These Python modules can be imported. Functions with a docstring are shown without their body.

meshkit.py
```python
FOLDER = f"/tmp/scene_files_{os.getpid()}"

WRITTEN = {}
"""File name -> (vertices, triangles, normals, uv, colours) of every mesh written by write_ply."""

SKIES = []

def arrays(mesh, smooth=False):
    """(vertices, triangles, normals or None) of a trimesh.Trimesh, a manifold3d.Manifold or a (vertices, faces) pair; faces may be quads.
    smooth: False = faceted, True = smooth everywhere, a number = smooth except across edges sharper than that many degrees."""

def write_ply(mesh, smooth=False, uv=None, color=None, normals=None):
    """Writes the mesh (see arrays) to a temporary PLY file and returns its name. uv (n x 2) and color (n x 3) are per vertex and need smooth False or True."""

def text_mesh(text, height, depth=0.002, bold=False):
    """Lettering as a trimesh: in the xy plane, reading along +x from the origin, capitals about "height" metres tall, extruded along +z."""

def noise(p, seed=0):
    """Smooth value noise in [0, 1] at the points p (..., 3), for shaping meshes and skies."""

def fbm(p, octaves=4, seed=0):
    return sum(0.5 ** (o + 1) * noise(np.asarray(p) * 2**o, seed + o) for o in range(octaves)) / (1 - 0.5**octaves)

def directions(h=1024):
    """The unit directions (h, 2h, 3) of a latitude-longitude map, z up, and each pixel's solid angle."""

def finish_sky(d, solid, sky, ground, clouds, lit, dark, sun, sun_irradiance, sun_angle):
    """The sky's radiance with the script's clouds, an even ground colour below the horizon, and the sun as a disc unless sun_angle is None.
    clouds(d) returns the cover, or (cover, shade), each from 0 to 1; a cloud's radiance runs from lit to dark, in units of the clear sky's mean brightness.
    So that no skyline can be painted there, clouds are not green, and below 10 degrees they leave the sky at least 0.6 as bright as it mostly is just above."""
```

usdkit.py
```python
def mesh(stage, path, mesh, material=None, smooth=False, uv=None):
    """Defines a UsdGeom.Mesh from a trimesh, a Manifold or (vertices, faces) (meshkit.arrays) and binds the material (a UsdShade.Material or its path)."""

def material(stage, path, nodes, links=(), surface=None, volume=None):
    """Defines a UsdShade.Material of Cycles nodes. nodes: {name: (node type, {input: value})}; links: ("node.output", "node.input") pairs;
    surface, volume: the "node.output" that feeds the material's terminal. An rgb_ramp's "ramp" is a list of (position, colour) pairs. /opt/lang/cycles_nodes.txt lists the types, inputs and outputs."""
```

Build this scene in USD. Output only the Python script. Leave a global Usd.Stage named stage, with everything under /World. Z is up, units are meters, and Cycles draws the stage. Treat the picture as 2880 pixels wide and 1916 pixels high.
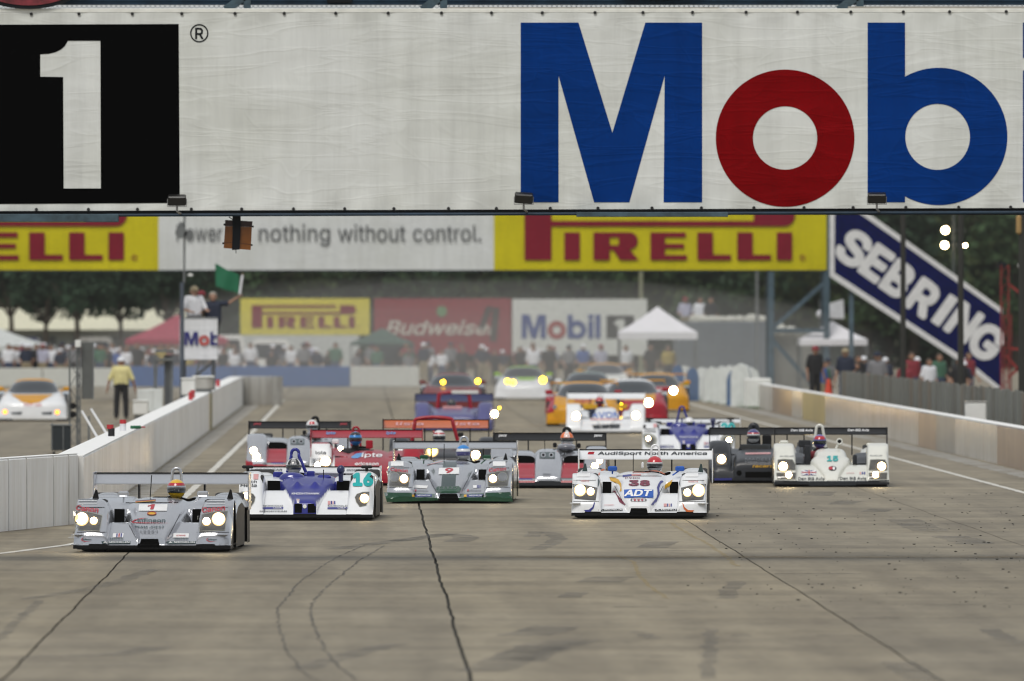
import math, random
import numpy as np
import trimesh, manifold3d, usdkit, meshkit
from manifold3d import Manifold
from shapely.geometry import Polygon, Point, box as sbox
from shapely import affinity, union_all
from scipy.interpolate import PchipInterpolator
from pxr import Usd, UsdGeom, UsdLux, UsdShade, Gf, Sdf

stage = Usd.Stage.CreateInMemory()
UsdGeom.SetStageUpAxis(stage, 'Z')
UsdGeom.Xform.Define(stage, '/World'); UsdGeom.Scope.Define(stage, '/World/Looks')
RNG = random.Random(7); NR = np.random.default_rng(11)

# ---------------------------------------------------------------- camera (400 mm telephoto, level, shifted frame)
EYE = 2.93
cam = UsdGeom.Camera.Define(stage, '/World/camera')
cam.AddTranslateOp().Set(Gf.Vec3d(0, 0, EYE)); cam.AddRotateXOp().Set(90)
cam.CreateHorizontalApertureAttr(36.0); cam.CreateVerticalApertureAttr(36.0 * 681 / 1024)
cam.CreateFocalLengthAttr(400.0)
cam.CreateHorizontalApertureOffsetAttr(5.25); cam.CreateVerticalApertureOffsetAttr(-0.84)
cam.CreateFStopAttr(3.8); cam.CreateFocusDistanceAttr(156.0)
cam.CreateClippingRangeAttr(Gf.Vec2f(1.0, 5000.0))
cam.CreateExposureAttr(0.42)
# ---------------------------------------------------------------- sky: bright overcast
SUN_EL, SUN_ROT = math.radians(55), math.radians(200)
dome = UsdLux.DomeLight.Define(stage, '/World/sky_light')
skym = usdkit.material(stage, '/World/Looks/sky', {
    'sky': ('sky_texture', {'sky_type': 'single_scattering', 'sun_disc': False, 'sun_elevation': SUN_EL, 'sun_rotation': SUN_ROT}),
    'tc': ('texture_coordinate', {}), 'n': ('noise_texture', {'scale': 2.2, 'detail': 5.0}),
    'r': ('rgb_ramp', {'ramp': [(0.3, (3.3, 3.45, 3.6)), (0.7, (4.6, 4.7, 4.75))]}),
    'm': ('mix', {'fac': 0.88}), 'bg': ('background_shader', {'strength': 0.1})},
    [('tc.generated', 'n.vector'), ('n.fac', 'r.fac'), ('sky.color', 'm.color1'), ('r.color', 'm.color2'), ('m.color', 'bg.color')], surface='bg.background')
UsdShade.MaterialBindingAPI.Apply(dome.GetPrim()).Bind(skym)
sun = UsdLux.DistantLight.Define(stage, '/World/sun')
sun.CreateIntensityAttr(0.4); sun.CreateAngleAttr(25.0); sun.CreateColorAttr(Gf.Vec3f(1, .96, .9))
sun.GetPrim().CreateAttribute('inputs:normalize', Sdf.ValueTypeNames.Bool).Set(True)
sd = np.array([math.sin(SUN_ROT) * math.cos(SUN_EL), math.cos(SUN_ROT) * math.cos(SUN_EL), math.sin(SUN_EL)])
_z = Gf.Vec3d(*map(float, sd)); _x = Gf.Cross(Gf.Vec3d(0, 0, 1), _z).GetNormalized(); _y = Gf.Cross(_z, _x)
sun.AddTransformOp().Set(Gf.Matrix4d(_x[0], _x[1], _x[2], 0, _y[0], _y[1], _y[2], 0, _z[0], _z[1], _z[2], 0, 0, 0, 0, 1))

# ---------------------------------------------------------------- helpers
F = 32000.0
def W(px, py, d):
    """a measured sight line (in the photograph's pixels) at depth d, as a point of the place"""
    return np.array([(px - 1020.0) / F * d, d, EYE - (py - 891.0) / F * d])
_used = {}
def numbered(parent, name):
    k = (str(parent), name); n = _used.get(k, 0); _used[k] = n + 1
    return f'{parent}/{name}' if n == 0 else f'{parent}/{name}_{n:03d}'
def tag(prim, label=None, cat=None, group=None, kind=None):
    for k, v in (('label', label), ('category', cat), ('group', group), ('kind', kind)):
        if v: prim.SetCustomDataByKey(k, v)
    return prim
def thing(name, label, cat, loc=(0, 0, 0), rotz=0.0, group=None, kind=None):
    x = UsdGeom.Xform.Define(stage, numbered('/World', name))
    x.AddTranslateOp().Set(Gf.Vec3d(*map(float, loc)))
    if rotz: x.AddRotateZOp().Set(float(rotz))
    return tag(x.GetPrim(), label, cat, group, kind)
def obj(name, mesh, mat, parent=None, smooth=False, label=None, cat=None, group=None, kind=None):
    p = numbered(parent.GetPath() if parent is not None else '/World', name)
    return tag(usdkit.mesh(stage, p, mesh, mat, smooth).GetPrim(), label, cat, group, kind)
def copy(src, loc, rotz=0.0, label=None, group=None, scale=None):
    x = UsdGeom.Xform.Define(stage, numbered('/World', src.GetName().rstrip('0123456789').rstrip('_')))
    x.AddTranslateOp().Set(Gf.Vec3d(*map(float, loc))); x.AddRotateZOp().Set(float(rotz))
    if scale: x.AddScaleOp().Set(Gf.Vec3f(*map(float, scale)))
    p = x.GetPrim(); p.GetReferences().AddInternalReference(src.GetPath()); p.SetInstanceable(True)
    was = src.GetCustomData()
    return tag(p, label or was.get('label'), was.get('category'), group or was.get('group'))

_mats = {}
def mat(name, color, rough=0.5, metal=0.0, coat=0.0, var=0.12, scale=4.0, bump=0.0, bscale=30.0, spec=0.5):
    if name in _mats: return _mats[name]
    c = np.array(color, float)
    nodes = {'g': ('geometry', {}), 'n': ('noise_texture', {'scale': scale, 'detail': 6.0, 'roughness': 0.6}),
             'r': ('rgb_ramp', {'ramp': [(0.3, tuple(c * (1 - var))), (0.7, tuple(np.minimum(c * (1 + var * .5), 1)))]}),
             'p': ('principled_bsdf', {'roughness': rough, 'metallic': metal, 'coat_weight': coat, 'specular_ior_level': spec})}
    links = [('g.position', 'n.vector'), ('n.fac', 'r.fac'), ('r.color', 'p.base_color')]
    if bump:
        nodes['n2'] = ('noise_texture', {'scale': bscale, 'detail': 4.0}); nodes['b'] = ('bump', {'strength': bump, 'distance': 0.02})
        links += [('g.position', 'n2.vector'), ('n2.fac', 'b.height'), ('b.normal', 'p.normal')]
    _mats[name] = usdkit.material(stage, '/World/Looks/' + name, nodes, links, surface='p.BSDF')
    return _mats[name]
def glow(name, color, strength):
    if name not in _mats:
        _mats[name] = usdkit.material(stage, '/World/Looks/' + name, {'e': ('emission', {'color': color, 'strength': strength})}, [], surface='e.emission')
    return _mats[name]

def box(cx, cy, cz, sx, sy, sz, bevel=0.0):
    if bevel:
        s = [max(v - 2 * bevel, 1e-4) for v in (sx, sy, sz)]
        pts = []
        for k in range(3):
            e = [v / 2 for v in s]; e[k] += bevel
            pts += [(a * e[0], b * e[1], c * e[2]) for a in (-1, 1) for b in (-1, 1) for c in (-1, 1)]
        m = trimesh.convex.convex_hull(np.array(pts))
    else:
        m = trimesh.creation.box([sx, sy, sz])
    m.apply_translation([cx, cy, cz]); return m
def cat(*ms): return trimesh.util.concatenate([m for m in ms])
def tube(pts, r, sides=8, close=False):
    p = np.asarray(pts, float); n = len(p)
    t = np.gradient(p, axis=0); t /= np.linalg.norm(t, axis=1, keepdims=True) + 1e-12
    ref = np.array([0, 0, 1.0]) if abs(t[:, 2]).mean() < .8 else np.array([0, 1.0, 0])
    a = np.cross(t, ref); a /= np.linalg.norm(a, axis=1, keepdims=True) + 1e-12
    b = np.cross(t, a); ang = np.arange(sides) * 2 * np.pi / sides
    rr = np.broadcast_to(r, (n,))[:, None, None]
    v = (p[:, None] + rr * (np.cos(ang)[None, :, None] * a[:, None] + np.sin(ang)[None, :, None] * b[:, None])).reshape(-1, 3)
    f = []
    for i in range(n - 1):
        for j in range(sides):
            k = (j + 1) % sides
            f += [(i * sides + j, i * sides + k, (i + 1) * sides + k), (i * sides + j, (i + 1) * sides + k, (i + 1) * sides + j)]
    v = np.vstack([v, p[0], p[-1]])
    for j in range(sides):
        k = (j + 1) % sides
        f += [(n * sides, k, j), (n * sides + 1, (n - 1) * sides + j, (n - 1) * sides + k)]
    m = trimesh.Trimesh(v, f, process=False)
    if m.volume < 0: m.invert()
    return m
def cyl(r, h, axis='z', at=(0, 0, 0), seg=20):
    m = trimesh.creation.cylinder(r, h, sections=seg)
    if axis == 'x': m.apply_transform(trimesh.transformations.rotation_matrix(np.pi / 2, [0, 1, 0]))
    if axis == 'y': m.apply_transform(trimesh.transformations.rotation_matrix(np.pi / 2, [1, 0, 0]))
    m.apply_translation(at); return m
def prism_xz(poly, y0, y1):
    """polygon given in (x, z), extruded from depth y0 to y1"""
    m = cat(*[trimesh.creation.extrude_polygon(g, abs(y1 - y0), engine='earcut') for g in getattr(poly, 'geoms', [poly])])
    v = m.vertices.copy(); m.vertices = np.stack([v[:, 0], max(y0, y1) - v[:, 2], v[:, 1]], 1); return m
def tri(poly):
    polys = [g for g in getattr(poly, 'geoms', [poly]) if g.area > 1e-9]
    vs, fs, n = [], [], 0
    for g in polys:
        v, f = trimesh.creation.triangulate_polygon(g, engine='earcut')
        a = v[f[:, 1]] - v[f[:, 0]]; b = v[f[:, 2]] - v[f[:, 0]]
        flip = a[:, 0] * b[:, 1] - a[:, 1] * b[:, 0] < 0
        f[flip] = f[flip][:, ::-1]
        vs.append(v); fs.append(f + n); n += len(v)
    return np.vstack(vs), np.vstack(fs)
_txt = {}
def text2(s, h, bold=True, stretch=1.0, shear=0.0, fat=0.0):
    """lettering as flat triangles (x, z), centred on the origin"""
    if (s, bold) not in _txt:
        m = meshkit.text_mesh(s, 1.0, 0.1, bold=bold)
        keep = m.face_normals[:, 2] > 0.5
        f = m.faces[keep]; u, inv = np.unique(f, return_inverse=True)
        _txt[(s, bold)] = (np.array(m.vertices)[u][:, :2], inv.reshape(f.shape))
    v, f = _txt[(s, bold)]
    if fat:
        if (s, bold, fat) not in _txt: _txt[(s, bold, fat)] = tri(union_all([Polygon(v[t]).buffer(1e-4) for t in f]).buffer(fat).simplify(.008))
        v, f = _txt[(s, bold, fat)]
    v = v * h * np.array([stretch, 1.0]); v = v - (v.min(0) + v.max(0)) / 2
    v[:, 0] += shear * v[:, 1]
    return v, f.copy()
def fine(v, f, size):
    v3 = np.column_stack([v, np.zeros(len(v))])
    v3, f = trimesh.remesh.subdivide_to_size(v3, f, size, max_iter=12)
    return v3[:, :2], f
def place2(vf, at, d, off=0.0):
    v, f = vf
    return trimesh.Trimesh(np.column_stack([v[:, 0] + at[0], np.full(len(v), d - off), v[:, 1] + at[1]]), f, process=False)
def sstep(a, b, t):
    t = np.clip((t - a) / (b - a), 0, 1); return t * t * (3 - 2 * t)
# ================================================================ SETTING
def concrete(name, c0, c1, streak=True):
    nodes = {'g': ('geometry', {}),
        'n1': ('noise_texture', {'scale': 0.22, 'detail': 8.0, 'roughness': 0.65}),
        'mp': ('mapping', {'scale': (1.3, 0.035, 1.0)}), 'n2': ('noise_texture', {'scale': 1.0, 'detail': 5.0}),
        'mp3': ('mapping', {'scale': (0.06, 0.5, 1.0)}), 'n3': ('noise_texture', {'scale': 1.0, 'detail': 4.0, 'roughness': 0.6}),
        'n4': ('noise_texture', {'scale': 9.0, 'detail': 5.0, 'roughness': 0.7}),
        'v': ('voronoi_texture', {'scale': 1.4, 'randomness': 1.0}), 'vr': ('rgb_ramp', {'ramp': [(0.0, (.45, .45, .45)), (0.045, (.55, .55, .55)), (0.06, (1, 1, 1))]}),
        'rA': ('rgb_ramp', {'ramp': [(0.32, c0), (0.66, c1)]}),
        'rB': ('rgb_ramp', {'ramp': [(0.3, (.74, .73, .72)), (0.62, (1.05, 1.05, 1.05))]}),
        'rC': ('rgb_ramp', {'ramp': [(0.3, (.74, .73, .71)), (0.5, (.95, .94, .92)), (0.68, (1.1, 1.09, 1.06))]}), 'mp6': ('mapping', {'scale': (2.2, .42, 1.0), 'rotation': (0, 0, .12)}), 'n6': ('noise_texture', {'scale': 1.0, 'detail': 9.0, 'roughness': .72}), 'r6': ('rgb_ramp', {'ramp': [(.32, (.70, .69, .67)), (.5, (.98, .98, .97)), (.7, (1.12, 1.11, 1.09))]}), 'm6': ('mix', {'mix_type': 'multiply', 'fac': .85}), 'oi': ('object_info', {}), 'ro': ('rgb_ramp', {'ramp': [(0, (.94, .94, .95)), (1, (1.05, 1.04, 1.02))]}), 'm5': ('mix', {'mix_type': 'multiply', 'fac': 1.0}),
        'rD': ('rgb_ramp', {'ramp': [(0.3, (.8, .8, .8)), (0.65, (1.08, 1.08, 1.08))]}),
        'm1': ('mix', {'mix_type': 'multiply', 'fac': 1.0}), 'm2': ('mix', {'mix_type': 'multiply', 'fac': 1.0}), 'm3': ('mix', {'mix_type': 'multiply', 'fac': 1.0}), 'm4': ('mix', {'mix_type': 'multiply', 'fac': .6}),
        'b': ('bump', {'strength': 0.35, 'distance': 0.01}),
        'p': ('principled_bsdf', {'roughness': 0.62, 'specular_ior_level': 0.35})}
    links = [('g.position', 'n1.vector'), ('g.position', 'mp.vector'), ('mp.vector', 'n2.vector'), ('g.position', 'mp3.vector'), ('mp3.vector', 'n3.vector'), ('g.position', 'n4.vector'),
        ('g.position', 'v.vector'), ('v.distance', 'vr.fac'),
        ('n1.fac', 'rA.fac'), ('n2.fac', 'rB.fac'), ('n3.fac', 'rC.fac'), ('n4.fac', 'rD.fac'),
        ('rA.color', 'm1.color1'), ('rB.color', 'm1.color2'), ('m1.color', 'm2.color1'), ('rC.color', 'm2.color2'), ('m2.color', 'm3.color1'), ('rD.color', 'm3.color2'),
        ('m3.color', 'm4.color1'), ('vr.color', 'm4.color2'),
        ('m4.color', 'm5.color1'), ('oi.random', 'ro.fac'), ('ro.color', 'm5.color2'), ('g.position', 'mp6.vector'), ('mp6.vector', 'n6.vector'), ('n6.fac', 'r6.fac'), ('m5.color', 'm6.color1'), ('r6.color', 'm6.color2'), ('m6.color', 'p.base_color'), ('n4.fac', 'b.height'), ('b.normal', 'p.normal')]
    return usdkit.material(stage, '/World/Looks/' + name, nodes, links, surface='p.BSDF')
M_TRACK = concrete('track_concrete', (.225, .193, .134), (.297, .259, .188))
M_GROUND = mat('dry_ground', (.2, .18, .11), .9, var=.3, scale=.1)
M_JOINT = mat('joint_tar', (.05, .048, .04), .9)
M_GRASS = mat('grass', (.07, .11, .03), .9, var=.4, scale=2.0)
M_LINE = mat('worn_white_paint', (.62, .6, .54), .6, var=.25, scale=2.0)
M_WHITE = mat('white_paint', (.74, .74, .71), .45, var=.12, scale=1.5)

def sheet(xs_l, xs_r, ys, z):
    v = np.vstack([np.column_stack([xs_l, ys, np.full(len(ys), z)]), np.column_stack([xs_r, ys, np.full(len(ys), z)])])
    n = len(ys); f = []
    for i in range(n - 1): f += [(i, n + i, n + i + 1), (i, n + i + 1, i + 1)]
    return trimesh.Trimesh(v, f, process=False)
obj('ground', trimesh.Trimesh([(-1500, -60, -.09), (1500, -60, -.09), (1500, 3000, -.09), (-1500, 3000, -.09)], [(0, 1, 2), (0, 2, 3)], process=False), M_GROUND, kind='structure')
trk = thing('track', None, None, kind='structure')
obj('base', sheet(np.full(2, -40.), np.full(2, 40.), np.array([20., 640.]), -.04), M_JOINT, trk)
edges = [-39.5, -16, -9.5, -6.68, -2.9, .87, 4.65, 8.45, 12.25, 16, 39.5]
ysl = np.concatenate([np.arange(40, 200, .35), np.arange(200, 640, 3.0)])
wob = [(.030 * (meshkit.fbm(np.column_stack([ysl * .32, np.full(len(ysl), k * 9.1), np.zeros(len(ysl))]), 4, seed=k) - .5) * 2) for k in range(len(edges))]
for k in range(len(edges) - 1):
    g = [.0, .0, .0, .012, .010, .016, .008, .005, .006, .0, .0]
    obj('slab', sheet(edges[k] + wob[k] + g[k], edges[k + 1] + wob[k + 1] - g[k + 1], ysl, 0.0), M_TRACK, trk)

# painted lines
def ribbon(path, w, z, name, m, seed=0, wob=.02, step=.5, **kw):
    p = np.array(path, float); L = np.r_[0, np.cumsum(np.linalg.norm(np.diff(p, axis=0), axis=1))]
    s = np.arange(0, L[-1], step); s = np.r_[s, L[-1]]
    q = np.column_stack([np.interp(s, L, p[:, 0]), np.interp(s, L, p[:, 1])])
    t = np.gradient(q, axis=0); t /= np.linalg.norm(t, axis=1, keepdims=True) + 1e-9
    nn = np.column_stack([t[:, 1], -t[:, 0]])
    ww = np.interp(s, L, np.broadcast_to(w, (len(p),)))[:, None]
    j = wob * (meshkit.fbm(np.column_stack([s * 2.0, np.full(len(s), seed * 3.3), np.zeros(len(s))]), 3, seed=seed)[:, None] - .5) * 2
    a = q - nn * (ww / 2) + nn * j; b = q + nn * (ww / 2) + nn * j
    v = np.vstack([np.column_stack([a, np.full(len(a), z)]), np.column_stack([b, np.full(len(b), z)])])
    n = len(a); f = []
    for i in range(n - 1): f += [(i, n + i, n + i + 1), (i, n + i + 1, i + 1)]
    m_ = trimesh.Trimesh(v, f, process=False)
    if m_.face_normals[:, 2].mean() < 0: m_.invert()
    return obj(name, m_, m, kind='structure', **kw)
ribbon([(-6.2, 131), (-5.3, 136), (-4.48, 140.6), (-3.77, 146), (-3.2, 155), (-2.93, 170), (-2.88, 191), (-2.8, 283), (-2.8, 400)], .13, .004, 'painted_line', M_LINE, 1)
ribbon([(11.0, 120), (11.0, 400)], .12, .004, 'painted_line', M_LINE, 2)
def rubber(name, color, dens, sc):
    nodes = {'g': ('geometry', {}), 'n': ('noise_texture', {'scale': sc, 'detail': 6.0, 'roughness': .7}),
             'r': ('rgb_ramp', {'ramp': [(0.35, (0, 0, 0)), (0.65, (dens, dens, dens))]}),
             'p': ('principled_bsdf', {'base_color': color, 'roughness': .7}), 't': ('transparent_bsdf', {}), 'm': ('mix_closure', {})}
    return usdkit.material(stage, '/World/Looks/' + name, nodes, [('g.position', 'n.vector'), ('n.fac', 'r.fac'), ('r.color', 'm.fac'), ('t.BSDF', 'm.closure1'), ('p.BSDF', 'm.closure2')], surface='m.closure')
M_SKID = rubber('tyre_rubber_mark', (.07, .066, .06), .42, 1.6)
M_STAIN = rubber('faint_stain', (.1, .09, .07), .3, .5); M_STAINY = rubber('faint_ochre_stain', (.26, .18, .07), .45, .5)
M_SKID2 = rubber('tyre_rubber_thin', (.06, .055, .05), .75, 1.7)
M_YEL = rubber('worn_yellow_paint', (.36, .26, .09), .5, 2.0)
M_WASH = rubber('pale_concrete_wash', (.5, .49, .46), .8, .8)
def G(px, py):           # ground point under a sight line
    d = F * EYE / (py - 891.0); return ((px - 1020) / F * d, d)
def mark(pts, w, m, name='tyre_mark', seed=0, wob=.03, z=.005):
    ribbon([G(*p) for p in pts], w, z, name, m, seed, wob, .25)
c3 = lambda pts: [(x * .6109, 1480 + y * .6109) for x, y in pts]
c4 = lambda pts: [(1440 + x * .6109, 1380 + y * .6109) for x, y in pts]
mark(c3([(1765, 92), (1640, 170), (1560, 235), (1480, 300), (1440, 360), (1430, 400), (1445, 470), (1500, 580), (1560, 650), (1640, 714)]), .03, M_SKID2, seed=3)
mark(c3([(1690, 85), (1580, 130), (1450, 205), (1370, 270), (1290, 365), (1275, 395), (1285, 470), (1330, 590), (1400, 680), (1460, 714)]), .025, M_SKID2, seed=4)
for i, (pts, w) in enumerate([(c3([(-20, 540), (60, 460), (180, 345)]), .1), (c3([(120, 340), (420, 290), (560, 250), (700, 200)]), .2), (c3([(0, 610), (330, 600), (560, 590), (720, 560)]), .3),
        (c3([(1390, 660), (1560, 610), (1700, 570), (1820, 545)]), .25), (c3([(2210, 670), (2357, 610), (2500, 560), (2640, 540)]), .45), (c3([(1540, 108), (1700, 85), (1900, 60), (2060, 35)]), .3),
        (c3([(1830, 70), (2000, 48), (2080, 38), (2140, 50), (2150, 60), (2090, 75)]), .35), (c4([(90, 215), (110, 190), (170, 195), (215, 215), (190, 245), (100, 275)]), .22), (c4([(640, 265), (700, 235), (740, 238)]), .4),
        (c4([(1400, 25), (1420, 10), (1440, 5)]), .5), (c4([(1510, 65), (1560, 48), (1620, 52)]), .4), (c4([(1670, 100), (1705, 85), (1720, 88)]), .4), (c4([(1780, 130), (1850, 155), (1930, 190)]), .5), (c4([(2010, 212), (2090, 230), (2140, 248)]), .5),
        (c4([(60, 670), (140, 645), (210, 628)]), .5), (c4([(400, 425), (440, 405), (490, 398)]), .5), (c4([(0, 790), (160, 710), (330, 690)]), .5), (c4([(1010, 668), (1100, 668)]), .35), (c4([(1010, 692), (1130, 694)]), .2),
        (c4([(1030, 420), (980, 500)]), .2), (c4([(920, 640), (905, 740), (900, 870)]), .12), (c4([(2200, 640), (2290, 690), (2357, 710)]), .2), (c4([(1780, 790), (1850, 850), (1900, 877)]), .3), (c4([(580, 650), (650, 685)]), .15), (c4([(250, 495), (300, 470)]), .25)]):
    mark(pts, w, M_SKID, seed=10 + i, wob=.06)
for i, (x0, x1, y) in enumerate([(320, 880, 190), (590, 850, 278), (1210, 1610, 383), (820, 1300, 483), (40, 560, 486), (470, 720, 536), (1140, 1400, 534), (1760, 2357, 526), (1560, 1780, 586), (1930, 2357, 583), (1400, 1660, 668), (640, 800, 765), (980, 1160, 768)]):
    mark(c4([(x0, y), (x1, y)]), .1 + .05 * (i % 3), M_SKID2, 'crack', 60 + i, .05)
for i, (x, y) in enumerate([(690, 600), (515, 600), (520, 640), (330, 520)]):
    mark(c3([(x, y), (x + 90, y - 2)]), .35, M_SKID, seed=80 + i, wob=.1)
mark(c4([(730, 150), (830, 210), (900, 245), (980, 300), (1035, 350)]), .06, M_YEL, 'painted_line', 90)
mark(c4([(480, 300), (560, 330), (590, 400), (650, 455), (720, 500)]), .05, M_YEL, 'painted_line', 91)
mark([(1380, 1568), (3600, 1570)], 1.3, M_STAINY, 'stain', 93, .2, .009)  # faint ochre band across the track just beyond the footbridge
# gravel crumbs
g = []
for i in range(300):
    px = 1900 + 1000 * NR.random() ** .7; py = 1385 + 330 * NR.random() ** 1.4
    x, y = G(px, py); s = .004 + .011 * NR.random() ** 2
    m = trimesh.creation.icosphere(0, 1.0); m.apply_scale([s * 1.6, s * 1.2, s * .6]); m.apply_translation([x, y, .006 + s * .4]); g.append(m)
tag(obj('gravel', cat(*g), mat('dark_crumb', (.05, .048, .04), .9)), 'dark rubber crumbs and gravel scattered over the right side of the track', 'gravel', kind='stuff')
# pale apron along the pit wall
ribbon([(-3.68, 150), (-3.62, 380)], .4, .004, 'apron', M_WASH, 5, .05)
ribbon([(12.2, 380), (12.25, 108)], .5, .004, 'apron', M_WASH, 6, .08)
ribbon([(13.2, 360), (12.7, 400), (11.6, 440), (10.5, 520)], [1.5, 2.2, 4, 5], .012, 'grass_verge', M_GRASS, 7, .3)

# ---------------------------------------------------------------- left pit wall
def wallmat(name, c, rough, dirt=.35):
    nodes = {'g': ('geometry', {}), 'mp': ('mapping', {'scale': (2.0, 2.0, .25)}), 'n': ('noise_texture', {'scale': 2.2, 'detail': 7.0, 'roughness': .65}),
             'mp2': ('mapping', {'scale': (.5, .5, .5)}), 'n2': ('noise_texture', {'scale': 1.0, 'detail': 5.0}),
             'r': ('rgb_ramp', {'ramp': [(.3, tuple(np.array(c) * (1 - dirt) * np.array([1, .97, .92]))), (.62, c)]}), 'r2': ('rgb_ramp', {'ramp': [(.3, (.8, .79, .77)), (.6, (1, 1, 1))]}),
             'm': ('mix', {'mix_type': 'multiply', 'fac': 1.0}), 'p': ('principled_bsdf', {'roughness': rough})}
    _mats[name] = usdkit.material(stage, '/World/Looks/' + name, nodes, [('g.position', 'mp.vector'), ('mp.vector', 'n.vector'), ('n.fac', 'r.fac'), ('g.position', 'mp2.vector'), ('mp2.vector', 'n2.vector'), ('n2.fac', 'r2.fac'),
        ('r.color', 'm.color1'), ('r2.color', 'm.color2'), ('m.color', 'p.base_color')], surface='p.BSDF')
    return _mats[name]
M_WALL = wallmat('pit_wall_paint', (.8, .8, .79), .40, .15)
M_WALLTOP = mat('wall_top_paint', (.85, .85, .83), .6, var=.08)
M_WALLY = wallmat('pit_wall_yellow', (.45, .36, .12), .4, .2)
M_WALLB = wallmat('wall_brown', (.27, .18, .12), .3, .45)
M_WALLG = wallmat('wall_grey', (.2, .21, .21), .3, .4)
M_WALLP = wallmat('wall_pale', (.5, .49, .46), .2, .5)
def block(p, q, h, t, side, gap=.012, z0=0.0):
    """one wall block from p to q (ground points); its visible face on that line, thickness t to the given side"""
    p, q = np.array(p, float), np.array(q, float); d = (q - p) / np.linalg.norm(q - p); n = np.array([-d[1], d[0]]) * side
    p, q = p + d * gap, q - d * gap; c = .02
    prof = [(0, z0), (0, h - c), (c, h), (t - c, h), (t, h - c), (t, z0)]
    v = np.array([[*(e + n * a), b] for e in (p, q) for a, b in prof]); k = len(prof)
    return trimesh.convex.convex_hull(v)
pw = thing('pit_wall', 'long white concrete wall along the left edge of the track', 'wall')
near = lambda px: np.array([-4.02 - (220 - px) / 220 * .95, 161 - (220 - px) / 220 * 6.2])
cuts = [220, 193, 151, 78, 30, -20, -80, -140, -200, -270]
for a, b in zip(cuts[:-1], cuts[1:]): obj('block', block(near(a), near(b), .985, .42, -1, .045), M_WALL, pw)
ys = [161.05]
while ys[-1] < 372: ys.append(ys[-1] + 6.0)
for i, (a, b) in enumerate(zip(ys[:-1], ys[1:])):
    obj('block', block((-3.95, a), (-3.95, b), .95, .42, 1), M_WALLY if 288 < a < 296 else M_WALL, pw)
obj('end_block', block((-4.3, 376), (-3.0, 374.5), .96, .5, 1), M_WALLP, pw, label='greyer block at the far end, turned towards the camera')
obj('cap', box(-4.16, 266, .958, .40, 209, .012), M_WALLTOP, pw)
obj('cap', trimesh.convex.convex_hull(np.array([[*(near(px) + np.array([-.01, .0]) + s), z] for px in (219, -270) for s in (np.array([-.0, .03]), np.array([-.08, .37])) for z in (.986, .996)])), M_WALLTOP, pw)

# ---------------------------------------------------------------- right wall and fence
rw = thing('track_wall', 'low concrete wall of white brown and grey blocks along the right edge of the track', 'wall')
seq = [M_WALLP, M_WALLB, M_WALLP, M_WALLP, M_WALLG, M_WALLP, M_WALLP, M_WALLB]
ys = list(np.arange(106, 366, 4.0))
for i, (a, b) in enumerate(zip(ys[:-1], ys[1:])):
    m = M_WALLP
    a += 2
    if 214 < a < 228 or 249 < a < 257: m = M_WALLB
    elif 243 < a < 249: m = M_WALLG
    elif 310 < a < 325: m = M_WALLY
    elif 334 < a < 349: m = M_WALLB
    a -= 2
    obj('block', block((12.6, a), (12.6, b), .78, .32, -1, .01), m, rw)
obj('cap', box(12.76, 236, .788, .30, 256, .012), M_WALLTOP, rw)
obj('end_block', box(12.75, 367.2, .47, .85, .8, .94, .04), M_WHITE, rw, label='taller white block at the far end')
fc = thing('panel_fence', 'weathered grey panel fence behind the right wall', 'fence')
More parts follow.
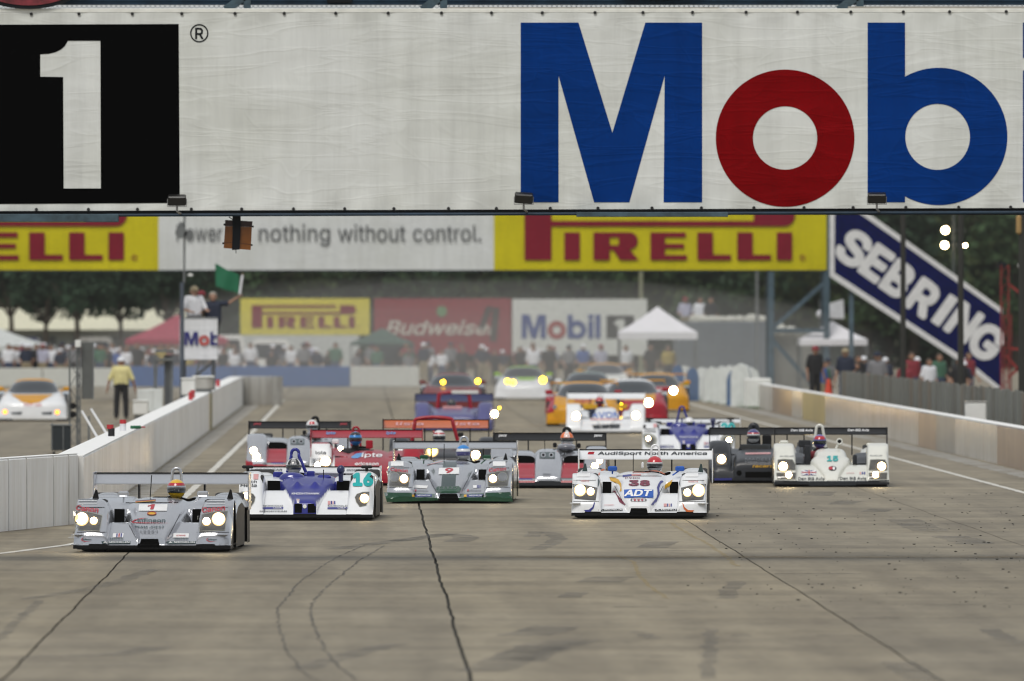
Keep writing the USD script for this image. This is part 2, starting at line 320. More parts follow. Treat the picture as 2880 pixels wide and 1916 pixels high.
M_FEN = [wallmat('fence_a', (.2, .21, .19), .7, .4), wallmat('fence_b', (.16, .16, .14), .7, .4), wallmat('fence_c', (.2, .17, .13), .7, .4)]
fy = np.arange(232, 346, 1.22)
for i, y in enumerate(fy):
    m = M_FEN[[0, 0, 1, 0, 2, 0, 1][(i * 5 + i // 3) % 7]]
    obj('panel', box(14.5 + .02 * (i % 2), y + .6, .64 + .02 * math.sin(i * 1.7), .03, 1.17, 1.28, .006), m, fc)
for y in fy[::3]: obj('post', box(14.6, y, .65, .08, .08, 1.3), M_FEN[1], fc)
# ================================================================ FOOTBRIDGE WITH THE BIG BANNER
Z0 = 134.5; K0 = F / Z0
bx = lambda px: (px - 1020) / K0
bz = lambda py: EYE - (py - 891) / K0
def cloth(name, c, rough=.5, amp=.16, wear=True, spec=.12):
    c = np.array(c, float)
    nodes = {'g': ('geometry', {}), 'mp': ('mapping', {'scale': (.55, .55, 4.2), 'rotation': (0, .09, 0)}), 'w': ('noise_texture', {'scale': 1.0, 'detail': 3.0, 'roughness': .45, 'distortion': .8}),
        'rw': ('rgb_ramp', {'ramp': [(.44, (0, 0, 0)), (.5, (1, 1, 1)), (.56, (0, 0, 0))]}),
        'mp2': ('mapping', {'scale': (.9, 1, .9), 'rotation': (0, .7, 0)}), 'w2': ('noise_texture', {'scale': 1.6, 'detail': 2.0, 'roughness': .4}),
        'rw2': ('rgb_ramp', {'ramp': [(.47, (0, 0, 0)), (.5, (1, 1, 1)), (.53, (0, 0, 0))]}),
        'a': ('mix', {'mix_type': 'add', 'fac': .6}), 'w3': ('noise_texture', {'scale': 14.0, 'detail': 4.0}), 'a2': ('mix', {'mix_type': 'add', 'fac': .25}),
        'b': ('bump', {'strength': amp, 'distance': .03}),
        'mp4': ('mapping', {'scale': (5.0, 5.0, .35)}), 'd': ('noise_texture', {'scale': 1.0, 'detail': 6.0, 'roughness': .7}),
        'rd': ('rgb_ramp', {'ramp': [(.28, tuple(c * (.86 if wear else .9))), (.6, tuple(c))]}),
        'd2': ('noise_texture', {'scale': .7, 'detail': 5.0}), 'rd2': ('rgb_ramp', {'ramp': [(.3, (.9, .9, .87)), (.65, (1, 1, 1))]}), 'm': ('mix', {'mix_type': 'multiply', 'fac': 1.0}),
        'p': ('principled_bsdf', {'roughness': rough, 'specular_ior_level': spec})}
    links = [('g.position', 'mp.vector'), ('mp.vector', 'w.vector'), ('w.fac', 'rw.fac'), ('g.position', 'mp2.vector'), ('mp2.vector', 'w2.vector'), ('w2.fac', 'rw2.fac'), ('rw.color', 'a.color1'), ('rw2.color', 'a.color2'),
        ('g.position', 'w3.vector'), ('a.color', 'a2.color1'), ('w3.color', 'a2.color2'), ('a2.color', 'b.height'), ('b.normal', 'p.normal'),
        ('g.position', 'mp4.vector'), ('mp4.vector', 'd.vector'), ('d.fac', 'rd.fac'), ('g.position', 'd2.vector'), ('d2.fac', 'rd2.fac'), ('rd.color', 'm.color1'), ('rd2.color', 'm.color2'), ('m.color', 'p.base_color')]
    _mats[name] = usdkit.material(stage, '/World/Looks/' + name, nodes, links, surface='p.BSDF'); return _mats[name]
C_WHITE = cloth('banner_white', (.70, .715, .69), amp=.085); C_BLUE = cloth('banner_blue', (.0, .034, .2), spec=.03); C_RED = cloth('banner_red', (.2, .0, .002), spec=.03); C_BLACK = cloth('banner_black', (.0006, .0006, .0008), .9, .05, spec=0.0)
C_BLACK2 = cloth('banner_print_black', (.012, .014, .016), .5)
def billow(x, z):
    top = bz(30); bot = bz(592)
    u = np.clip((z - bot) / (top - bot), 0, 1)
    edge = np.sin(np.pi * u) ** .7
    q = np.stack([x * .45, z * .9, np.zeros_like(x)], -1)
    q2 = np.stack([x * 1.1 + z * .4, z * 4.0 - x * .25, np.zeros_like(x) + 3], -1)
    scal = .02 * np.exp(-((z - bot) / .14) ** 2) * np.cos(2 * np.pi * x / .605) + .016 * np.exp(-((z - top) / .12) ** 2) * np.cos(2 * np.pi * x / .605)
    return edge * .07 * (meshkit.fbm(q, 3, 2) - .5) + edge * .022 * (meshkit.fbm(q2, 3, 5) - .5) + scal
def on_cloth(vf, off, size=.07):
    v, f = fine(*vf, size)
    y = Z0 - billow(v[:, 0], v[:, 1]) - off
    return trimesh.Trimesh(np.column_stack([v[:, 0], y, v[:, 1]]), f, process=False)
def P2(pts): return Polygon([(bx(x), bz(y)) for x, y in pts])
ban = thing('banner', 'huge white vinyl banner with black red and blue printing across the top of the picture', 'banner')
X0, X1 = bx(-420), bx(3400)
nx, nz = 300, 60
gx, gz = np.meshgrid(np.linspace(X0, X1, nx), np.linspace(0, 1, nz), indexing='ij')
bt = bz(36) + .0 * gx; bb = bz(594) + (gx - bx(0)) * .003
bzz = bb + (bt - bb) * gz
f = []
idx = np.arange(nx * nz).reshape(nx, nz)
a, b, c, d = idx[:-1, :-1].ravel(), idx[1:, :-1].ravel(), idx[1:, 1:].ravel(), idx[:-1, 1:].ravel()
f = np.vstack([np.column_stack([a, b, c]), np.column_stack([a, c, d])])
obj('cloth', trimesh.Trimesh(np.column_stack([gx.ravel(), Z0 - billow(gx.ravel(), bzz.ravel()), bzz.ravel()]), f, process=False), C_WHITE, ban, smooth=True)
c5 = lambda pts: [(1440 + x * .61095, y * .61095) for x, y in pts]
k6 = .40816
def circ(cx, cy, r, n=72, ry=None):
    ry = ry or r
    return [(cx + r * math.cos(t), cy + ry * math.sin(t)) for t in np.linspace(0, 2 * math.pi, n, endpoint=False)]
Mpts = [(40, 105), (306, 105), (462, 612), (614, 105), (875, 105), (875, 932), (698, 932), (703, 348), (540, 932), (378, 932), (214, 348), (214, 932), (40, 932)]
def mobil(px):     # px: list of unit polygons in crop pixels -> shapes (name, polygon, colour key)
    M = Polygon(Mpts)
    o = Polygon(circ(1257, 637, 319, 90, 316)).difference(Polygon(circ(1257, 636, 148, 72, 146)))
    b = union_all([sbox(1637, 105, 1809, 932), Polygon(circ(1964, 629, 316, 90))]).difference(Polygon(circ(1959, 631, 149, 72, 152))).difference(sbox(1600, 932, 1809, 1000)).difference(Polygon([(1637, 60), (1810, 60), (1810, 372), (1810, 60)]))
    b = union_all([b.difference(sbox(1300, 0, 1637, 1000))])
    i = union_all([sbox(2352, 325, 2524, 932), sbox(2352, 105, 2524, 268)])
    l = sbox(2600, 105, 2772, 932)
    return [(M, 'blue'), (o, 'red'), (b, 'blue'), (i, 'blue'), (l, 'blue')]
crop5 = lambda g: affinity.affine_transform(g, [.61095 / K0, 0, 0, -.61095 / K0, bx(1440), bz(0)])
for g, col in mobil(None)[:4]:
    obj('letter', on_cloth(tri(crop5(g)), .005), C_BLUE if col == 'blue' else C_RED, ban, smooth=True)
crop6 = lambda g: affinity.affine_transform(g, [k6 / K0, 0, 0, -k6 / K0, bx(0), bz(0)])
one = Polygon([(468, 282), (692, 282), (695, 1300), (438, 1300), (435, 532), (277, 530), (277, 375), (335, 372), (385, 360), (420, 342), (445, 320)])
black = Polygon([(-800, 174), (1231, 167), (1238, 1345), (1160, 1400), (-800, 1412)]).difference(one)
obj('number_panel', on_cloth(tri(crop6(black)), .005), C_BLACK, ban, smooth=True)
obj('registered_mark', on_cloth(tri(crop6(Polygon(circ(1373, 230, 63, 60)).difference(Polygon(circ(1373, 230, 54, 60))))), .005, .2), C_BLACK2, ban)
v, f = text2('R', 74 * k6 / K0, True); v = v + [bx(1373 * k6), bz(231 * k6)]
obj('registered_mark', on_cloth((v, f), .005, .2), C_BLACK2, ban)
M_EYELET = mat('eyelet_black', (.012, .012, .012), .5)
for row, (y0, y1) in enumerate([(40, 33), (590, 583)]):
    for i in range(25):
        px = -60 + 144 * i + (20 if row else 0) + NR.normal() * 4
        x = bx(px); z = bz(y0 + (y1 - y0) * px / 2880)
        obj('eyelet', cyl(.019, .016, 'y', (x, Z0 - float(billow(np.array(x), np.array(z))) - .012, z), 10), M_EYELET, ban)

M_STEEL = mat('blue_steel', (.01, .03, .055), .5, var=.5, scale=3.0, spec=.25)
M_STEELW = mat('weathered_blue_steel', (.05, .09, .115), .55, var=.6, scale=5.0)
M_RUST = mat('rusty_steel', (.07, .06, .035), .7, var=.6, scale=6.0)
M_DARK = mat('dark_steel', (.006, .008, .011), .6, spec=.2)
M_FASC = mat('peeling_white_fascia', (.78, .78, .72), .55, var=.15, scale=6.0)
M_ALU = mat('bare_alu', (.42, .4, .36), .5, var=.2, scale=8.0)
br = thing('footbridge', 'dark blue steel footbridge with mesh sides carrying the big banner', 'bridge')
L = 25.0; xc = 3.3
obj('beam', box(xc, Z0 + .16, bz(598), L, .2, .055, .01), M_DARK, br)
obj('beam', box(xc, Z0 + 2.2, bz(586), L, .2, .09, .01), M_STEEL, br)
obj('deck', box(xc, Z0 + 1.2, bz(586), L, 2.0, .05), M_DARK, br)
obj('beam', box(xc, Z0 + .2, bz(-12), L, .2, .15, .01), M_STEEL, br)
obj('beam', box(xc, Z0 + .16, bz(9), L, .1, .035), M_STEEL, br)
obj('fascia', box(bx(1300), Z0 + .02, bz(30), (bx(3400) - bx(-420)), .03, .048, .004), M_FASC, br)
obj('fascia_strip', box(bx(1640), Z0 + .022, bz(24), bx(2030) - bx(1265), .026, .03), M_ALU, br)
obj('fascia_strip', box(bx(2660), Z0 + .022, bz(22), bx(2930) - bx(2380), .026, .03), M_ALU, br)
obj('plate', box((bx(-300) + bx(334)) / 2, Z0 - .02, bz(614), bx(334) - bx(-300), .16, .095, .006), M_STEELW, br, label='rust stained blue plate hanging below the left end of the beam')
obj('plate', box(bx(1834), Z0 - .02, bz(604), bx(2046) - bx(1620), .16, .055, .006), M_STEELW, br)
obj('pipe', tube([(bx(300), Z0 - .02, bz(606)), (bx(2900), Z0 - .02, bz(598))], .018, 8), M_STEEL, br)
def bar(p, q, w, m, parent, name='brace', d=.08):
    p, q = np.array(p, float), np.array(q, float)
    dirv = (q - p) / np.linalg.norm(q - p); n = np.array([-dirv[2], 0, dirv[0]]) * w / 2
    pts = [e + s * n + np.array([0, t, 0]) for e in (p, q) for s in (-1, 1) for t in (-d / 2, d / 2)]
    return obj(name, trimesh.convex.convex_hull(np.array(pts)), m, parent)
for px in (695, 1248, -300, 2420, 3000):
    obj('post', box(bx(px), Z0 + .12, bz(-20), .085, .06, .36), M_STEELW, br)
    bar((bx(px - 60), Z0 + .12, bz(28)), (bx(px + 30), Z0 + .12, bz(-40)), .1, M_STEELW, br, d=.06)
obj('sign_box', box(bx(955), Z0 + .05, bz(0), .3, .12, .06, .006), M_DARK, br)
rd = Polygon(circ(80, -70, 175, 60, 96)); rs = affinity.affine_transform(rd, [1 / K0, 0, 0, -1 / K0, bx(0), bz(0)])
rs2 = affinity.affine_transform(Polygon(circ(80, -74, 165, 60, 90)), [1 / K0, 0, 0, -1 / K0, bx(0), bz(0)])
sg = thing('round_sign', 'lower edge of a worn red and blue sign board above the black number panel', 'sign')
obj('board', prism_xz(rs, Z0 - .03, Z0), M_DARK, sg); obj('face', prism_xz(rs2, Z0 - .04, Z0 - .031), mat('worn_red_blue', (.2, .02, .03), .5, var=.6, scale=7.0), sg)
sg = thing('round_sign', 'rusty lower edge of a sign board above the space left of the blue M', 'sign')
rs = affinity.translate(affinity.scale(rs, .75, .8), bx(1850) - bx(80), -bz(-70) + bz(-78) + .0)
obj('board', prism_xz(rs, Z0 - .03, Z0), M_RUST, sg); obj('rim', prism_xz(affinity.scale(rs, 1.02, 1.03).difference(affinity.scale(rs, .97, .96)), Z0 - .036, Z0 - .031), M_DARK, sg)
# chain link: real wires
wires = []
zt, zb = bz(-40), bz(30)
for s in (-1, 1):
    for x in np.arange(bx(-420), bx(3400), .058):
        wires.append(([x, Z0 + .26, zb], [x + s * (zt - zb), Z0 + .26, zt]))
wv, wf = [], []
for p, q in wires:
    p, q = np.array(p), np.array(q); d = q - p; n = np.array([-d[2], 0, d[0]]) / np.linalg.norm(d) * .0022; k = len(wv)
    for e in (p, q):
        for o in (n, np.array([0, .0022, 0]), -n): wv.append(e + o)
    for j in range(3):
        l = (j + 1) % 3; wf += [(k + j, k + l, k + 3 + l), (k + j, k + 3 + l, k + 3 + j)]
obj('chain_link_mesh', (np.array(wv), np.array(wf)), M_STEELW, br, kind='stuff')
for x in (-8.6, 15.2):
    for yy in (Z0 + .2, Z0 + 2.2): obj('column', box(x, yy, bz(598) / 2, .25, .25, bz(598), .01), M_STEEL, br)
for px, py in ((499, 564), (1472, 558), (2463, 558)):
    fl = thing('floodlight', {499: 'small black floodlight box at the corner of the black panel on the banner', 1472: 'small black floodlight box below the left stem of the blue M', 2463: 'small black floodlight box below the blue letter b'}[px], 'floodlight', (bx(px), Z0 - .3, bz(py)), group=None)
    h = box(0, 0, 0, .215, .1, .115, .012); h.apply_transform(trimesh.transformations.rotation_matrix(.35, [1, 0, 0]) @ trimesh.transformations.rotation_matrix({499: .0, 1472: .06, 2463: 0}[px], [0, 1, 0]))
    obj('housing', h, mat('black_housing', (.01, .01, .01), .35), fl)
    obj('glass', box(0, .056, .02, .17, .006, .08), mat('lamp_glass', (.03, .035, .04), .1), fl)
    obj('yoke', cat(box(-.112, 0, -.03, .008, .03, .09), box(.112, 0, -.03, .008, .03, .09), box(0, 0, -.075, .23, .03, .008)), mat('grey_bracket', (.25, .25, .25), .5), fl)
    obj('arm', tube([(0.0, 0, -.07), (.0, .02, -.13), (.04, .28, -.16)], .012, 6), mat('grey_bracket', (.3, .3, .3), .5), fl)
# hanging signal seen from behind
sgx = lambda x: bx(590 + x * 170 / 2050) - bx(661); sgz = lambda y: bz(590 + y * 130 / 1568) - bz(610)
tl = thing('start_signal', 'amber start signal hanging under the footbridge left of the green flag', 'signal light', (bx(661), Z0 + .3, bz(610)))
M_AMB = mat('amber_box', (.24, .075, .004), .35, var=.3, scale=6.0); M_AMBD = mat('dark_maroon_box', (.03, .005, .004), .4)
qp = lambda pts: Polygon([(sgx(x), sgz(y)) for x, y in pts])
obj('body', prism_xz(qp([(760, 215), (1040, 215), (1040, 700), (1000, 1350), (745, 1370), (770, 700)]), -.09, .05), M_DARK, tl)
obj('left_box', prism_xz(qp([(512, 560), (768, 560), (745, 1320), (462, 1300)]), -.05, .08), M_AMB, tl)
obj('right_box', prism_xz(qp([(1040, 575), (1420, 590), (1378, 1365), (1000, 1335)]), -.05, .08), M_AMB, tl)
obj('hood', prism_xz(qp([(512, 350), (765, 355), (765, 556), (508, 556)]), -.052, .09), M_AMBD, tl)
obj('hood', prism_xz(qp([(1043, 370), (1440, 395), (1424, 586), (1043, 571)]), -.052, .09), M_AMBD, tl)
for pts in ([(458, 470), (512, 470), (512, 535), (458, 535)], [(1428, 540), (1485, 540), (1480, 600), (1424, 595)], [(415, 1105), (475, 1110), (472, 1170), (415, 1170)], [(1390, 1165), (1445, 1170), (1440, 1230), (1388, 1225)]):
    obj('hinge', prism_xz(qp(pts), -.04, .02), M_DARK, tl)
obj('seam', prism_xz(qp([(475, 1120), (745, 1100), (745, 1110), (475, 1132)]), -.054, -.051), M_AMBD, tl); obj('seam', prism_xz(qp([(1010, 1130), (1390, 1175), (1390, 1187), (1010, 1142)]), -.054, -.051), M_AMBD, tl)
obj('rod', cyl(.0026 * 1.6, abs(sgz(1340) - sgz(1480)), 'z', (sgx(880), -.02, (sgz(1340) + sgz(1480)) / 2), 8), M_STEEL, tl)
bar((sgx(640), -.01, sgz(240)), (sgx(790), -.01, sgz(345)), .012, M_DARK, tl, 'stay', .02)

# ================================================================ SECOND BRIDGE (yellow and white banners)
Z1 = 400.0; K1 = F / Z1
def pirelli_shapes(x0=0.0):
    """in photograph pixels of the right panel, shifted by x0"""
    L = []
    yb, yt = 732, 654
    arc = lambda cx, cy, r, a0, a1: [(cx + r * math.cos(t), cy + r * math.sin(t)) for t in np.linspace(a0, a1, 14)]
    P = union_all([sbox(1475, 575, 1551, yb), sbox(1551, 575, 2090, 592), sbox(1551, 622, 2150, 637), Polygon([(2120, 575), (2190, 575)] + arc(2205, 606, 31, -math.pi / 2, math.pi / 2) + [(2120, 637)])])
    R = union_all([sbox(1669, yt, 1715, yb), sbox(1669, yt, 1770, 668), sbox(1669, 690, 1770, 703), Polygon([(1740, yt)] + arc(1770, 678, 24, -math.pi / 2, math.pi / 2) + [(1740, 703)]), Polygon([(1722, 700), (1768, 700), (1797, yb), (1744, yb)])])
    E = union_all([sbox(1829, yt, 1870, yb), sbox(1829, yt, 1929, 668), sbox(1829, 686, 1924, 699), sbox(1829, 718, 1932, yb)])
    Lt = union_all([sbox(1961, yt, 2005, yb), sbox(1961, 717, 2056, yb)])
    sh = [P, sbox(1587, yt, 1631, yb), R, E, Lt, affinity.translate(Lt, 112), sbox(2184, yt, 2228, yb), Polygon(circ(2257, 725, 8, 20)).difference(Polygon(circ(2257, 725, 5, 20)))]
    return [affinity.translate(s, x0) for s in sh]
def to_xz(g, K): return affinity.affine_transform(g, [1 / K, 0, 0, -1 / K, -1020 / K, EYE + 891 / K])
B_Y = cloth('yellow_banner', (.56, .49, .01), .5, .15); B_R = cloth('crimson_print', (.2, .01, .025), .5, .15); B_W = cloth('white_banner', (.64, .66, .66), .5, .15); B_G = mat('grey_print', (.07, .075, .08), .6)
def sheet_obj(parent, name, x0, y0, x1, y1, Z, m, off=0, seed=0, amp=.06, n=40):
    K = F / Z
    gx, gz = np.meshgrid(np.linspace((x0 - 1020) / K, (x1 - 1020) / K, n), np.linspace(EYE - (y1 - 891) / K, EYE - (y0 - 891) / K, 14), indexing='ij')
    y = Z - off - amp * (meshkit.fbm(np.stack([gx * .5, gz * .7, gx * 0 + seed], -1), 3, seed) - .5)
    idx = np.arange(n * 14).reshape(n, 14); a, b, c, d = idx[:-1, :-1].ravel(), idx[1:, :-1].ravel(), idx[1:, 1:].ravel(), idx[:-1, 1:].ravel()
    return obj(name, trimesh.Trimesh(np.column_stack([gx.ravel(), y.ravel(), gz.ravel()]), np.vstack([np.column_stack([a, b, c]), np.column_stack([a, c, d])]), process=False), m, parent, smooth=True)
b2 = thing('sponsor_bridge', 'far blue steel bridge with posts and diagonal braces behind the yellow banners', 'bridge')
for nm, x0, x1, lab in (('banner', -700, 446, 'yellow banner with dark red letters at the left end of the far bridge'), ('banner', 446, 1389, 'white banner with grey slogan lettering in the middle of the far bridge'), ('banner', 1389, 2325, 'yellow banner with dark red letters at the right end of the far bridge')):
    t = thing(nm, lab, 'banner')
    sheet_obj(t, 'cloth', x0, 540, x1, 760, Z1, B_W if x0 == 446 else B_Y, 0, int(x0 + 999) % 17)
    if x0 == 446:
        for wd, xa, xb in (('Power', 497, 625), ('is', 645, 690), ('nothing', 728, 928), ('without', 950, 1140), ('control.', 1162, 1353)):
            v, f = text2(wd, 46 / K1, False); v[:, 0] *= (xb - xa) / K1 / np.ptp(v[:, 0]); zb_ = EYE - (680 - 891) / K1 - (.16 if wd == 'nothing' else 0)
            obj('word', place2((v, f), (((xa + xb) / 2 - 1020) / K1, zb_ - v[:, 1].min()), Z1, .06), B_G, t)
    else:
        for g in pirelli_shapes(0 if x0 > 1000 else -1879):
            if g.bounds[2] > x0: obj('letter', place2(tri(to_xz(g, K1)), (0, 0), Z1, .06), B_R, t)
M_POST = mat('bridge_post_blue', (.06, .1, .13), .5, var=.3)
hx = lambda px, Z=Z1: (px - 1020) / F * Z
hz = lambda py, Z=Z1: EYE - (py - 891) / F * Z
for px in (2169, 2325, 2325, -400, -250):
    pass
for px, dy in ((2169, .15), (2325, .15), (2169, 2.6), (2325, 2.6), (-600, .15), (-600, 2.6)):
    obj('post', box(hx(px), Z1 + dy, hz(545) / 2, .21, .21, hz(545), .01), M_POST, b2)
for zpy in (757, 545):
    for dy in (.15, 2.6): obj('beam', box((hx(-700) + hx(2330)) / 2, Z1 + dy, hz(zpy), hx(2330) - hx(-700), .18, .16), M_POST, b2)
obj('deck', box((hx(-700) + hx(2330)) / 2, Z1 + 1.4, hz(754), hx(2330) - hx(-700), 2.4, .06), M_DARK, b2)
for p, q in (((2325, 790), (2172, 925)), ((2172, 955), (2300, 1100)), ((2172, 930), (2325, 930))):
    bar((hx(p[0]), Z1 + .1, hz(p[1])), (hx(q[0]), Z1 + .1, hz(q[1])), .15, M_POST, b2, d=.1)
# diagonal navy board along the stairs
sb = thing('diagonal_sign', 'navy blue diagonal board with white rounded lettering along the bridge stairs', 'sign')
cb = lambda x, y: (2240 + x * .28700, 580 + y * .28700)
Zs = 396.0
poly = lambda pts: Polygon([(hx(*[cb(x, y)[0], Zs]), hz(cb(x, y)[1], Zs)) for x, y in pts])
outer = [(325, -120), (420, -120), (2010, 1000), (2010, 1620), (1640, 1560), (325, 690)]
inner = [(375, -120), (420, -40), (2010, 1062), (2010, 1620), (1690, 1520), (375, 655)]
ob, ib = poly([(325, -200), (600, -5), (2015, 1005), (2015, 1830), (1640, 1550), (325, 690)]), poly([(375, -200), (560, 30), (2015, 1060), (2015, 1790), (1660, 1500), (372, 655)])
obj('border', prism_xz(ob.difference(ib), Zs - .05, Zs), mat('sign_white', (.62, .62, .62), .5), sb)
obj('panel', prism_xz(ib, Zs - .04, Zs), mat('sign_navy', (.002, .005, .06), .5, var=.3, spec=.05), sb)
ang = -math.atan2(1.0, 1.40)
ctr = [(565, 415, 's'), (785, 560), (1000, 720), (1245, 900), (1450, 1020), (1640, 1140), (1860, 1330)]
for (x, y, *_), ch in zip(ctr, 'SEBRING'):
    v, f = (lambda a: a)(text2(ch, 305 * .287 / (F / Zs), True, {'S': 1.12, 'I': 1.15, 'N': .92, 'G': .98}.get(ch, 1.0)))
    hI = 305 * .287 / (F / Zs) / 2
    sh = sbox(-.13, -hI, .13, hI).buffer(.05) if ch == 'I' else union_all([Polygon(v[t]).buffer(1e-4) for t in f]).buffer(.055).simplify(.005)
    sh = affinity.rotate(sh, math.degrees(ang), origin=(0, 0))
    X, Zp = cb(x, y)
    obj('letter', place2(tri(affinity.translate(sh, hx(X, Zs), hz(Zp, Zs))), (0, 0), Zs, .055), mat('sign_white', (.62, .62, .62), .5), sb)
obj('support', cat(box(hx(2395, Zs), Zs + .2, hz(700, Zs) / 2, .15, .15, hz(700, Zs)), box(hx(2700, Zs), Zs + .2, hz(950, Zs) / 2, .15, .15, hz(950, Zs))), M_POST, sb)

# ================================================================ FAR SIGNS
Z2 = 520.0; K2 = F / Z2
x2 = lambda px: (px - 1020) / K2
z2 = lambda py: EYE - (py - 891) / K2
def billboard(label, x0, y0, x1, y1, m):
    t = thing('billboard', label, 'billboard')
    obj('panel', box((x2(x0) + x2(x1)) / 2, Z2 + .06, (z2(y0) + z2(y1)) / 2, x2(x1) - x2(x0), .1, z2(y0) - z2(y1), .01), m, t)
    for px in (x0 + 30, x1 - 30): obj('leg', box(x2(px), Z2 + .2, z2(y0) / 2, .12, .12, z2(y0) - .1), M_DARK, t)
    return t
t = billboard('far yellow billboard with dark red lettering above the blue wall', 676, 840, 1040, 943, mat('billboard_yellow', (.6, .52, .04), .5))
obj('lower_panel', box((x2(676) + x2(1010)) / 2, Z2 + .07, z2(985), x2(1010) - x2(676), .1, (1040 - 946) / K2), mat('billboard_greywhite', (.5, .52, .5), .5), t)
for g in pirelli_shapes():
    g2 = affinity.affine_transform(g, [.385, 0, 0, .405, 708 - 1475 * .385, 859 - 575 * .405])
    obj('letter', place2(tri(to_xz(g2, K2)), (0, 0), Z2, .02), B_R, t)
t = billboard('far red billboard with pale script lettering and a small green emblem', 1052, 840, 1438, 1000, mat('billboard_red', (.22, .015, .025), .5))
v, f = text2('Budweiser', 38 / K2, True, 1.2, .35); obj('lettering', place2((v, f), (x2(1245), z2(922)), Z2, .02), mat('script_cream', (.5, .48, .42), .5), t)
obj('emblem', place2(tri(Polygon(circ(0, 0, .25, 16))), (x2(1242), z2(876)), Z2, .02), mat('emblem_green', (.12, .22, .1), .5), t)
obj('figure', place2(tri(union_all([Polygon([(x2(1345), z2(925)), (x2(1362), z2(925)), (x2(1385), z2(862)), (x2(1368), z2(862))]), Polygon([(x2(1378), z2(960)), (x2(1396), z2(960)), (x2(1405), z2(866)), (x2(1385), z2(866))])])), (0, 0), Z2, .021), mat('print_brown', (.03, .025, .02), .6), t)
t = billboard('far white billboard with blue and red lettering and a black square', 1441, 842, 1820, 1000, mat('billboard_white', (.6, .61, .58), .5))
for g, col in mobil(None):
    g2 = affinity.affine_transform(g, [.081, 0, 0, .081, 1464, 877])
    obj('letter', place2(tri(to_xz(g2, K2)), (0, 0), Z2, .02), {'blue': mat('print_blue', (.02, .05, .22), .5), 'red': mat('print_red', (.3, .03, .03), .5)}[col], t)
sq = sbox(1706, 888, 1783, 952).difference(Polygon([(1738, 897), (1757, 897), (1757, 944), (1738, 944), (1738, 915), (1727, 915), (1727, 905)]))
obj('number_square', place2(tri(to_xz(sq, K2)), (0, 0), Z2, .02), mat('print_black', (.015, .015, .015), .6), t)
# ================================================================ RACING CARS
M_RUBBER = mat('tyre_black', (.018, .018, .018), .75); M_RIM = mat('rim_metal', (.35, .35, .36), .3, .9)
M_CARBON = mat('carbon_black', (.007, .007, .008), .5, var=.2, spec=.2); M_INTAKE = mat('duct_black', (.003, .003, .003), .9, spec=.05)
M_LENS = mat('lamp_housing', (.09, .085, .075), .18, .3, 1.0, var=.4, scale=9.0); M_LENSRIM = mat('lens_rim', (.35, .35, .3), .3, .4)
M_GLASSD = mat('dark_glass', (.015, .02, .025), .06, 0, 1.0); M_CHROME = mat('chrome', (.6, .6, .6), .12, 1.0)
M_REFL = mat('lamp_reflector', (.3, .3, .3), .15, .9, 1.0)
L_WARM = glow('lamp_warm', (1.0, .74, .38), 55.0); L_YEL = glow('lamp_yellow', (1.0, .60, .02), 14.0); L_AMB = glow('lamp_amber', (1.0, .25, .02), 5.0)
L_BOWL = {'w': glow('lamp_bowl', (1.0, .66, .30), 1.4), id(L_YEL): glow('lamp_bowl_yellow', (1.0, .55, .03), .9), id(L_AMB): glow('lamp_bowl_amber', (1.0, .2, .02), .8)}  # warm halo of each lit lamp, put in as a dim glowing disc
PAL = dict(silver=mat('paint_silver', (.56, .57, .60), .22, .8, .5, var=.06, scale=2.0), white=mat('paint_white', (.76, .77, .78), .28, 0, .6, var=.05), ivory=mat('paint_ivory', (.68, .68, .62), .3, 0, .5, var=.06),
    blue=mat('paint_blue', (.02, .025, .22), .35, 0, .25, var=.15, spec=.35), navy=mat('paint_navy', (.01, .015, .08), .35, 0, .4), green=mat('paint_green', (.005, .06, .025), .25, .2, .7), dgreen=mat('stripe_green', (.03, .055, .055), .35, .2, .4),
    red=mat('paint_red', (.33, .008, .022), .36, 0, .2, var=.12, spec=.3), dark=mat('paint_dark_grey', (.022, .024, .029), .4, 0, .12, var=.2, spec=.3), orange=mat('paint_orange', (.5, .1, .015), .35, 0, .4), yellow=mat('paint_yellow', (.58, .27, .004), .4, 0, .12, spec=.25),
    purple=mat('paint_purple', (.07, .07, .2), .4, 0, .3), maroon=mat('paint_maroon', (.16, .025, .025), .4, 0, .12, spec=.25), lime=mat('paint_lime', (.3, .55, .04), .4), black=M_CARBON,
    # printed colours
    t_red=mat('decal_red', (.42, .015, .03), .4), t_black=mat('decal_black', (.015, .018, .022), .4), t_teal=mat('decal_teal', (0, .36, .36), .4), t_white=mat('decal_white', (.78, .78, .78), .4), t_blue=mat('decal_blue', (.01, .09, .42), .4),
    t_green=mat('decal_pine', (.02, .05, .055), .4), t_yel=mat('decal_yellow', (.65, .36, .01), .4), t_dblue=mat('decal_navy', (.03, .035, .22), .4), t_grey=mat('decal_grey', (.2, .21, .23), .35, .5), t_or=mat('decal_orange', (.6, .13, .02), .4), t_ltb=mat('decal_sky', (.1, .3, .6), .4),
    t_pink=mat('decal_pale_red', (.6, .3, .3), .4), t_coral=mat('decal_coral', (.6, .22, .15), .4), t_wine=mat('decal_wine', (.17, .015, .04), .4))
def smax(a, b, k):
    h = np.clip(.5 + .5 * (a - b) / k, 0, 1); return b * (1 - h) + a * h + k * h * (1 - h)
def pch(pts):
    p = np.array(pts, float); g = PchipInterpolator(p[:, 0], p[:, 1]); a, b = p[0, 0], p[-1, 0]
    return lambda y: g(np.clip(y, a, b))
def sup(u, p): return np.clip(1 - np.abs(u) ** p, 0, 1) ** (1 / p)

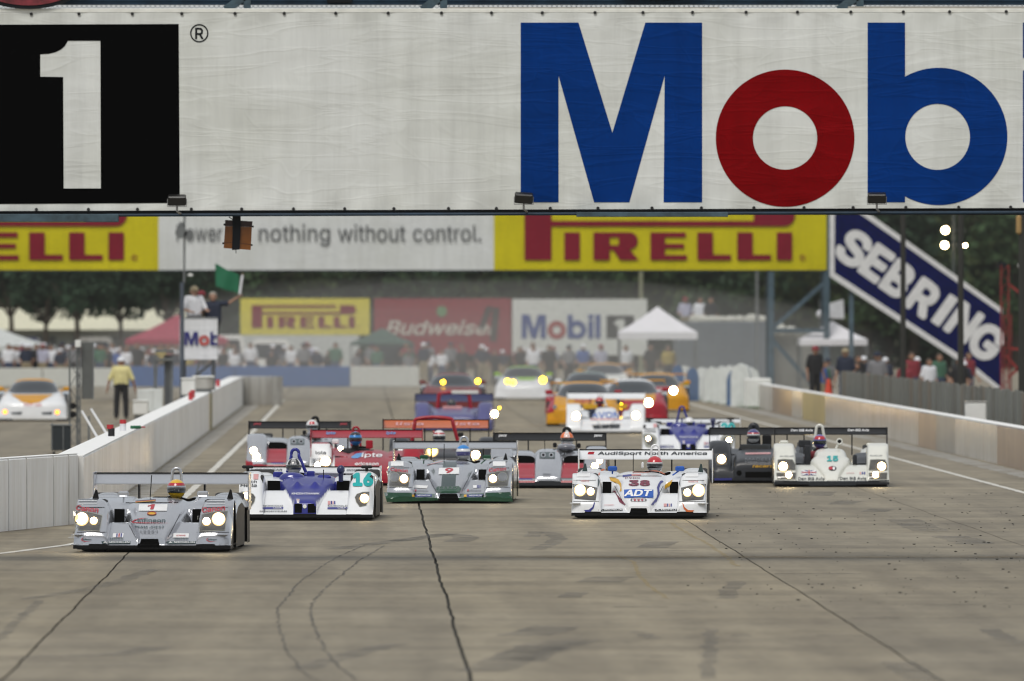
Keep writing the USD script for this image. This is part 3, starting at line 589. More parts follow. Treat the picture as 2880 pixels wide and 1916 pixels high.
class Body:
    """an open race car's bodywork as a surface over its plan, nose at y = 0, tail at y = 4.6"""
    def __init__(s, S):
        s.S = S
        fc, fw = S['fc'], S['fw']
        e = fw * np.sin(np.linspace(-np.pi / 2, np.pi / 2, 27))
        n = S.get('res', 1.0)
        half = np.unique(np.round(np.concatenate([np.linspace(0, 1.0, int(46 * n)), fc + e, np.linspace(.1, .6, int(40 * n))]), 4))
        s.xs = np.unique(np.concatenate([-half, half, np.linspace(S['cx'] - S['cw'] - .04, S['cx'] + S['cw'] + .04, int(30 * n))]).round(4))
        s.xs = s.xs[np.abs(s.xs) <= fc + fw + 1e-6]
        s.ys = np.unique(np.concatenate([np.linspace(0, .14, int(16 * n)), np.linspace(.14, 1.1, int(52 * n)), np.linspace(1.1, 2.5, int(60 * n)), np.linspace(2.5, 4.6, int(40 * n))]).round(4))
        s.prof = {k: pch(S[k]) for k in ('fender', 'deck', 'nose', 'nosew', 'pod', 'rear', 'engine', 'podin') if k in S}
        X, Y = np.meshgrid(s.xs, s.ys, indexing='ij'); s.X, s.Y = X, Y
        s.Z, s.R = s.f(X, Y)
    def f(s, X, Y):
        S, P = s.S, s.prof; ax = np.abs(X); fc, fw = S['fc'], S['fw']
        base = S.get('base', .09)
        R = np.zeros(X.shape, int)            # region codes: 0 body 1 fender 2 nose 3 cockpit 4 duct 5 deck 6 rear 7 engine cover
        lead = S.get('sweep', .12) * np.clip((ax - (fc + .02)) / fw, 0, 1) ** 2
        Yl = Y - lead
        deck = P['deck'](Y); z = np.where(Yl < 0, base, np.maximum(deck, base)); R[:] = 5
        duct = (Y > S['duct'][0]) & (Y < S['duct'][1]); z = np.where(duct, base + .01, z); R[duct] = 4
        # side pods
        pod = P['pod'](Y); pin = S['pod_in']; w = sstep(S['duct'][1] - .004, S['duct'][1] + .004, Y)
        podz = base + (pod - base) * sup((ax - (pin + .98) / 2) / ((.98 - pin) / 2 + .02), 7)
        t = np.where(Y >= S['duct'][1], podz, base); R[(t > z) & (Y >= S['duct'][1])] = 0; z = np.maximum(z, t)
        # rear wings (fenders)
        rz = base + (P['rear'](Y) - base) * sup((ax - .76) / .235, 4)
        rz = np.where(Y > 2.2, rz, base); m = rz > z + .005; R[m] = 6; z = smax(z, np.where(Y > 2.2, rz, 0), .03)
        # central spine: nose and cockpit surround, engine cover
        nw = P['nosew'](Y); nz = P['nose'](Y); nb = S.get('nose_base', .1)
        nose = nb + (nz - nb) * sup(X / nw, S.get('np', 3.2))
        nose = np.where((Y >= S['nose_y']) & (ax < nw), nose, 0); m = nose > z; R[m] = 2; z = np.where(nose > .01, smax(z, nose, S.get('blend', .05)), z)
        ez = P['engine'](Y); en = base + (ez - base) * sup((X - S['cx'] * .8) / S.get('engw', .45), 2.6); en = np.where(Y > S['cock'][1], en, 0); m = en > z; R[m] = 7; z = np.maximum(z, en)
        # front fenders
        nf = P['fender'](Yl); fb = base + 0 * Y
        side = (ax > fc) * np.sqrt(np.clip(.33 ** 2 - (Y - S['wheel']) ** 2, 0, None))
        fb = np.where((side > 0), np.maximum(base, .30 + side), fb)
        fz = fb + (nf - fb) * sup((ax - fc) / fw, S.get('fp', 4.5)); fz = np.where((Yl >= 0) & (Y < S['fender_end']) & (np.abs(ax - fc) <= fw), fz, 0)
        m = fz > z - .002; R[m] = 1; z = np.where(m, fz, z); z = np.where(fz > .05, smax(z, fz, S.get('fblend', .03)), z)
        # cockpit opening
        u = ((X - S['cx']) / S['cw']); v = (Y - (S['cock'][0] + S['cock'][1]) / 2) / ((S['cock'][1] - S['cock'][0]) / 2)
        inside = np.abs(u) ** 4 + np.abs(v) ** 4 < 1; z = np.where(inside, np.minimum(z, .42), z); R[inside] = 3
        for bx_, by_, br_, bh_ in S.get('bumps', []):
            d = np.hypot(X - bx_, (Y - by_) * .7); z = z + bh_ * np.exp(-(d / br_) ** 2)
        return z, R
    def meshes(s):
        nx, ny = s.X.shape; idx = np.arange(nx * ny).reshape(nx, ny)
        v = np.column_stack([s.X.ravel(), s.Y.ravel(), s.Z.ravel()])
        a, b, c, d = idx[:-1, :-1].ravel(), idx[1:, :-1].ravel(), idx[1:, 1:].ravel(), idx[:-1, 1:].ravel()
        q = np.column_stack([a, b, c, d]); rq = np.max(s.R.ravel()[q], axis=1); r4 = (s.R.ravel()[q] == 4).any(1); rq = np.where(r4, 4, rq)
        r3 = (s.R.ravel()[q] == 3).any(1); rq = np.where(r3, 3, rq)
        xm = v[q][:, :, 0].mean(1)
        out = {}
        for k, nm in enumerate(('side_pod', 'front_fender', 'nose', 'cockpit', 'air_duct', 'front_deck', 'rear_fender', 'engine_cover')):
            for sgn in ((-1, 1) if k in (0, 1, 4, 5, 6) else (0,)):
                sel = (rq == k) & ((xm * sgn >= 0) if sgn else True)
                if sel.sum() < 3: continue
                f = np.vstack([q[sel][:, [0, 1, 2]], q[sel][:, [0, 2, 3]]])
                u, inv = np.unique(f, return_inverse=True)
                out.setdefault(nm, []).append((v[u], inv.reshape(f.shape)))
        # skirts under the outline
        zb = s.S.get('skirt', .045)
        loops = [idx[:, 0], idx[-1, :], idx[::-1, -1], idx[0, ::-1]]
        sv, sf = [], []
        for lp in loops:
            p = v[lp]; k = len(sv); n = len(p)
            arch = np.zeros(n)
            if abs(p[0, 0]) == abs(p[-1, 0]) and abs(p[0, 0]) > .5 and p[0, 1] != p[-1, 1]:
                for yc in (s.S['wheel'], 3.62): arch = np.maximum(arch, np.where(np.abs(p[:, 1] - yc) < .33, .30 + np.sqrt(np.clip(.33 ** 2 - (p[:, 1] - yc) ** 2, 0, None)), 0))
            bot = np.maximum(zb, np.minimum(arch, p[:, 2] - .01))
            for e, z_ in zip(p, bot): sv += [e, np.array([e[0], e[1], z_])]
            for i in range(n - 1):
                j = k + 2 * i; sf += [(j, j + 1, j + 3), (j, j + 3, j + 2)]
        out['skirt'] = [(np.array(sv), np.array(sf))]
        return out
    def front(s, xm, zm, ax=0.0, az=0.02):
        """where the sight line that meets the car's front plane at (xm, zm) first meets the bodywork"""
        yy = np.concatenate([np.linspace(0, .2, 60), np.linspace(.2, 2.2, 260)[1:]])
        xm, zm = np.atleast_1d(xm), np.atleast_1d(zm)
        x = xm[:, None] - ax * yy; z = zm[:, None] - az * yy
        ix = np.clip(np.interp(x.ravel(), s.xs, np.arange(len(s.xs))), 0, len(s.xs) - 1.001); iy = np.clip(np.interp(np.broadcast_to(yy, x.shape).ravel(), s.ys, np.arange(len(s.ys))), 0, len(s.ys) - 1.001)
        i, j = ix.astype(int), iy.astype(int); u, w = ix - i, iy - j
        h = (s.Z[i, j] * (1 - u) * (1 - w) + s.Z[i + 1, j] * u * (1 - w) + s.Z[i, j + 1] * (1 - u) * w + s.Z[i + 1, j + 1] * u * w).reshape(x.shape)
        g = h - z; hit = g >= 0; k = np.argmax(hit, 1); ok = hit.any(1); k0 = np.maximum(k - 1, 0); r = np.arange(len(xm))
        g0, g1 = g[r, k0], g[r, k]; t = np.where(k > 0, -g0 / np.where(np.abs(g1 - g0) < 1e-9, 1e-9, g1 - g0), 0.0)
        y = np.where(ok, yy[k0] + t * (yy[k] - yy[k0]), 0.0)
        return xm - ax * y, y, zm - az * y

def parts_of(lst):
    out = []
    for v, f in lst:
        m = trimesh.Trimesh(v, f, process=False)
        for comp in trimesh.graph.connected_components(m.face_adjacency, nodes=np.arange(len(f)), min_len=1):
            u, inv = np.unique(f[comp], return_inverse=True); out.append((v[u], inv.reshape(-1, 3)))
    return out
def wheel(t, x, y, r=.325, w=.33, rim=None):
    s = 1 if x > 0 else -1
    prof = [(r - .07, -w / 2), (r - .015, -w / 2), (r, -w / 2 + .03), (r, w / 2 - .03), (r - .015, w / 2), (r - .07, w / 2)]
    m = trimesh.creation.revolve(np.array(prof + [prof[0]]), sections=28); m.apply_transform(trimesh.transformations.rotation_matrix(np.pi / 2, [0, 1, 0])); m.apply_translation([x, y, r])
    p = obj('wheel', m, M_RUBBER, t, smooth=35)
    d = [cyl(r - .065, w * .8, 'x', (x, y, r), 28)]
    obj('rim', cat(*d), rim or M_RIM, p, smooth=35)
    sp = [box(0, 0, (r - .07) / 2, .02, .035, r - .08) for k in range(1)]
    out = []
    for k in range(5):
        b = box(0, 0, (r - .09) / 2, .02, .05, r - .1); b.apply_transform(trimesh.transformations.rotation_matrix(k * 2 * np.pi / 5, [1, 0, 0])); b.apply_translation([x + s * (w * .4 + .012), y, r]); out.append(b)
    obj('spokes', trimesh.boolean.union(out, engine='manifold') if False else cat(*out), M_CHROME, p, kind=None)

class Car:
    def __init__(s, name, label, d, px, S, cal, group='race cars on the starting straight', yaw=2.3, kind='race car'):
        """d: depth of the nose, px: picture column of the nose; cal: (metres per crop pixel, crop centre x, crop ground y) used to measure the liveries"""
        s.t = thing(name, label, kind, ((px - 1020) / F * d, d, 0.0), -yaw, group)
        s.S, s.cal, s.d = S, cal, d
        s.loc = np.array([(px - 1020) / F * d, d, 0.0]); s.yaw = math.radians(yaw)
        s.ax = math.tan(s.yaw) - (px - 1020) / F; s.az = EYE / d
        s.b = Body(S)
    def world(s, p):
        c, n = math.cos(-s.yaw), math.sin(-s.yaw); return s.loc + np.array([p[0] * c - p[1] * n, p[0] * n + p[1] * c, p[2]])
    def m(s, x, y):
        k, cx, cy = s.cal; return (x - cx) * k, (cy - y) * k
    def at(s, x, y, dep):     # a measured crop point at a known depth along the car
        a, b = s.m(x, y); return np.array([a - s.ax * dep, dep, b - s.az * dep])
    def body(s, colors):
        for nm, lst in s.b.meshes().items():
            for vf in (parts_of(lst) if nm == 'front_deck' else lst): obj(nm, vf, PAL.get(colors.get(nm, colors['body']), M_CARBON) if nm not in ('cockpit', 'air_duct') else M_INTAKE, s.t, smooth=38)
        fc = s.S['fc']; wy = s.S['wheel']
        for sg_ in (-1, 1):
            wheel(s.t, sg_ * (fc + .01), wy); wheel(s.t, sg_ * .775, 3.62, .345, .36)
        obj('floor', box(0, 2.3, .05, 1.75, 4.3, .02), M_CARBON, s.t)
        obj('splitter', box(0, .24, .048, 1.86, .48, .022, .006), M_CARBON, s.t)
    def proj(s, v, f, m, name, lvl=1, parent=None, plain=False):
        """v in metres of the front plane"""
        if not plain: v, f = fine(v, f, .05)
        x, y, z = s.b.front(v[:, 0], v[:, 1], s.ax, s.az)
        o = .004 + .004 * lvl
        P = np.column_stack([x, y - o * .7, z + o * .7])
        span = np.ptp(y[f], axis=1); f = f[span < .5]
        return obj(name, trimesh.Trimesh(P, f, process=False), PAL[m] if isinstance(m, str) else m, parent or s.t)
    def poly(s, pts, m, name='decal', lvl=1, hole=None, parent=None):
        g = pts if isinstance(pts, Polygon) else Polygon(pts)
        if hole is not None: g = g.difference(Polygon(hole))
        v, f = tri(g); k, cx, cy = s.cal; v = np.column_stack([(v[:, 0] - cx) * k, (cy - v[:, 1]) * k]); f = f[:, ::-1]
        return s.proj(v, f, m, name, lvl, parent)
    def text(s, txt, x, y, h, m, w=None, shear=0.0, bold=True, rot=0.0, name='lettering', lvl=2, fat=0.0):
        k = s.cal[0]; v, f = text2(txt, h * k, bold, 1.0, 0.0, fat)
        v = v.copy()
        if w: v[:, 0] *= w * k / np.ptp(v[:, 0])
        v[:, 0] += shear * v[:, 1]
        if rot: c, n = math.cos(rot), math.sin(rot); v = v @ np.array([[c, n], [-n, c]])
        a, b = s.m(x, y); return s.proj(v + [a, b], f, m, name, lvl)
    def disc(s, x, y, r, m, name='decal', lvl=2, ry=None, inner=0, parent=None):
        g = Polygon(circ(x, y, r, 28, ry)); 
        return s.poly(g, m, name, lvl, circ(x, y, inner, 28, inner * (ry or r) / r) if inner else None, parent)
    def headlight(s, pts, lamps, m=None, rim=True):
        g = Polygon(pts)
        h = s.poly(g, m or M_LENS, 'headlight', 1)
        if rim: s.poly(g.buffer(7).difference(g), M_LENSRIM, 'lens_rim', 1, parent=h)
        for x, y, r, lm in lamps: s.lamp(x, y, r, lm, h)
    def lamp(s, x, y, r, lm, parent=None):
        if s.d > 190: r = r * (.62 if s.d > 250 else .84)
        if lm is M_REFL: s.disc(x, y, r * 1.12, M_LENSRIM, 'lamp_bezel', 2, parent=parent); s.disc(x, y, r, lm, 'lamp', 3, parent=parent); return
        p = s.disc(x, y, r * 1.14, L_BOWL.get(id(lm), L_BOWL['w']), 'lamp', 2, parent=parent)  # wider disc stands for the glow around the bulb
        if parent is None: s.disc(x, y, r * .93, lm, 'bulb', 4, parent=p)
        else: s.disc(x, y, r * .93, lm, 'lamp', 4, parent=parent)
    def wing(s, x0, x1, y0, y1, dep, m, endplate=True, chord=.34, em=None, low=.45):
        a, b = s.at(x0, y0, dep), s.at(x1, y1, dep); zt, zb = a[2], b[2]; xa, xb = a[0], b[0]
        n = 12; t = np.linspace(0, 1, n); top = zb + (zt - zb) * t ** 1.25; yy = chord * t
        th = .035 * np.sin(np.pi * np.clip(t * .95 + .05, 0, 1)) + .006
        ring = np.vstack([np.column_stack([yy, top]), np.column_stack([yy[::-1], (top - th)[::-1] + 0])])
        g = Polygon(ring).buffer(0)
        mm = trimesh.creation.extrude_polygon(max(getattr(g, 'geoms', [g]), key=lambda q: q.area), xb - xa, engine='earcut'); v = mm.vertices.copy()
        mm.vertices = np.stack([v[:, 2] + xa, v[:, 0] + dep, v[:, 1]], 1)
        if mm.volume < 0: mm.invert()
        w = obj('rear_wing', mm, PAL.get(m, m) if isinstance(m, str) else m, s.t, smooth=30)
        obj('gurney', box((xa + xb) / 2, dep + chord + .006, zt + .004, xb - xa, .008, .03), M_CARBON, w)
        if endplate:
            for x in (xa - .008, xb + .008): obj('endplate', box(x, dep + chord / 2 - .06, (zt + low) / 2 + .02, .014, chord + .25, zt - low + .02, .005), em or (PAL.get(m, m) if isinstance(m, str) else m), s.t)
        for x in (-.42, .42): obj('wing_strut', box(x, dep + .2, (zb + .5) / 2, .02, .22, zb - .5), M_CARBON, s.t)
        s.w = (xa, xb, zt, zb, dep, chord)
        return w
    def wingtext(s, txt, x, y, h, m, w=None, shear=0.15):
        xa, xb, zt, zb, dep, chord = s.w; k = s.cal[0]
        v, f = text2(txt, h * k, True, 1.0, 0.0)
        if w: v[:, 0] *= w * k / np.ptp(v[:, 0])
        v[:, 0] += shear * v[:, 1]
        c = s.at(x, y, dep); v = v + [c[0], c[2]]
        t = np.clip((v[:, 1] - zb) / (zt - zb), 0, 1) ** (1 / 1.25)
        obj('lettering', trimesh.Trimesh(np.column_stack([v[:, 0], dep + chord * t - .012, v[:, 1] + .006]), f, process=False), PAL[m], s.t)
    def hoop(s, top, legs, dep, r, m, wide=0.0, lean=.25):
        """roll hoop: apex and feet measured in the crop"""
        a = s.at(*top, dep); l, q = s.at(*legs[0], dep), s.at(*legs[1], dep); l[2] = min(l[2], .66); q[2] = min(q[2], .66)
        w = max(wide * s.cal[0] / 2, .055); cx_ = a[0]
        pts = [l]
        if wide: pts += [np.array([cx_ - w, dep - .02, a[2] - .10])]
        pts += [np.array([cx_ + w * math.sin(t), dep, a[2] - (.055 if not wide else .06) * (1 - math.cos(t))]) for t in np.linspace(-np.pi / 2, np.pi / 2, 11)]
        if wide: pts += [np.array([cx_ + w, dep - .02, a[2] - .10])]
        pts += [q]
        obj('roll_hoop', tube(pts, r, 10), PAL[m] if isinstance(m, str) else m, s.t, smooth=50)
        obj('hoop_stay', tube([a + [0, .10, -.26], a + [0, .5, -.42]], r * .7, 8), PAL[m] if isinstance(m, str) else m, s.t, smooth=50)
    def mirror(s, x, y, w, h, dep, m, foot=None, face=None):
        c = s.at(x, y, dep); k = s.cal[0]
        p = obj('mirror', box(*c, w * k, .09, h * k, .018), PAL[m] if isinstance(m, str) else m, s.t, smooth=30)
        ft = s.at(*foot, dep) if foot else c + [-.06 * np.sign(c[0]), .05, -.16]
        obj('stalk', tube([c + [0, .02, -.02], ft], .011, 8), PAL[m] if isinstance(m, str) else m, p)
    def fin(s, pts, dep, m, outline=None):
        q = [s.at(x, y, dep) for x, y in pts]
        obj('fender_fin', prism_xz(Polygon([(a[0], a[2]) for a in q]), dep, dep + .04), m, s.t)
    def antenna(s, x0, y0, x1, y1, dep):
        obj('antenna', tube([s.at(x0, y0, dep), s.at(x1, y1, dep)], .006, 6), M_CARBON, s.t)
    def box(s, name, x0, y0, x1, y1, dep, thick, m, bev=.015):
        a, b = s.at(x0, y0, dep), s.at(x1, y1, dep)
        return obj(name, box((a[0] + b[0]) / 2, dep + thick / 2, (a[2] + b[2]) / 2, abs(b[0] - a[0]), thick, abs(a[2] - b[2]), bev), PAL[m] if isinstance(m, str) else m, s.t, smooth=30)

SP_R8 = dict(fc=.765, fw=.215, fp=4.2, wheel=.95, fender_end=1.75, sweep=.10,
    fender=[(0, .10), (.02, .2), (.06, .26), (.35, .44), (.6, .575), (.78, .63), (1.0, .645), (1.3, .60), (1.75, .42)],
    deck=[(0, .085), (.05, .10), (.3, .17), (.6, .28), (.82, .35), (.9, .36)], duct=(.92, 1.36), pod_in=.30,
    pod=[(1.3, .50), (1.42, .535), (1.8, .62), (2.6, .66), (3.2, .6), (4.6, .45)], rear=[(2.2, .2), (2.7, .55), (3.2, .67), (3.7, .69), (4.2, .66), (4.6, .6)],
    nose_y=.05, nosew=[(.05, .165), (.3, .215), (.65, .31), (1.0, .375), (1.4, .44), (1.9, .50), (4.6, .4)], nose=[(.05, .185), (.09, .205), (.3, .30), (.6, .415), (1.0, .53), (1.4, .615), (1.75, .655), (2.3, .66), (3, .55), (4.6, .4)], np=3.6, blend=.035,
    engine=[(2.2, .66), (2.6, .67), (3.4, .6), (4.6, .45)], engw=.3, cx=.16, cw=.27, cock=(1.72, 2.36))
def r8(name, label, d, px, cal, colors, yaw=2.3):
    c = Car(name, label, d, px, SP_R8, cal, yaw=yaw); c.body({'skirt': 'black', **colors}); return c  # black skirt stands in for the shaded gap below the bodywork

# ---- silver 1
A = r8('race_car', 'leading silver open race car with a red 1 on a white nose panel', 141.3, 427, (.00103, 1060, 1150), {'body': 'silver'}, 2.4)
A.headlight([(112, 656), (300, 668), (457, 710), (425, 893), (135, 880)], [(212, 752, 72, L_WARM), (358, 776, 42, L_WARM)])
A.headlight([(1620, 708), (1800, 668), (1978, 654), (1940, 880), (1640, 893)], [(1868, 752, 72, L_WARM), (1722, 782, 45, L_WARM)])
A.text('Canon', 278, 628, 58, 't_red', 275, .15, rot=-.11); A.text('Canon', 1808, 628, 58, 't_red', 285, .15, rot=.11)
A.poly([(905, 568), (1252, 566), (1243, 648), (898, 648)], 't_white', 'number_panel'); A.poly([(1012, 588), (1040, 584), (1062, 573), (1100, 572), (1078, 634), (1038, 634), (1054, 592), (1010, 600)], 't_red', 'number', 3)
A.disc(1060, 680, 58, 't_yel', 'emblem', 1, 20); A.disc(1060, 680, 58, 't_red', 'emblem', 2, 20, inner=46)
A.text('infineon', 1055, 766, 40, 't_green', 340)
A.poly([(1005, 732), (930, 738), (850, 756), (808, 782), (830, 797), (1000, 800), (1280, 798), (1000, 793), (850, 788), (835, 780), (870, 760), (940, 744)], 't_red', 'logo')
A.text('TEAM JOEST', 1030, 846, 22, 't_green', 370)
for i in range(4): A.disc(952 + 48 * i, 901, 40, 't_grey', 'ring_emblem', 2, 20, inner=32)
A.poly([(860, 522), (1110, 503), (1108, 512), (860, 531)], 't_black', 'flag_stripe'); A.poly([(860, 531), (1108, 512), (1106, 519), (860, 538)], 't_red', 'flag_stripe'); A.poly([(860, 538), (1106, 519), (1104, 526), (860, 545)], 't_yel', 'flag_stripe')
for x0, nm in ((590, 1), (1325, 0)):
    if nm:
        A.poly([(592, 922), (720, 922), (712, 972), (586, 972)], 't_white', 'class_badge'); [A.poly([(632 + 26 * i, 926), (648 + 26 * i, 926), (644 + 26 * i, 970), (628 + 26 * i, 970)], 't_dblue' if i != 1 else 't_red', 'badge_bar', 2) for i in range(3)]
    else: A.poly([(1322, 922), (1510, 922), (1505, 974), (1318, 974)], 't_white', 'sticker'); A.text('LE MANS', 1412, 950, 16, 't_red', 110)
    A.text('MAHLE', x0 + (45 if nm else 95), 990, 20, 't_green', 165)
for x0 in (450, 1240):
    A.poly([(x0, 1020), (x0 + 352, 1016), (x0 + 352, 1046), (x0 + 12, 1050)], 't_green', 'sticker'); A.text('MICHELIN', x0 + 215, 1032, 18, 't_white', 250, .2); A.poly([(x0 + 20, 1045), (x0 + 45, 1022), (x0 + 75, 1045), (x0 + 48, 1038)], 't_white', 'sticker_mark', 2)
for x in (270, 1782):
    A.text('infineon', x + 8, 1000, 20, 't_green', 105); A.poly([(x - 30, 972), (x - 62, 990), (x - 60, 1012), (x - 20, 1027), (x + 60, 1018), (x - 15, 1020), (x - 50, 1008), (x - 52, 992)], 't_red', 'logo')
for x0, x1 in ((172, 395), (1725, 1948)):
    for i in range(4): A.poly([(x0, 505 + 16 * i), (x1, 505 + 16 * i), (x1, 513 + 16 * i), (x0, 513 + 16 * i)], 'white' if i % 2 else 't_grey', 'louvre')
A.wing(356, 2260, 178, 292, 4.1, PAL['silver'])
A.hoop((1365, 118), ((1295, 265), (1440, 275)), 2.4, .019, 'silver')
A.mirror(716, 436, 130, 68, 1.5, 'silver', (712, 540)); A.mirror(1682, 434, 138, 70, 1.5, 'silver', (1570, 545))
A.fin([(336, 495), (375, 380), (395, 392), (416, 502)], 1.05, M_CARBON); A.fin([(1972, 500), (2010, 378), (2030, 392), (2052, 510)], 1.05, M_CARBON)
A.antenna(1040, 475, 1058, 205, 1.8)
A.poly([(905, 990), (1136, 990), (1160, 1092), (880, 1092)], M_INTAKE, 'nose_duct', 1)
for s_ in (-1, 1):
    for (y0, y1) in ((930, 950), (1050, 1072)):
        a = 85 if s_ < 0 else 1840; A.box('dive_plane', a, y0, a + 140, y0 + 9, .02, .16, 'silver', .003)

# ---- silver and green 9
S9 = dict(SP_R8)
C9 = r8('race_car', 'silver race car with dark green nose tip and red 9 on a white panel', 178.3, 1262, (.00104, 1090, 1125), {'body': 'silver', 'skirt': 'green'}, 2.3)
C9.poly([(112, 960), (300, 965), (500, 965), (880, 985), (880, 1085), (160, 1108)], 'green', 'lower_panel'); C9.poly([(1260, 985), (1690, 965), (2020, 955), (2060, 1100), (1300, 1088)], 'green', 'lower_panel')
C9.headlight([(158, 640), (330, 652), (510, 688), (480, 880), (195, 862)], [(415, 760, 58, L_WARM), (275, 735, 68, M_REFL)]); C9.headlight([(1670, 688), (1850, 645), (2018, 632), (1975, 858), (1690, 872)], [(1757, 758, 55, L_WARM), (1905, 730, 68, M_REFL)])
C9.text('Canon', 340, 625, 50, 't_red', 265, .15, rot=-.1); C9.text('Canon', 1828, 615, 50, 't_red', 265, .15, rot=.1)
C9.poly([(1010, 462), (1215, 462), (1190, 880), (975, 880)], 'dgreen', 'nose_stripe'); C9.poly([(945, 592), (1250, 582), (1248, 682), (935, 688)], 't_white', 'number_panel', 2); C9.text('9', 1097, 633, 68, 't_red', 125, .1, name='number', lvl=3, fat=.04)
C9.poly([(885, 905), (930, 872), (1240, 868), (1280, 900), (1265, 960), (1180, 978), (960, 978), (900, 960)], 'green', 'nose_tip', 2)
for i in range(4): C9.disc(985 + 62 * i, 894, 42, 't_grey', 'ring_emblem', 3, 21, inner=35)
C9.poly([(960, 982), (1215, 982), (1250, 1085), (930, 1085)], M_INTAKE, 'nose_duct', 1)
C9.poly([(585, 848), (775, 858), (762, 900), (578, 890)], 't_white', 'sticker'); C9.poly([(1460, 852), (1515, 850), (1513, 892), (1462, 892)], 't_white', 'class_badge'); [C9.poly([(1515 + 22 * i, 850), (1527 + 22 * i, 850), (1525 + 22 * i, 892), (1513 + 22 * i, 892)], 't_dblue', 'badge_bar') for i in range(3)]
C9.text('infineon', 690, 934, 22, 't_grey', 180); C9.text('infineon', 1480, 930, 22, 't_grey', 190); C9.disc(592, 934, 14, 't_red', 'logo', 2); C9.disc(1382, 930, 14, 't_red', 'logo', 2)
for x0 in (540, 1320): C9.poly([(x0, 998), (x0 + 295, 992), (x0 + 295, 1026), (x0, 1034)], 't_dblue', 'sticker', 2); C9.poly([(x0, 1000), (x0 + 40, 999), (x0 + 40, 1033), (x0, 1034)], 't_yel', 'sticker_mark', 3); C9.text('MICHELIN', x0 + 175, 1013, 17, 't_white', 190, .2, lvl=3)
for x0, x1 in ((215, 405), (1760, 1950)): C9.poly([(x0, 490), (x1, 490), (x1, 560), (x0, 560)], 't_white', 'louvre')
C9.wing(246, 2135, 180, 268, 4.1, PAL['silver']); C9.hoop((1325, 104), ((1250, 235), (1395, 240)), 2.4, .019, 'silver')
C9.mirror(712, 423, 130, 70, 1.5, 'green', (708, 520)); C9.mirror(1670, 420, 125, 70, 1.5, 'green', (1580, 520))
C9.fin([(298, 465), (325, 362), (345, 375), (372, 475)], 1.05, M_CARBON); C9.fin([(1915, 460), (1950, 358), (1965, 372), (1985, 468)], 1.05, M_CARBON); C9.antenna(1018, 465, 1022, 215, 1.8)
C9.poly([(755, 540), (860, 515), (1005, 480), (1005, 486), (860, 523), (760, 548)], 't_pink', 'stripe')

# ---- white 38
D8 = r8('race_car', 'white race car with red 38 and blue logo panel on its nose', 164.8, 1797, (.001005, 1112, 1135), {'body': 'white'}, 2.3)
D8.headlight([(150, 635), (330, 650), (515, 690), (488, 872), (185, 850)], [(262, 730, 76, L_WARM), (415, 750, 52, L_WARM)], rim=False); D8.headlight([(1718, 690), (1900, 645), (2085, 632), (2040, 858), (1738, 880)], [(1972, 732, 82, L_WARM), (1810, 765, 52, L_WARM)], rim=False)
D8.text('38', 1118, 620, 70, 't_wine', 310, 0, name='number', fat=.05)
D8.poly([(897, 718), (1100, 708), (1322, 718), (1322, 838), (1100, 828), (897, 840)], 't_blue', 'logo_panel', 2); D8.text('ADT', 1100, 770, 84, 't_white', 380, .35, lvl=3, fat=.03)
D8.poly([(995, 852), (1010, 848), (1200, 848), (1222, 860), (1222, 878), (1195, 888), (1010, 888), (990, 876)], 't_black', 'ring_emblem', 2, [(1000, 868), (1015, 853), (1195, 853), (1214, 868), (1192, 883), (1015, 883)])
for x in (1052, 1107, 1160): D8.disc(x, 868, 15, 't_red', 'ring_emblem', 3, 18, inner=7)
D8.poly([(680, 530), (760, 538), (820, 570), (855, 630), (860, 735), (830, 745), (845, 690), (820, 635), (760, 610), (700, 580)], 't_yel', 'swoosh'); D8.poly([(1600, 565), (1540, 610), (1490, 650), (1485, 720), (1500, 700), (1560, 660), (1590, 610)], 't_yel', 'swoosh')
D8.poly([(730, 738), (765, 728), (800, 790), (860, 860), (920, 935), (905, 945), (830, 895), (795, 810), (765, 755)], 't_wine', 'swoosh'); D8.poly([(1420, 590), (1450, 578), (1470, 600), (1430, 630), (1405, 690), (1415, 780), (1370, 890), (1300, 950), (1290, 930), (1370, 830), (1385, 770), (1375, 680), (1395, 630)], 't_dblue', 'swoosh')
D8.poly([(318, 1014), (390, 1008), (440, 970), (470, 895), (480, 905), (460, 985), (410, 1040), (350, 1040)], 't_dblue', 'swoosh'); D8.poly([(1735, 900), (1750, 920), (1770, 970), (1820, 1012), (1910, 1015), (1880, 1042), (1800, 1040), (1755, 990)], 't_or', 'swoosh')
D8.poly([(1020, 455), (1200, 458), (1320, 440), (1360, 440), (1440, 462), (1495, 495), (1470, 496), (1400, 462), (1330, 455), (1210, 466), (1020, 463)], 't_coral', 'swoosh')
D8.poly([(875, 502), (1005, 488), (1005, 514), (875, 530)], 't_dblue', 'flag_patch'); D8.poly([(1006, 488), (1142, 484), (1142, 508), (1006, 514)], 't_pink', 'flag_patch')
D8.text('P900', 1018, 546, 18, 't_wine', 210)
for x0 in (525, 1340): D8.poly([(x0, 998), (x0 + 352, 994), (x0 + 352, 1022), (x0, 1028)], 't_black', 'sticker'); D8.text('MICHELIN', x0 + 218, 1010, 18, 't_white', 255, .2); D8.poly([(x0 + 15, 1022), (x0 + 42, 1000), (x0 + 72, 1022), (x0 + 42, 1014)], 't_white', 'sticker_mark', 2)
D8.poly([(1470, 918), (1515, 918), (1513, 962), (1472, 962)], 't_pink', 'class_badge'); [D8.poly([(1520 + 26 * i, 918), (1536 + 26 * i, 918), (1534 + 26 * i, 960), (1518 + 26 * i, 960)], 't_dblue' if i != 1 else 't_pink', 'badge_bar') for i in range(3)]
D8.text('LE MANS', 680, 940, 16, 't_pink', 130); D8.text('dekra', 330, 590, 22, 't_pink', 120); D8.text('dekra', 1895, 598, 22, 't_pink', 140)
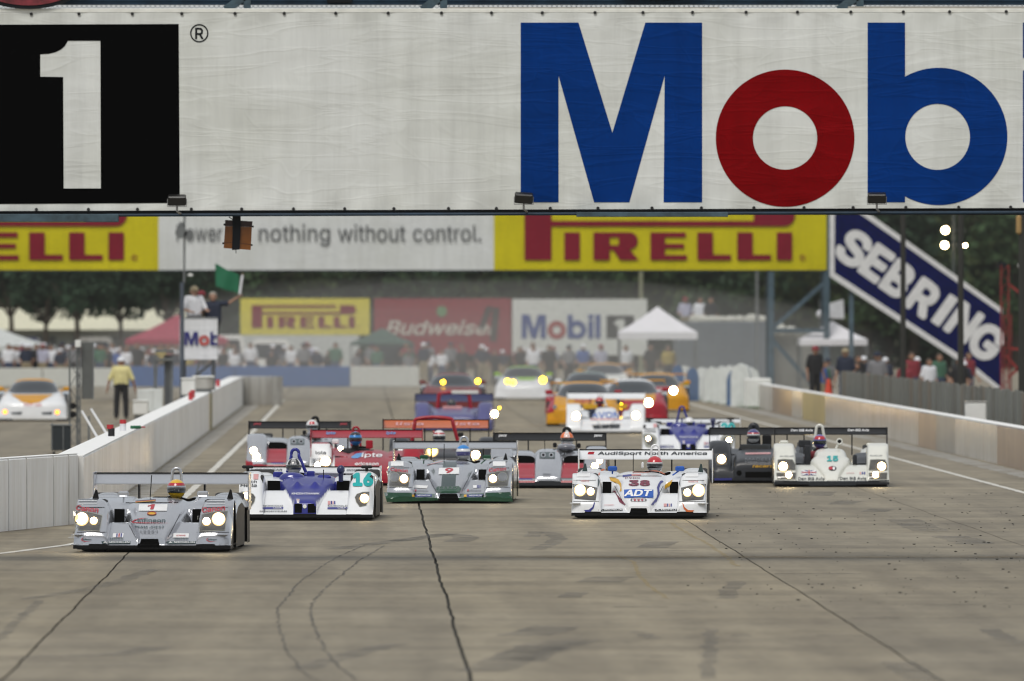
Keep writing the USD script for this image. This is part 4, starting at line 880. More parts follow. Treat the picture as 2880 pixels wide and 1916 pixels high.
D8.poly([(525, 520), (548, 545), (552, 590), (530, 660), (515, 690)], 't_green', 'swoosh'); D8.poly([(500, 490), (560, 430), (610, 415), (625, 430), (560, 470), (530, 505)], 't_coral', 'swoosh'); D8.poly([(1705, 535), (1693, 570), (1692, 640), (1708, 675)], 't_green', 'swoosh')
D8.wing(230, 2190, 128, 245, 4.1, PAL['white']); D8.wingtext('AudiSport North America', 1310, 176, 40, 't_black', 1610); 
xa_, xb_, zt_, zb_, dp_, ch_ = D8.w
obj('wing_badge', place2(tri(Polygon([(xa_ + .12, zt_ - .055), (xa_ + .21, zt_ - .055), (xa_ + .225, zt_ - .018), (xa_ + .135, zt_ - .018)])), (0, 0), dp_ + ch_ * .52, 0), PAL['t_red'], D8.t)
D8.hoop((1350, 55), ((1285, 240), (1425, 245)), 2.4, .017, 'white'); D8.mirror(728, 405, 135, 76, 1.5, 't_blue', (725, 480)); D8.mirror(1708, 405, 135, 76, 1.5, 't_blue', (1600, 500))
D8.fin([(288, 445), (322, 330), (345, 335), (366, 448)], 1.06, PAL['dgreen']); D8.fin([(1968, 452), (2003, 335), (2025, 340), (2046, 462)], 1.06, PAL['dgreen']); D8.antenna(1028, 440, 1030, 185, 1.8)
D8.poly([(1000, 985), (1222, 985), (1248, 1085), (970, 1085)], M_INTAKE, 'nose_duct', 1)
D8.box('camera_pod', 1148, 305, 1182, 400, 1.75, .12, 'white')
for x0 in (215, 1780): D8.poly([(x0, 455), (x0 + 190, 455), (x0 + 190, 530), (x0, 530)], 't_white', 'louvre')
for x0 in (115, 1960): D8.box('dive_plane', x0, 905, x0 + 150, 914, .0, .16, 'white', .003)

for c_ in (A, C9, D8):       # shut lines of the nose panel and the wheel arch covers
    k_, cx_, cy_ = c_.cal; u = lambda x, y: (cx_ + x / 1000 / k_, cy_ - y / 1000 / k_)
    for sg_ in (-1, 1):
        for p_, q_ in (((205, 190), (355, 480)), ((560, 250), (985, 250)), ((590, 560), (950, 560))):
            a_, b_ = np.array(u(sg_ * p_[0], p_[1])), np.array(u(sg_ * q_[0], q_[1])); d_ = (b_ - a_) / np.linalg.norm(b_ - a_); n_ = np.array([-d_[1], d_[0]]) * 3.0
            c_.poly([a_ + n_, b_ + n_, b_ - n_, a_ - n_], M_INTAKE, 'panel_gap', 0)
    for (x0_, x1_, y_) in ((-330, 330, 625),): c_.poly([u(x0_, y_ + 3), u(x1_, y_ + 3), u(x1_, y_ - 3), u(x0_, y_ - 3)], M_INTAKE, 'panel_gap', 0)
# ---- white and blue 16 (and its sister 20)
SP_MG = dict(fc=.785, fw=.19, fp=4.0, wheel=.95, fender_end=1.8, sweep=.16,
    fender=[(0, .08), (.03, .12), (.25, .30), (.5, .46), (.75, .60), (.95, .675), (1.15, .69), (1.45, .65), (1.8, .48)],
    deck=[(0, .075), (.04, .09), (.3, .18), (.6, .31), (.85, .405), (.95, .42)], duct=(.97, 1.4), pod_in=.33,
    pod=[(1.3, .54), (1.45, .56), (1.8, .6), (2.6, .62), (3.2, .58), (4.6, .45)], rear=[(2.2, .2), (2.7, .5), (3.2, .62), (3.7, .66), (4.2, .64), (4.6, .58)],
    nose_y=.0, nosew=[(0, .165), (.25, .18), (.55, .24), (.8, .31), (1.0, .35), (1.4, .42), (4.6, .4)], nose=[(0, .10), (.02, .20), (.05, .26), (.3, .34), (.6, .42), (1.0, .53), (1.4, .60), (1.75, .62), (2.3, .62), (3, .55), (4.6, .4)], np=6.0, blend=.02, nose_base=.08,
    bumps=[(-.14, .82, .055, .07), (.115, .82, .055, .07)], engine=[(2.2, .66), (2.6, .66), (3.4, .6), (4.6, .45)], engw=.3, cx=-.24, cw=.25, cock=(1.72, 2.34))
def mg(label, d, px, cal, lamps, yaw=2.0, num='16'):
    c = Car('race_car', label, d, px, SP_MG, cal, yaw=yaw); c.body({'body': 'white', 'nose': 'blue', 'engine_cover': 'blue', 'side_pod': 'white', 'skirt': 'black'})  # skirt coloured black as the shade under the body edge
    k = c.cal[0] / .000979; X = lambda x: c.cal[1] + (x - 1030) / k; Y = lambda y: c.cal[2] + (y - 1285) / k
    q = lambda pts: [(X(x), Y(y)) for x, y in pts]
    c.headlight(q([(1978, 868), (1880, 872), (1800, 900), (1772, 945), (1790, 1010), (1840, 1078), (1930, 1060), (1965, 960)]), [(X(1908), Y(965), 62 / k, lamps[1])]); c.headlight(q([(100, 868), (200, 872), (270, 900), (300, 945), (285, 1010), (240, 1078), (150, 1060), (115, 960)]), [(X(165), Y(930), 55 / k, lamps[0])])
    c.text(num, X(1888), Y(684), 168 / k, 't_teal', 305 / k, 0, name='number', fat=.07)
    c.text('Bosch', X(210), Y(715), 34 / k, 't_black', 230 / k, .1); c.text('Hella', X(205), Y(770), 40 / k, 't_black', 240 / k, .2); c.poly(q([(275, 600), (350, 600), (345, 680), (275, 680)]), 't_pink', 'flag_patch')
    for x0, x1 in ((878, 990), (1072, 1195)): c.poly(q([(x0, 1042), (x1, 1042), (x1 - 3, 1172), (x0 + 3, 1172)]), M_INTAKE, 'grille')
    c.disc(X(1030), Y(1084), 28 / k, 'ivory', 'tow_lamp'); c.poly(q([(910, 968), (952, 970), (948, 1032), (915, 1030)]), 't_white', 'badge'); c.text('T', X(932), Y(1000), 40 / k, 't_red', 24 / k, lvl=3)
    c.text('KNIGHTHAWK', X(1045), Y(893), 26 / k, 't_white', 410 / k)
    for x0 in (415, 1365): c.poly(q([(x0, 1092), (x0 + 130, 1090), (x0 + 300, 1088), (x0 + 295, 1118), (x0, 1118)]), 't_dblue', 'sticker'); c.text('NORCOLD', X(x0 + 150), Y(1072), 22 / k, 't_grey', 290 / k); c.text('USA', X(x0 + 215), Y(1105), 22 / k, 't_white', 130 / k, lvl=3)
    c.text('GOODYEAR', X(568), Y(1152), 18 / k, 't_black', 400 / k, .2)
    c.poly(q([(1370, 998), (1408, 998), (1408, 1052), (1370, 1052)]), 't_pink', 'class_badge'); [c.poly(q([(1415 + 24 * i, 998), (1432 + 24 * i, 998), (1432 + 24 * i, 1046), (1415 + 24 * i, 1046)]), 't_dblue' if i != 1 else 't_pink', 'badge_bar') for i in range(3)]
    c.wing(X(222), X(2160), Y(490), Y(556), 4.0, PAL['white'], low=.4)
    if num == '16': c.wingtext('GOODYEAR', X(480), Y(526), 24 / k, 't_black', 410 / k); c.wingtext('GOODYEAR', X(1850), Y(530), 24 / k, 't_black', 390 / k)
    a, b = c.at(X(520), Y(545), 4.0), c.at(X(1750), Y(630), 4.0); obj('wing_flap', box((a[0] + b[0]) / 2, 4.35, (a[2] + b[2]) / 2 - .02, b[0] - a[0], .03, .05), PAL['white'], c.t)
    c.hoop((X(888), Y(222)), ((X(772), Y(500)), (X(1050), Y(540))), 2.4, .024, 'blue', wide=105 / k)
    m1 = c.at(X(1565), Y(530), 1.35); mm = trimesh.creation.icosphere(2, 1.0); mm.apply_scale([.058, .06, .068]); mm.apply_translation(m1); p = obj('mirror', mm, PAL['navy'], c.t, smooth=True); obj('stalk', tube([m1 - [0, 0, .05], m1 - [0, -.02, .17]], .034, 10), PAL['navy'], p)
    for x in (1945, 190):
        m1 = c.at(X(x), Y(490), 1.1); obj('mirror', box(*m1, .17, .1, .045, .018), M_CARBON, c.t); obj('mirror_stalk', tube([m1, m1 - [0, 0, .10]], .022, 8), M_CARBON, c.t)
    c.antenna(X(1305), Y(745), X(1308), Y(530), 1.3)
    sc = trimesh.creation.icosphere(3, 1.0); p0 = c.at(X(845), Y(660), 1.62); sc.apply_scale([.19, .12, .095]); sc.apply_translation(p0); obj('windscreen', sc, mat('blue_screen', (.015, .02, .2), .15, 0, 1.0), c.t, smooth=True)
    c.box('air_box', X(560), Y(560), X(700), Y(690), 1.9, .3, 'blue'); c.box('air_box', X(1060), Y(550), X(1175), Y(660), 1.9, .3, 'blue'); c.box('camera_pod', X(1210), Y(612), X(1420), Y(665), 1.5, .2, 'blue', .03)
    return c
L_DIM = glow('lamp_dim', (1.0, .7, .35), 4.0)
B16 = mg('white and blue race car with a large teal 16 on its fender', 163.3, 857, (.000979, 1030, 1285), (L_DIM, L_WARM))
T20 = mg('distant white and blue race car with a teal 20 on its fender', 240, 1936, (.01 / 1.333 * 1.0, 1936, 1282), (L_WARM, L_WARM), 2.0, '20')

# ---- white 15
SP_15 = dict(fc=.80, fw=.19, fp=7.0, wheel=.95, fender_end=1.7, sweep=.03,
    fender=[(0, .10), (.02, .16), (.06, .20), (.35, .45), (.55, .60), (.75, .70), (.95, .735), (1.3, .72), (1.7, .6)],
    deck=[(0, .085), (.04, .10), (.3, .20), (.6, .31), (.85, .365), (.95, .37)], duct=(.97, 1.45), pod_in=.42,
    pod=[(1.3, .36), (1.5, .40), (1.9, .5), (2.6, .56), (3.2, .55), (4.6, .45)], rear=[(2.2, .2), (2.7, .5), (3.2, .62), (3.7, .66), (4.2, .64), (4.6, .58)],
    nose_y=.03, nosew=[(.03, .10), (.3, .17), (.6, .26), (.9, .345), (1.05, .365), (1.12, .30), (1.6, .30), (4.6, .4)], nose=[(.03, .12), (.07, .16), (.3, .28), (.6, .39), (.9, .49), (1.05, .525), (1.3, .60), (1.6, .645), (2.3, .62), (3, .55), (4.6, .4)], np=5.0, blend=.015,
    engine=[(2.2, .66), (2.6, .66), (3.4, .6), (4.6, .45)], engw=.3, cx=-.16, cw=.25, cock=(1.62, 2.34))
E15 = Car('race_car', 'white race car with a teal 15 and a small union flag on its nose', 195.5, 2339, SP_15, (.001503, 1540, 812), yaw=1.5); E15.body({'body': 'ivory', 'skirt': 'dark', 'side_pod': 'dark'})
E15.headlight([(928, 505), (1000, 498), (1090, 503), (1122, 560), (1125, 618), (920, 618)], [(985, 582, 58, L_WARM)]); E15.headlight([(912, 655), (1128, 652), (1125, 722), (918, 722)], [(1050, 680, 42, L_WARM)]); E15.headlight([(1985, 505), (2070, 500), (2150, 505), (2172, 560), (2172, 618), (1968, 618)], [(2112, 580, 54, L_WARM)]); E15.headlight([(1970, 655), (2172, 652), (2168, 722), (1972, 722)], [(2042, 678, 42, L_WARM)])
E15.text('15', 1550, 488, 56, 't_teal', 130, name='number', fat=.05); E15.disc(1550, 600, 46, 't_black', 'emblem', 1, 27); E15.disc(1530, 598, 26, 't_red', 'emblem', 2, 18); E15.disc(1565, 600, 14, 't_white', 'emblem', 2, 18)
E15.poly([(1195, 622), (1368, 622), (1362, 678), (1195, 678)], 't_dblue', 'union_flag')
for pts in ([(1195, 622), (1210, 622), (1368, 668), (1362, 678), (1345, 678), (1195, 632)], [(1368, 622), (1352, 622), (1195, 668), (1195, 678), (1212, 678), (1366, 632)], [(1268, 622), (1296, 622), (1296, 678), (1268, 678)], [(1195, 640), (1367, 640), (1365, 660), (1195, 660)]): E15.poly(pts, 't_white', 'flag_cross', 2)
E15.poly([(1275, 622), (1289, 622), (1289, 678), (1275, 678)], 't_red', 'flag_cross', 3); E15.poly([(1195, 645), (1366, 645), (1366, 655), (1195, 655)], 't_red', 'flag_cross', 3)
E15.text('Den Blå Avis', 1308, 718, 30, 't_black', 300); E15.text('Den Blå Avis', 1785, 714, 30, 't_black', 300); E15.text('DUNLOP', 1030, 462, 12, 't_grey', 160); E15.text('DUNLOP', 2050, 455, 12, 't_grey', 140); E15.text('LE MANS', 1755, 655, 10, 't_pink', 90)
[E15.poly([(1860 + 24 * i, 640), (1876 + 24 * i, 640), (1876 + 24 * i, 668), (1860 + 24 * i, 668)], 't_dblue' if i else 't_pink', 'class_badge') for i in range(3)]
E15.poly([(1285, 745), (1815, 742), (1820, 795), (1280, 800)], 't_black', 'nose_duct', 1); E15.poly([(885, 738), (1280, 745), (1280, 760), (890, 752)], 'dark', 'lip_line'); E15.poly([(1820, 742), (2195, 735), (2195, 750), (1820, 760)], 'dark', 'lip_line')
E15.wing(880, 2180, 130, 190, 4.1, M_CARBON); E15.wingtext('Den Blå Avis', 1195, 152, 26, 't_white', 255); E15.wingtext('Den Blå Avis', 1855, 150, 26, 't_white', 245)
E15.hoop((1400, 95), ((1335, 265), (1470, 268)), 2.4, .026, 'ivory'); E15.box('mirror', 945, 275, 1042, 312, 1.0, .14, 'ivory', .02); E15.box('mirror', 1940, 305, 2170, 345, 1.0, .14, 'ivory', .02)
E15.box('intake_box', 1160, 270, 1300, 350, 1.7, .2, 'dark'); p = E15.at(1630, 285, 1.7); obj('mirror', cyl(.045, .06, 'y', p, 16), M_CARBON, E15.t); obj('mirror_rim', trimesh.creation.torus(.045, .012).apply_transform(trimesh.transformations.rotation_matrix(np.pi / 2, [1, 0, 0])).apply_translation(p - [0, .03, 0]), PAL['ivory'], E15.t, smooth=True); obj('mirror_stalk', tube([p, p - [.06, 0, .12]], .02, 8), PAL['ivory'], E15.t)
E15.box('side_panel', 1785, 440, 1830, 560, 1.1, .3, 'dark'); E15.box('side_panel', 1230, 330, 1300, 560, 1.5, .3, 'dark')

# ---- dark grey car behind it
SP_F = dict(fc=.79, fw=.20, fp=4.5, wheel=.95, fender_end=1.75, sweep=.12, res=.8,
    fender=[(0, .09), (.03, .2), (.1, .3), (.35, .5), (.6, .65), (.8, .72), (1.0, .735), (1.3, .7), (1.75, .5)], deck=[(0, .08), (.03, .2), (.3, .33), (.6, .42), (.95, .48)], duct=(.97, 1.1), pod_in=.3,
    pod=[(1.1, .5), (1.5, .54), (2.6, .58), (4.6, .45)], rear=[(2.2, .2), (2.7, .5), (3.2, .62), (3.7, .66), (4.6, .58)],
    nose_y=.0, nosew=[(0, .56), (1.0, .56), (1.4, .5), (4.6, .4)], nose=[(0, .12), (.02, .3), (.1, .4), (.4, .47), (.9, .53), (1.4, .58), (2.3, .6), (4.6, .4)], np=8, blend=.02, engine=[(2.2, .66), (2.6, .66), (3.4, .6), (4.6, .45)], engw=.3, cx=-.20, cw=.26, cock=(1.72, 2.34))
F_ = Car('race_car', 'dark grey race car half hidden behind the white 15', 200, 2154, SP_F, (.001538, 795, 768), yaw=1.5); F_.body({'body': 'dark'})
F_.headlight([(205, 430), (340, 430), (350, 560), (230, 570)], [(288, 500, 56, L_WARM)], rim=False); F_.headlight([(1250, 430), (1385, 430), (1360, 560), (1240, 570)], [(1302, 500, 56, L_WARM)], rim=False)
F_.text('MAGELLAN', 770, 498, 32, 't_grey', 420, bold=False); F_.text('FINANCIAL GROUP', 760, 530, 12, 't_grey', 400, bold=False); F_.text('racers', 760, 580, 30, 't_yel', 230, .3); F_.poly([(560, 418), (850, 415), (850, 436), (560, 440)], 't_pink', 'sun_strip')
F_.poly([(560, 640), (1030, 640), (1030, 705), (560, 705)], M_INTAKE, 'grille'); F_.disc(490, 655, 30, M_INTAKE, 'brake_duct'); F_.disc(1100, 655, 30, M_INTAKE, 'brake_duct'); F_.poly([(205, 715), (410, 712), (405, 735), (210, 738)], 't_dblue', 'lip_sticker')
F_.wing(145, 1420, 130, 195, 4.1, M_CARBON); F_.hoop((655, 95), ((600, 190), (705, 190)), 2.4, .05, 'dark'); F_.box('windscreen', 500, 318, 860, 400, 1.5, .05, M_GLASSD); F_.box('intake_box', 755, 210, 860, 330, 2.2, .3, 'black')

# ---- two silver and red cars with paired round ducts
SP_G = dict(fc=.79, fw=.20, fp=4.5, wheel=.95, fender_end=1.75, sweep=.1, res=.9,
    fender=[(0, .09), (.03, .2), (.1, .28), (.35, .45), (.6, .6), (.8, .68), (1.0, .70), (1.3, .66), (1.75, .5)], deck=[(0, .10), (.03, .15), (.3, .24), (.6, .33), (.9, .42), (.95, .42)], duct=(.97, 1.3), pod_in=.24,
    pod=[(1.3, .54), (1.42, .585), (1.8, .62), (2.6, .62), (4.6, .45)], rear=[(2.2, .2), (2.7, .5), (3.2, .62), (3.7, .66), (4.6, .58)],
    nose_y=.0, nosew=[(0, .225), (.1, .235), (.5, .255), (1.0, .27), (1.3, .25), (1.6, .3), (4.6, .4)], nose=[(0, .13), (.03, .2), (.2, .3), (.5, .43), (.9, .56), (1.2, .635), (1.5, .66), (2.3, .62), (4.6, .4)], np=4.0, blend=.015, engine=[(2.2, .66), (2.6, .66), (3.4, .6), (4.6, .45)], engw=.3, cx=.28, cw=.2, cock=(1.72, 2.34))
def pan(label, d, px, cal, lamps, yaw, hx_=1.0):
    c = Car('race_car', label, d, px, SP_G, cal, yaw=yaw); c.body({'body': 'silver', 'front_deck': 'red', 'skirt': 'dark'})
    k = c.cal[0] / .001029; X = lambda x: c.cal[1] + (x - 1065) / k; Y = lambda y: c.cal[2] + (y - 1205) / k; q = lambda pts: [(X(x), Y(y)) for x, y in pts]
    c.poly(q([(925, 602), (1185, 602), (1185, 708), (925, 708)]), 'dgreen', 'duct_panel'); [(c.disc(X(x), Y(655), 40 / k, 'silver', 'duct_ring', 2, inner=24 / k), c.disc(X(x), Y(655), 24 / k, M_INTAKE, 'duct', 2)) for x in (990, 1122)]
    c.poly(q([(985, 960), (1110, 965), (1110, 1020), (985, 1020)]), 't_grey', 'emblem'); c.poly(q([(420, 1040), (1700, 1035), (1700, 1075), (420, 1080)]), 't_grey', 'lip'); c.poly(q([(575, 1045), (805, 1045), (805, 1065), (575, 1065)]), 't_dblue', 'lip_sticker', 2)
    for x, y, r, lm in lamps: c.lamp(X(x), Y(y), r / k, lm)
    c.wing(X(155), X(2040), Y(282), Y(385), 4.1, M_CARBON); [c.wingtext('panoz', X(x), Y(325), 40 / k, 't_white' if hx_ == 1 else 't_red', 130 / k) for x in (297, 1915)]
    c.hoop((X(1385), Y(195)), ((X(1310), Y(330)), (X(1460), Y(330))), 2.4, .03, 'black', wide=90 / k); p = c.at(X(1375), Y(510), 1.65); sc = trimesh.creation.icosphere(3, 1.0); sc.apply_scale([.16, .25, .07]); sc.apply_translation(p); obj('windscreen', sc, mat('smoked_screen', (.13, .13, .15), .2, 0, 1.0), c.t, smooth=True)
    c.box('mirror', X(1150), Y(440), X(1215), Y(520), 1.7, .1, 'black'); c.box('mirror', X(1555), Y(450), X(1615), Y(530), 1.7, .1, 'black'); c.antenna(X(1015), Y(560), X(1010), Y(390), 1.9)
    return c
L_BIG = L_WARM
GG = pan('silver race car with red flanks and a black wing left of the white 38', 194, 1540.7, (.001029, 1065, 1205), [(1845, 850, 70, L_WARM), (1925, 750, 60, L_WARM), (285, 850, 70, L_WARM), (205, 750, 60, L_WARM)], 2.0)
II = pan('silver and red race car with a black wing far left behind the red car', 215, 838, (32000 / 215 and 1 / (32000 / 215) , 838, 1327), [(250, 830, 78, L_WARM), (300, 930, 80, L_WARM), (1850, 800, 60, L_WARM), (1830, 900, 70, L_WARM)], 1.4, 0)

# ---- red car
SP_H = dict(SP_F); SP_H = {**SP_F, 'cx': -.18, 'nosew': [(0, .42), (.6, .45), (1.0, .5), (4.6, .4)], 'np': 3.0, 'fender': SP_15['fender'], 'fc': .79, 'fw': .2, 'nose': [(0, .12), (.02, .24), (.1, .3), (.5, .44), (.9, .52), (1.4, .58), (2.3, .6), (4.6, .4)]}
H_ = Car('race_car', 'red race car with a red wing behind the blue roll hoop of the 16', 197, 1031, SP_H, (.00152, 1428, 918), yaw=1.2); H_.body({'body': 'red'})
H_.poly([(785, 440), (1060, 440), (1065, 735), (775, 735)], 't_white', 'fender_panel'); H_.text('lola', 905, 545, 34, 't_black', 120, bold=True); H_.headlight([(800, 610), (1040, 590), (1040, 715), (800, 715)], [(960, 645, 62, L_WARM), (870, 692, 42, L_WARM)], m=L_DIM if False else M_REFL, rim=False)
H_.poly([(1250, 590), (1310, 550), (1400, 540), (1390, 570), (1330, 605), (1260, 605)], 't_ltb', 'logo'); H_.text('ipte', 1490, 575, 46, 't_white', 240, .2); H_.text('ericsson', 1430, 670, 34, 't_white', 270, .1)
H_.wing(785, 2072, 278, 352, 4.1, PAL['red']); [H_.wingtext('ipte', x, 310, 30, 't_ltb', 110) for x in (1010, 1710)]; H_.hoop((1305, 240), ((1255, 350), (1360, 350)), 2.4, .02, 'red'); H_.box('mirror', 1420, 395, 1500, 490, 1.6, .08, 'red'); H_.box('mirror', 1030, 385, 1110, 435, 1.6, .08, 'white')

# ---- the two cars with wide roll hoops
def wide(label, d, px, lamps, wm, hm, bodyc, n27, yaw=1.5):
    K = F / d; cal = (1 / K, px, 891 + EYE * K)
    c = Car('race_car', label, d, px, {**SP_F, 'cx': -.1}, cal, yaw=yaw); c.body({'body': bodyc, 'nose': bodyc})
    for x, y, r, lm in lamps: c.lamp(x, y, r, lm)
    return c
J_ = wide('dark race car with an orange wing and a red wide roll hoop', 206, 1246, [(1216, 1270, 17, glow('lamp_pale_yellow', (1, .75, .12), 8)), (1338, 1281, 14, L_WARM)], 'orange', 'red', 'dark', True)
J_.poly([(1119, 1262), (1192, 1258), (1190, 1296), (1122, 1298)], 't_white', 'number_panel'); J_.text('27', 1158, 1277, 22, 't_red', 50, .2, name='number', lvl=3)
J_.wing(1075, 1376, 1180, 1200, 4.1, PAL['orange'], em=M_CARBON); J_.hoop((1220, 1172), ((1158, 1236), (1288, 1236)), 2.4, .035, 'red', wide=108); J_.box('mirror', 1288, 1216, 1304, 1228, 1.6, .1, 'black'); J_.wingtext('lista', 1150, 1190, 9, 't_pink', 80); J_.wingtext('lista', 1310, 1190, 9, 't_pink', 80)
K_ = wide('far dark blue race car with a wide red roll hoop and one bright lamp', 290, 1275, [(1391, 1166, 15, L_WARM), (1405, 1149, 5, L_YEL)], 'navy', 'red', 'purple', False)
K_.wing(1167, 1388, 1108, 1128, 4.1, PAL['navy']); K_.hoop((1277, 1103), ((1228, 1178), (1330, 1178)), 2.4, .05, 'red', wide=86); K_.box('panel', 1245, 1142, 1300, 1170, 1.2, .1, 't_pink'); K_.box('light_bar', 1270, 1098, 1346, 1108, 2.3, .1, 'ivory')

# ---- white prototype in the middle distance
O_ = Car('race_car', 'white prototype with blue nose lettering in front of the yellow coupe', 285, 1703, {**SP_15, 'cx': -.05}, (285 / F, 1703, 891 + EYE * F / 285), yaw=1.6); O_.body({'body': 'white', 'front_fender': 'white'})
O_.lamp(1620, 1172, 17, L_WARM); O_.lamp(1788, 1170, 16, L_WARM); O_.text('AVON', 1703, 1168, 16, 't_blue', 80); O_.poly([(1665, 1196), (1745, 1193), (1742, 1206), (1670, 1208)], 't_black', 'grille'); O_.poly([(1640, 1140), (1680, 1138), (1680, 1150), (1640, 1152)], 't_yel', 'stripe'); O_.poly([(1735, 1138), (1765, 1138), (1762, 1150), (1735, 1150)], 't_yel', 'stripe'); O_.poly([(1660, 1178), (1750, 1178), (1750, 1182), (1660, 1182)], 't_pink', 'stripe')
O_.wing(1594, 1815, 1105, 1120, 4.1, PAL['white']); O_.hoop((1688, 1108), ((1672, 1140), (1706, 1140)), 2.4, .025, 'white')
# ================================================================ CLOSED COUPES further back, and the pit-lane car
class Coupe(Body):
    NAMES = ('body', 'windscreen', 'side_window', 'roof', 'bonnet', 'bumper')
    def __init__(s, S):
        s.S = S
        half = np.unique(np.concatenate([np.linspace(0, .8, 26), .98 * np.sin(np.linspace(0, np.pi / 2, 20))]).round(4))
        s.xs = np.unique(np.concatenate([-half, half])); s.ys = np.unique(np.concatenate([np.linspace(0, .12, 8), np.linspace(.12, 2.6, 64), np.linspace(2.6, 4.5, 30)]).round(4))
        s.prof = {k: pch(S[k]) for k in ('hood', 'roof', 'half')}
        s.X, s.Y = np.meshgrid(s.xs, s.ys, indexing='ij'); s.Z, s.R = s.f(s.X, s.Y)
    def f(s, X, Y):
        S, P = s.S, s.prof; ax = np.abs(X); lead = S.get('round', .28) * ax ** 4
        Yl = Y - lead; belt = P['hood'](Yl); hw = .98
        z = .16 + (belt - .16) * sup(ax / hw, 6) - S.get('crown', .06) * 0; z = np.where(Yl < 0, .16, z)
        fen = S.get('fend', .05) * np.exp(-((ax - .74) / .16) ** 2) * sstep(.1, .9, Y) * (1 - sstep(1.4, 2.0, Y)); z = z + fen * (ax < .97)
        R = np.where(Y < .32, 5, np.where((Y < S['ws'][0]) & (ax < .62), 4, 0))
        rz = P['roof'](Y); gw = P['half'](Y)
        up = belt + (rz - belt) * sup(ax / gw, 3.2); on = (Y > S['ws'][0]) & (Y < S['end']) & (up > z + .004)
        R = np.where(on, np.where((Y < S['ws'][1]) & (ax < gw * .88), 1, np.where((up < belt + (rz - belt) * .80) & (Y < 2.9), 2, 3)), R); z = np.where(on, up, z)
        return z, R
    def meshes(s):
        nx, ny = s.X.shape; idx = np.arange(nx * ny).reshape(nx, ny); v = np.column_stack([s.X.ravel(), s.Y.ravel(), s.Z.ravel()])
        q = np.column_stack([idx[:-1, :-1].ravel(), idx[1:, :-1].ravel(), idx[1:, 1:].ravel(), idx[:-1, 1:].ravel()]); rq = np.max(s.R.ravel()[q] * (s.R.ravel()[q] < 4), axis=1); r0 = s.R.ravel()[q[:, 0]]; rq = np.where(rq == 0, np.where(r0 >= 4, r0, 0), rq); xm = v[q][:, :, 0].mean(1); out = {}
        for k, nm in enumerate(s.NAMES):
            for sgn in ((-1, 1) if k == 2 else (0,)):
                sel = (rq == k) & ((xm * sgn >= 0) if sgn else True)
                if sel.sum() < 3: continue
                f = np.vstack([q[sel][:, [0, 1, 2]], q[sel][:, [0, 2, 3]]]); u, inv = np.unique(f, return_inverse=True); out.setdefault(nm, []).append((v[u], inv.reshape(f.shape)))
        sv, sf = [], []
        for lp in (idx[:, 0], idx[-1, :], idx[::-1, -1], idx[0, ::-1]):
            p = v[lp]; k = len(sv); arch = np.zeros(len(p))
            side = abs(p[0, 0]) > .5 and p[0, 1] != p[-1, 1]
            for e in p: sv += [e, np.array([e[0], e[1], .07])]
            for i in range(len(p) - 1):
                if side and min(abs((p[i, 1] + p[i + 1, 1]) / 2 - yc) for yc in (.95, 3.55)) < .34: continue
                j = k + 2 * i; sf += [(j, j + 1, j + 3), (j, j + 3, j + 2)]
        out['skirt'] = [(np.array(sv), np.array(sf))]; return out
SP_GT = dict(hood=[(0, .30), (.02, .42), (.1, .52), (.4, .62), (.9, .72), (1.4, .78), (2.6, .84), (3.4, .88), (4.5, .86)], roof=[(1.2, .74), (1.35, .80), (2.0, 1.14), (2.3, 1.19), (2.7, 1.18), (3.4, 1.04), (4.2, .86)], half=[(1.2, .80), (2.0, .66), (2.6, .62), (4.2, .6)], ws=(1.3, 2.02), end=4.1)
SP_LOW = {**SP_GT, 'hood': [(0, .26), (.02, .36), (.1, .46), (.4, .58), (.9, .68), (1.4, .72), (2.6, .80), (3.4, .86), (4.5, .84)], 'roof': [(1.2, .70), (1.35, .74), (2.1, 1.06), (2.4, 1.11), (2.8, 1.10), (3.4, .98), (4.2, .84)]}
def coupe(label, d, px, colors, lamps, yaw=1.5, S=SP_GT, group='closed race cars at the back of the field', wing=None, mirrors='black', name='race_car', kind='race car', width=1.0):
    K = F / d; c = Car.__new__(Car); c.t = thing(name, label, kind, ((px - 1020) / F * d, d, 0.0), -yaw, group)
    c.S, c.cal, c.d = S, (1 / K, px, 891 + EYE * K), d; c.loc = np.array([(px - 1020) / F * d, d, 0.0]); c.yaw = math.radians(yaw); c.ax = math.tan(c.yaw) - (px - 1020) / F; c.az = EYE / d; c.b = Coupe(S)
    for nm, lst in c.b.meshes().items():
        m = M_GLASSD if nm in ('windscreen', 'side_window') else PAL[colors.get(nm, colors['body'])]
        for vf in lst: obj(nm, vf, m, c.t, smooth=40)
    for sg_ in (-1, 1): wheel(c.t, sg_ * .84, .95, .33, .3); wheel(c.t, sg_ * .83, 3.55, .34, .34)
    obj('floor', box(0, 2.25, .09, 1.8, 4.3, .02), M_CARBON, c.t); obj('splitter', box(0, .3, .085, 1.8, .5, .025, .006), M_CARBON, c.t)
    for x, y, r, lm in lamps: c.lamp(x, y, r, lm)
    for sg_ in (-1, 1): p = obj('mirror', box(sg_ * .93, 1.55, .90, .2, .12, .12, .03), PAL[mirrors], c.t, smooth=30); obj('stalk', tube([(sg_ * .86, 1.55, .88), (sg_ * .74, 1.6, .80)], .02, 6), PAL[mirrors], p)
    if wing:
        obj('rear_wing', box(0, 4.35, 1.14, 1.8, .3, .035, .008), PAL[wing], c.t)
        for sg_ in (-1, 1): obj('wing_strut', box(sg_ * .5, 4.3, .98, .02, .2, .3), M_CARBON, c.t); obj('endplate', box(sg_ * .905, 4.35, 1.1, .012, .34, .16), PAL[wing], c.t)
    return c
N_ = coupe('far yellow coupe with red mirrors behind the white prototype', 304, 1640, {'body': 'yellow'}, [(1560, 1146, 9, M_REFL), (1746, 1144, 13, L_YEL)], mirrors='red', wing='yellow')
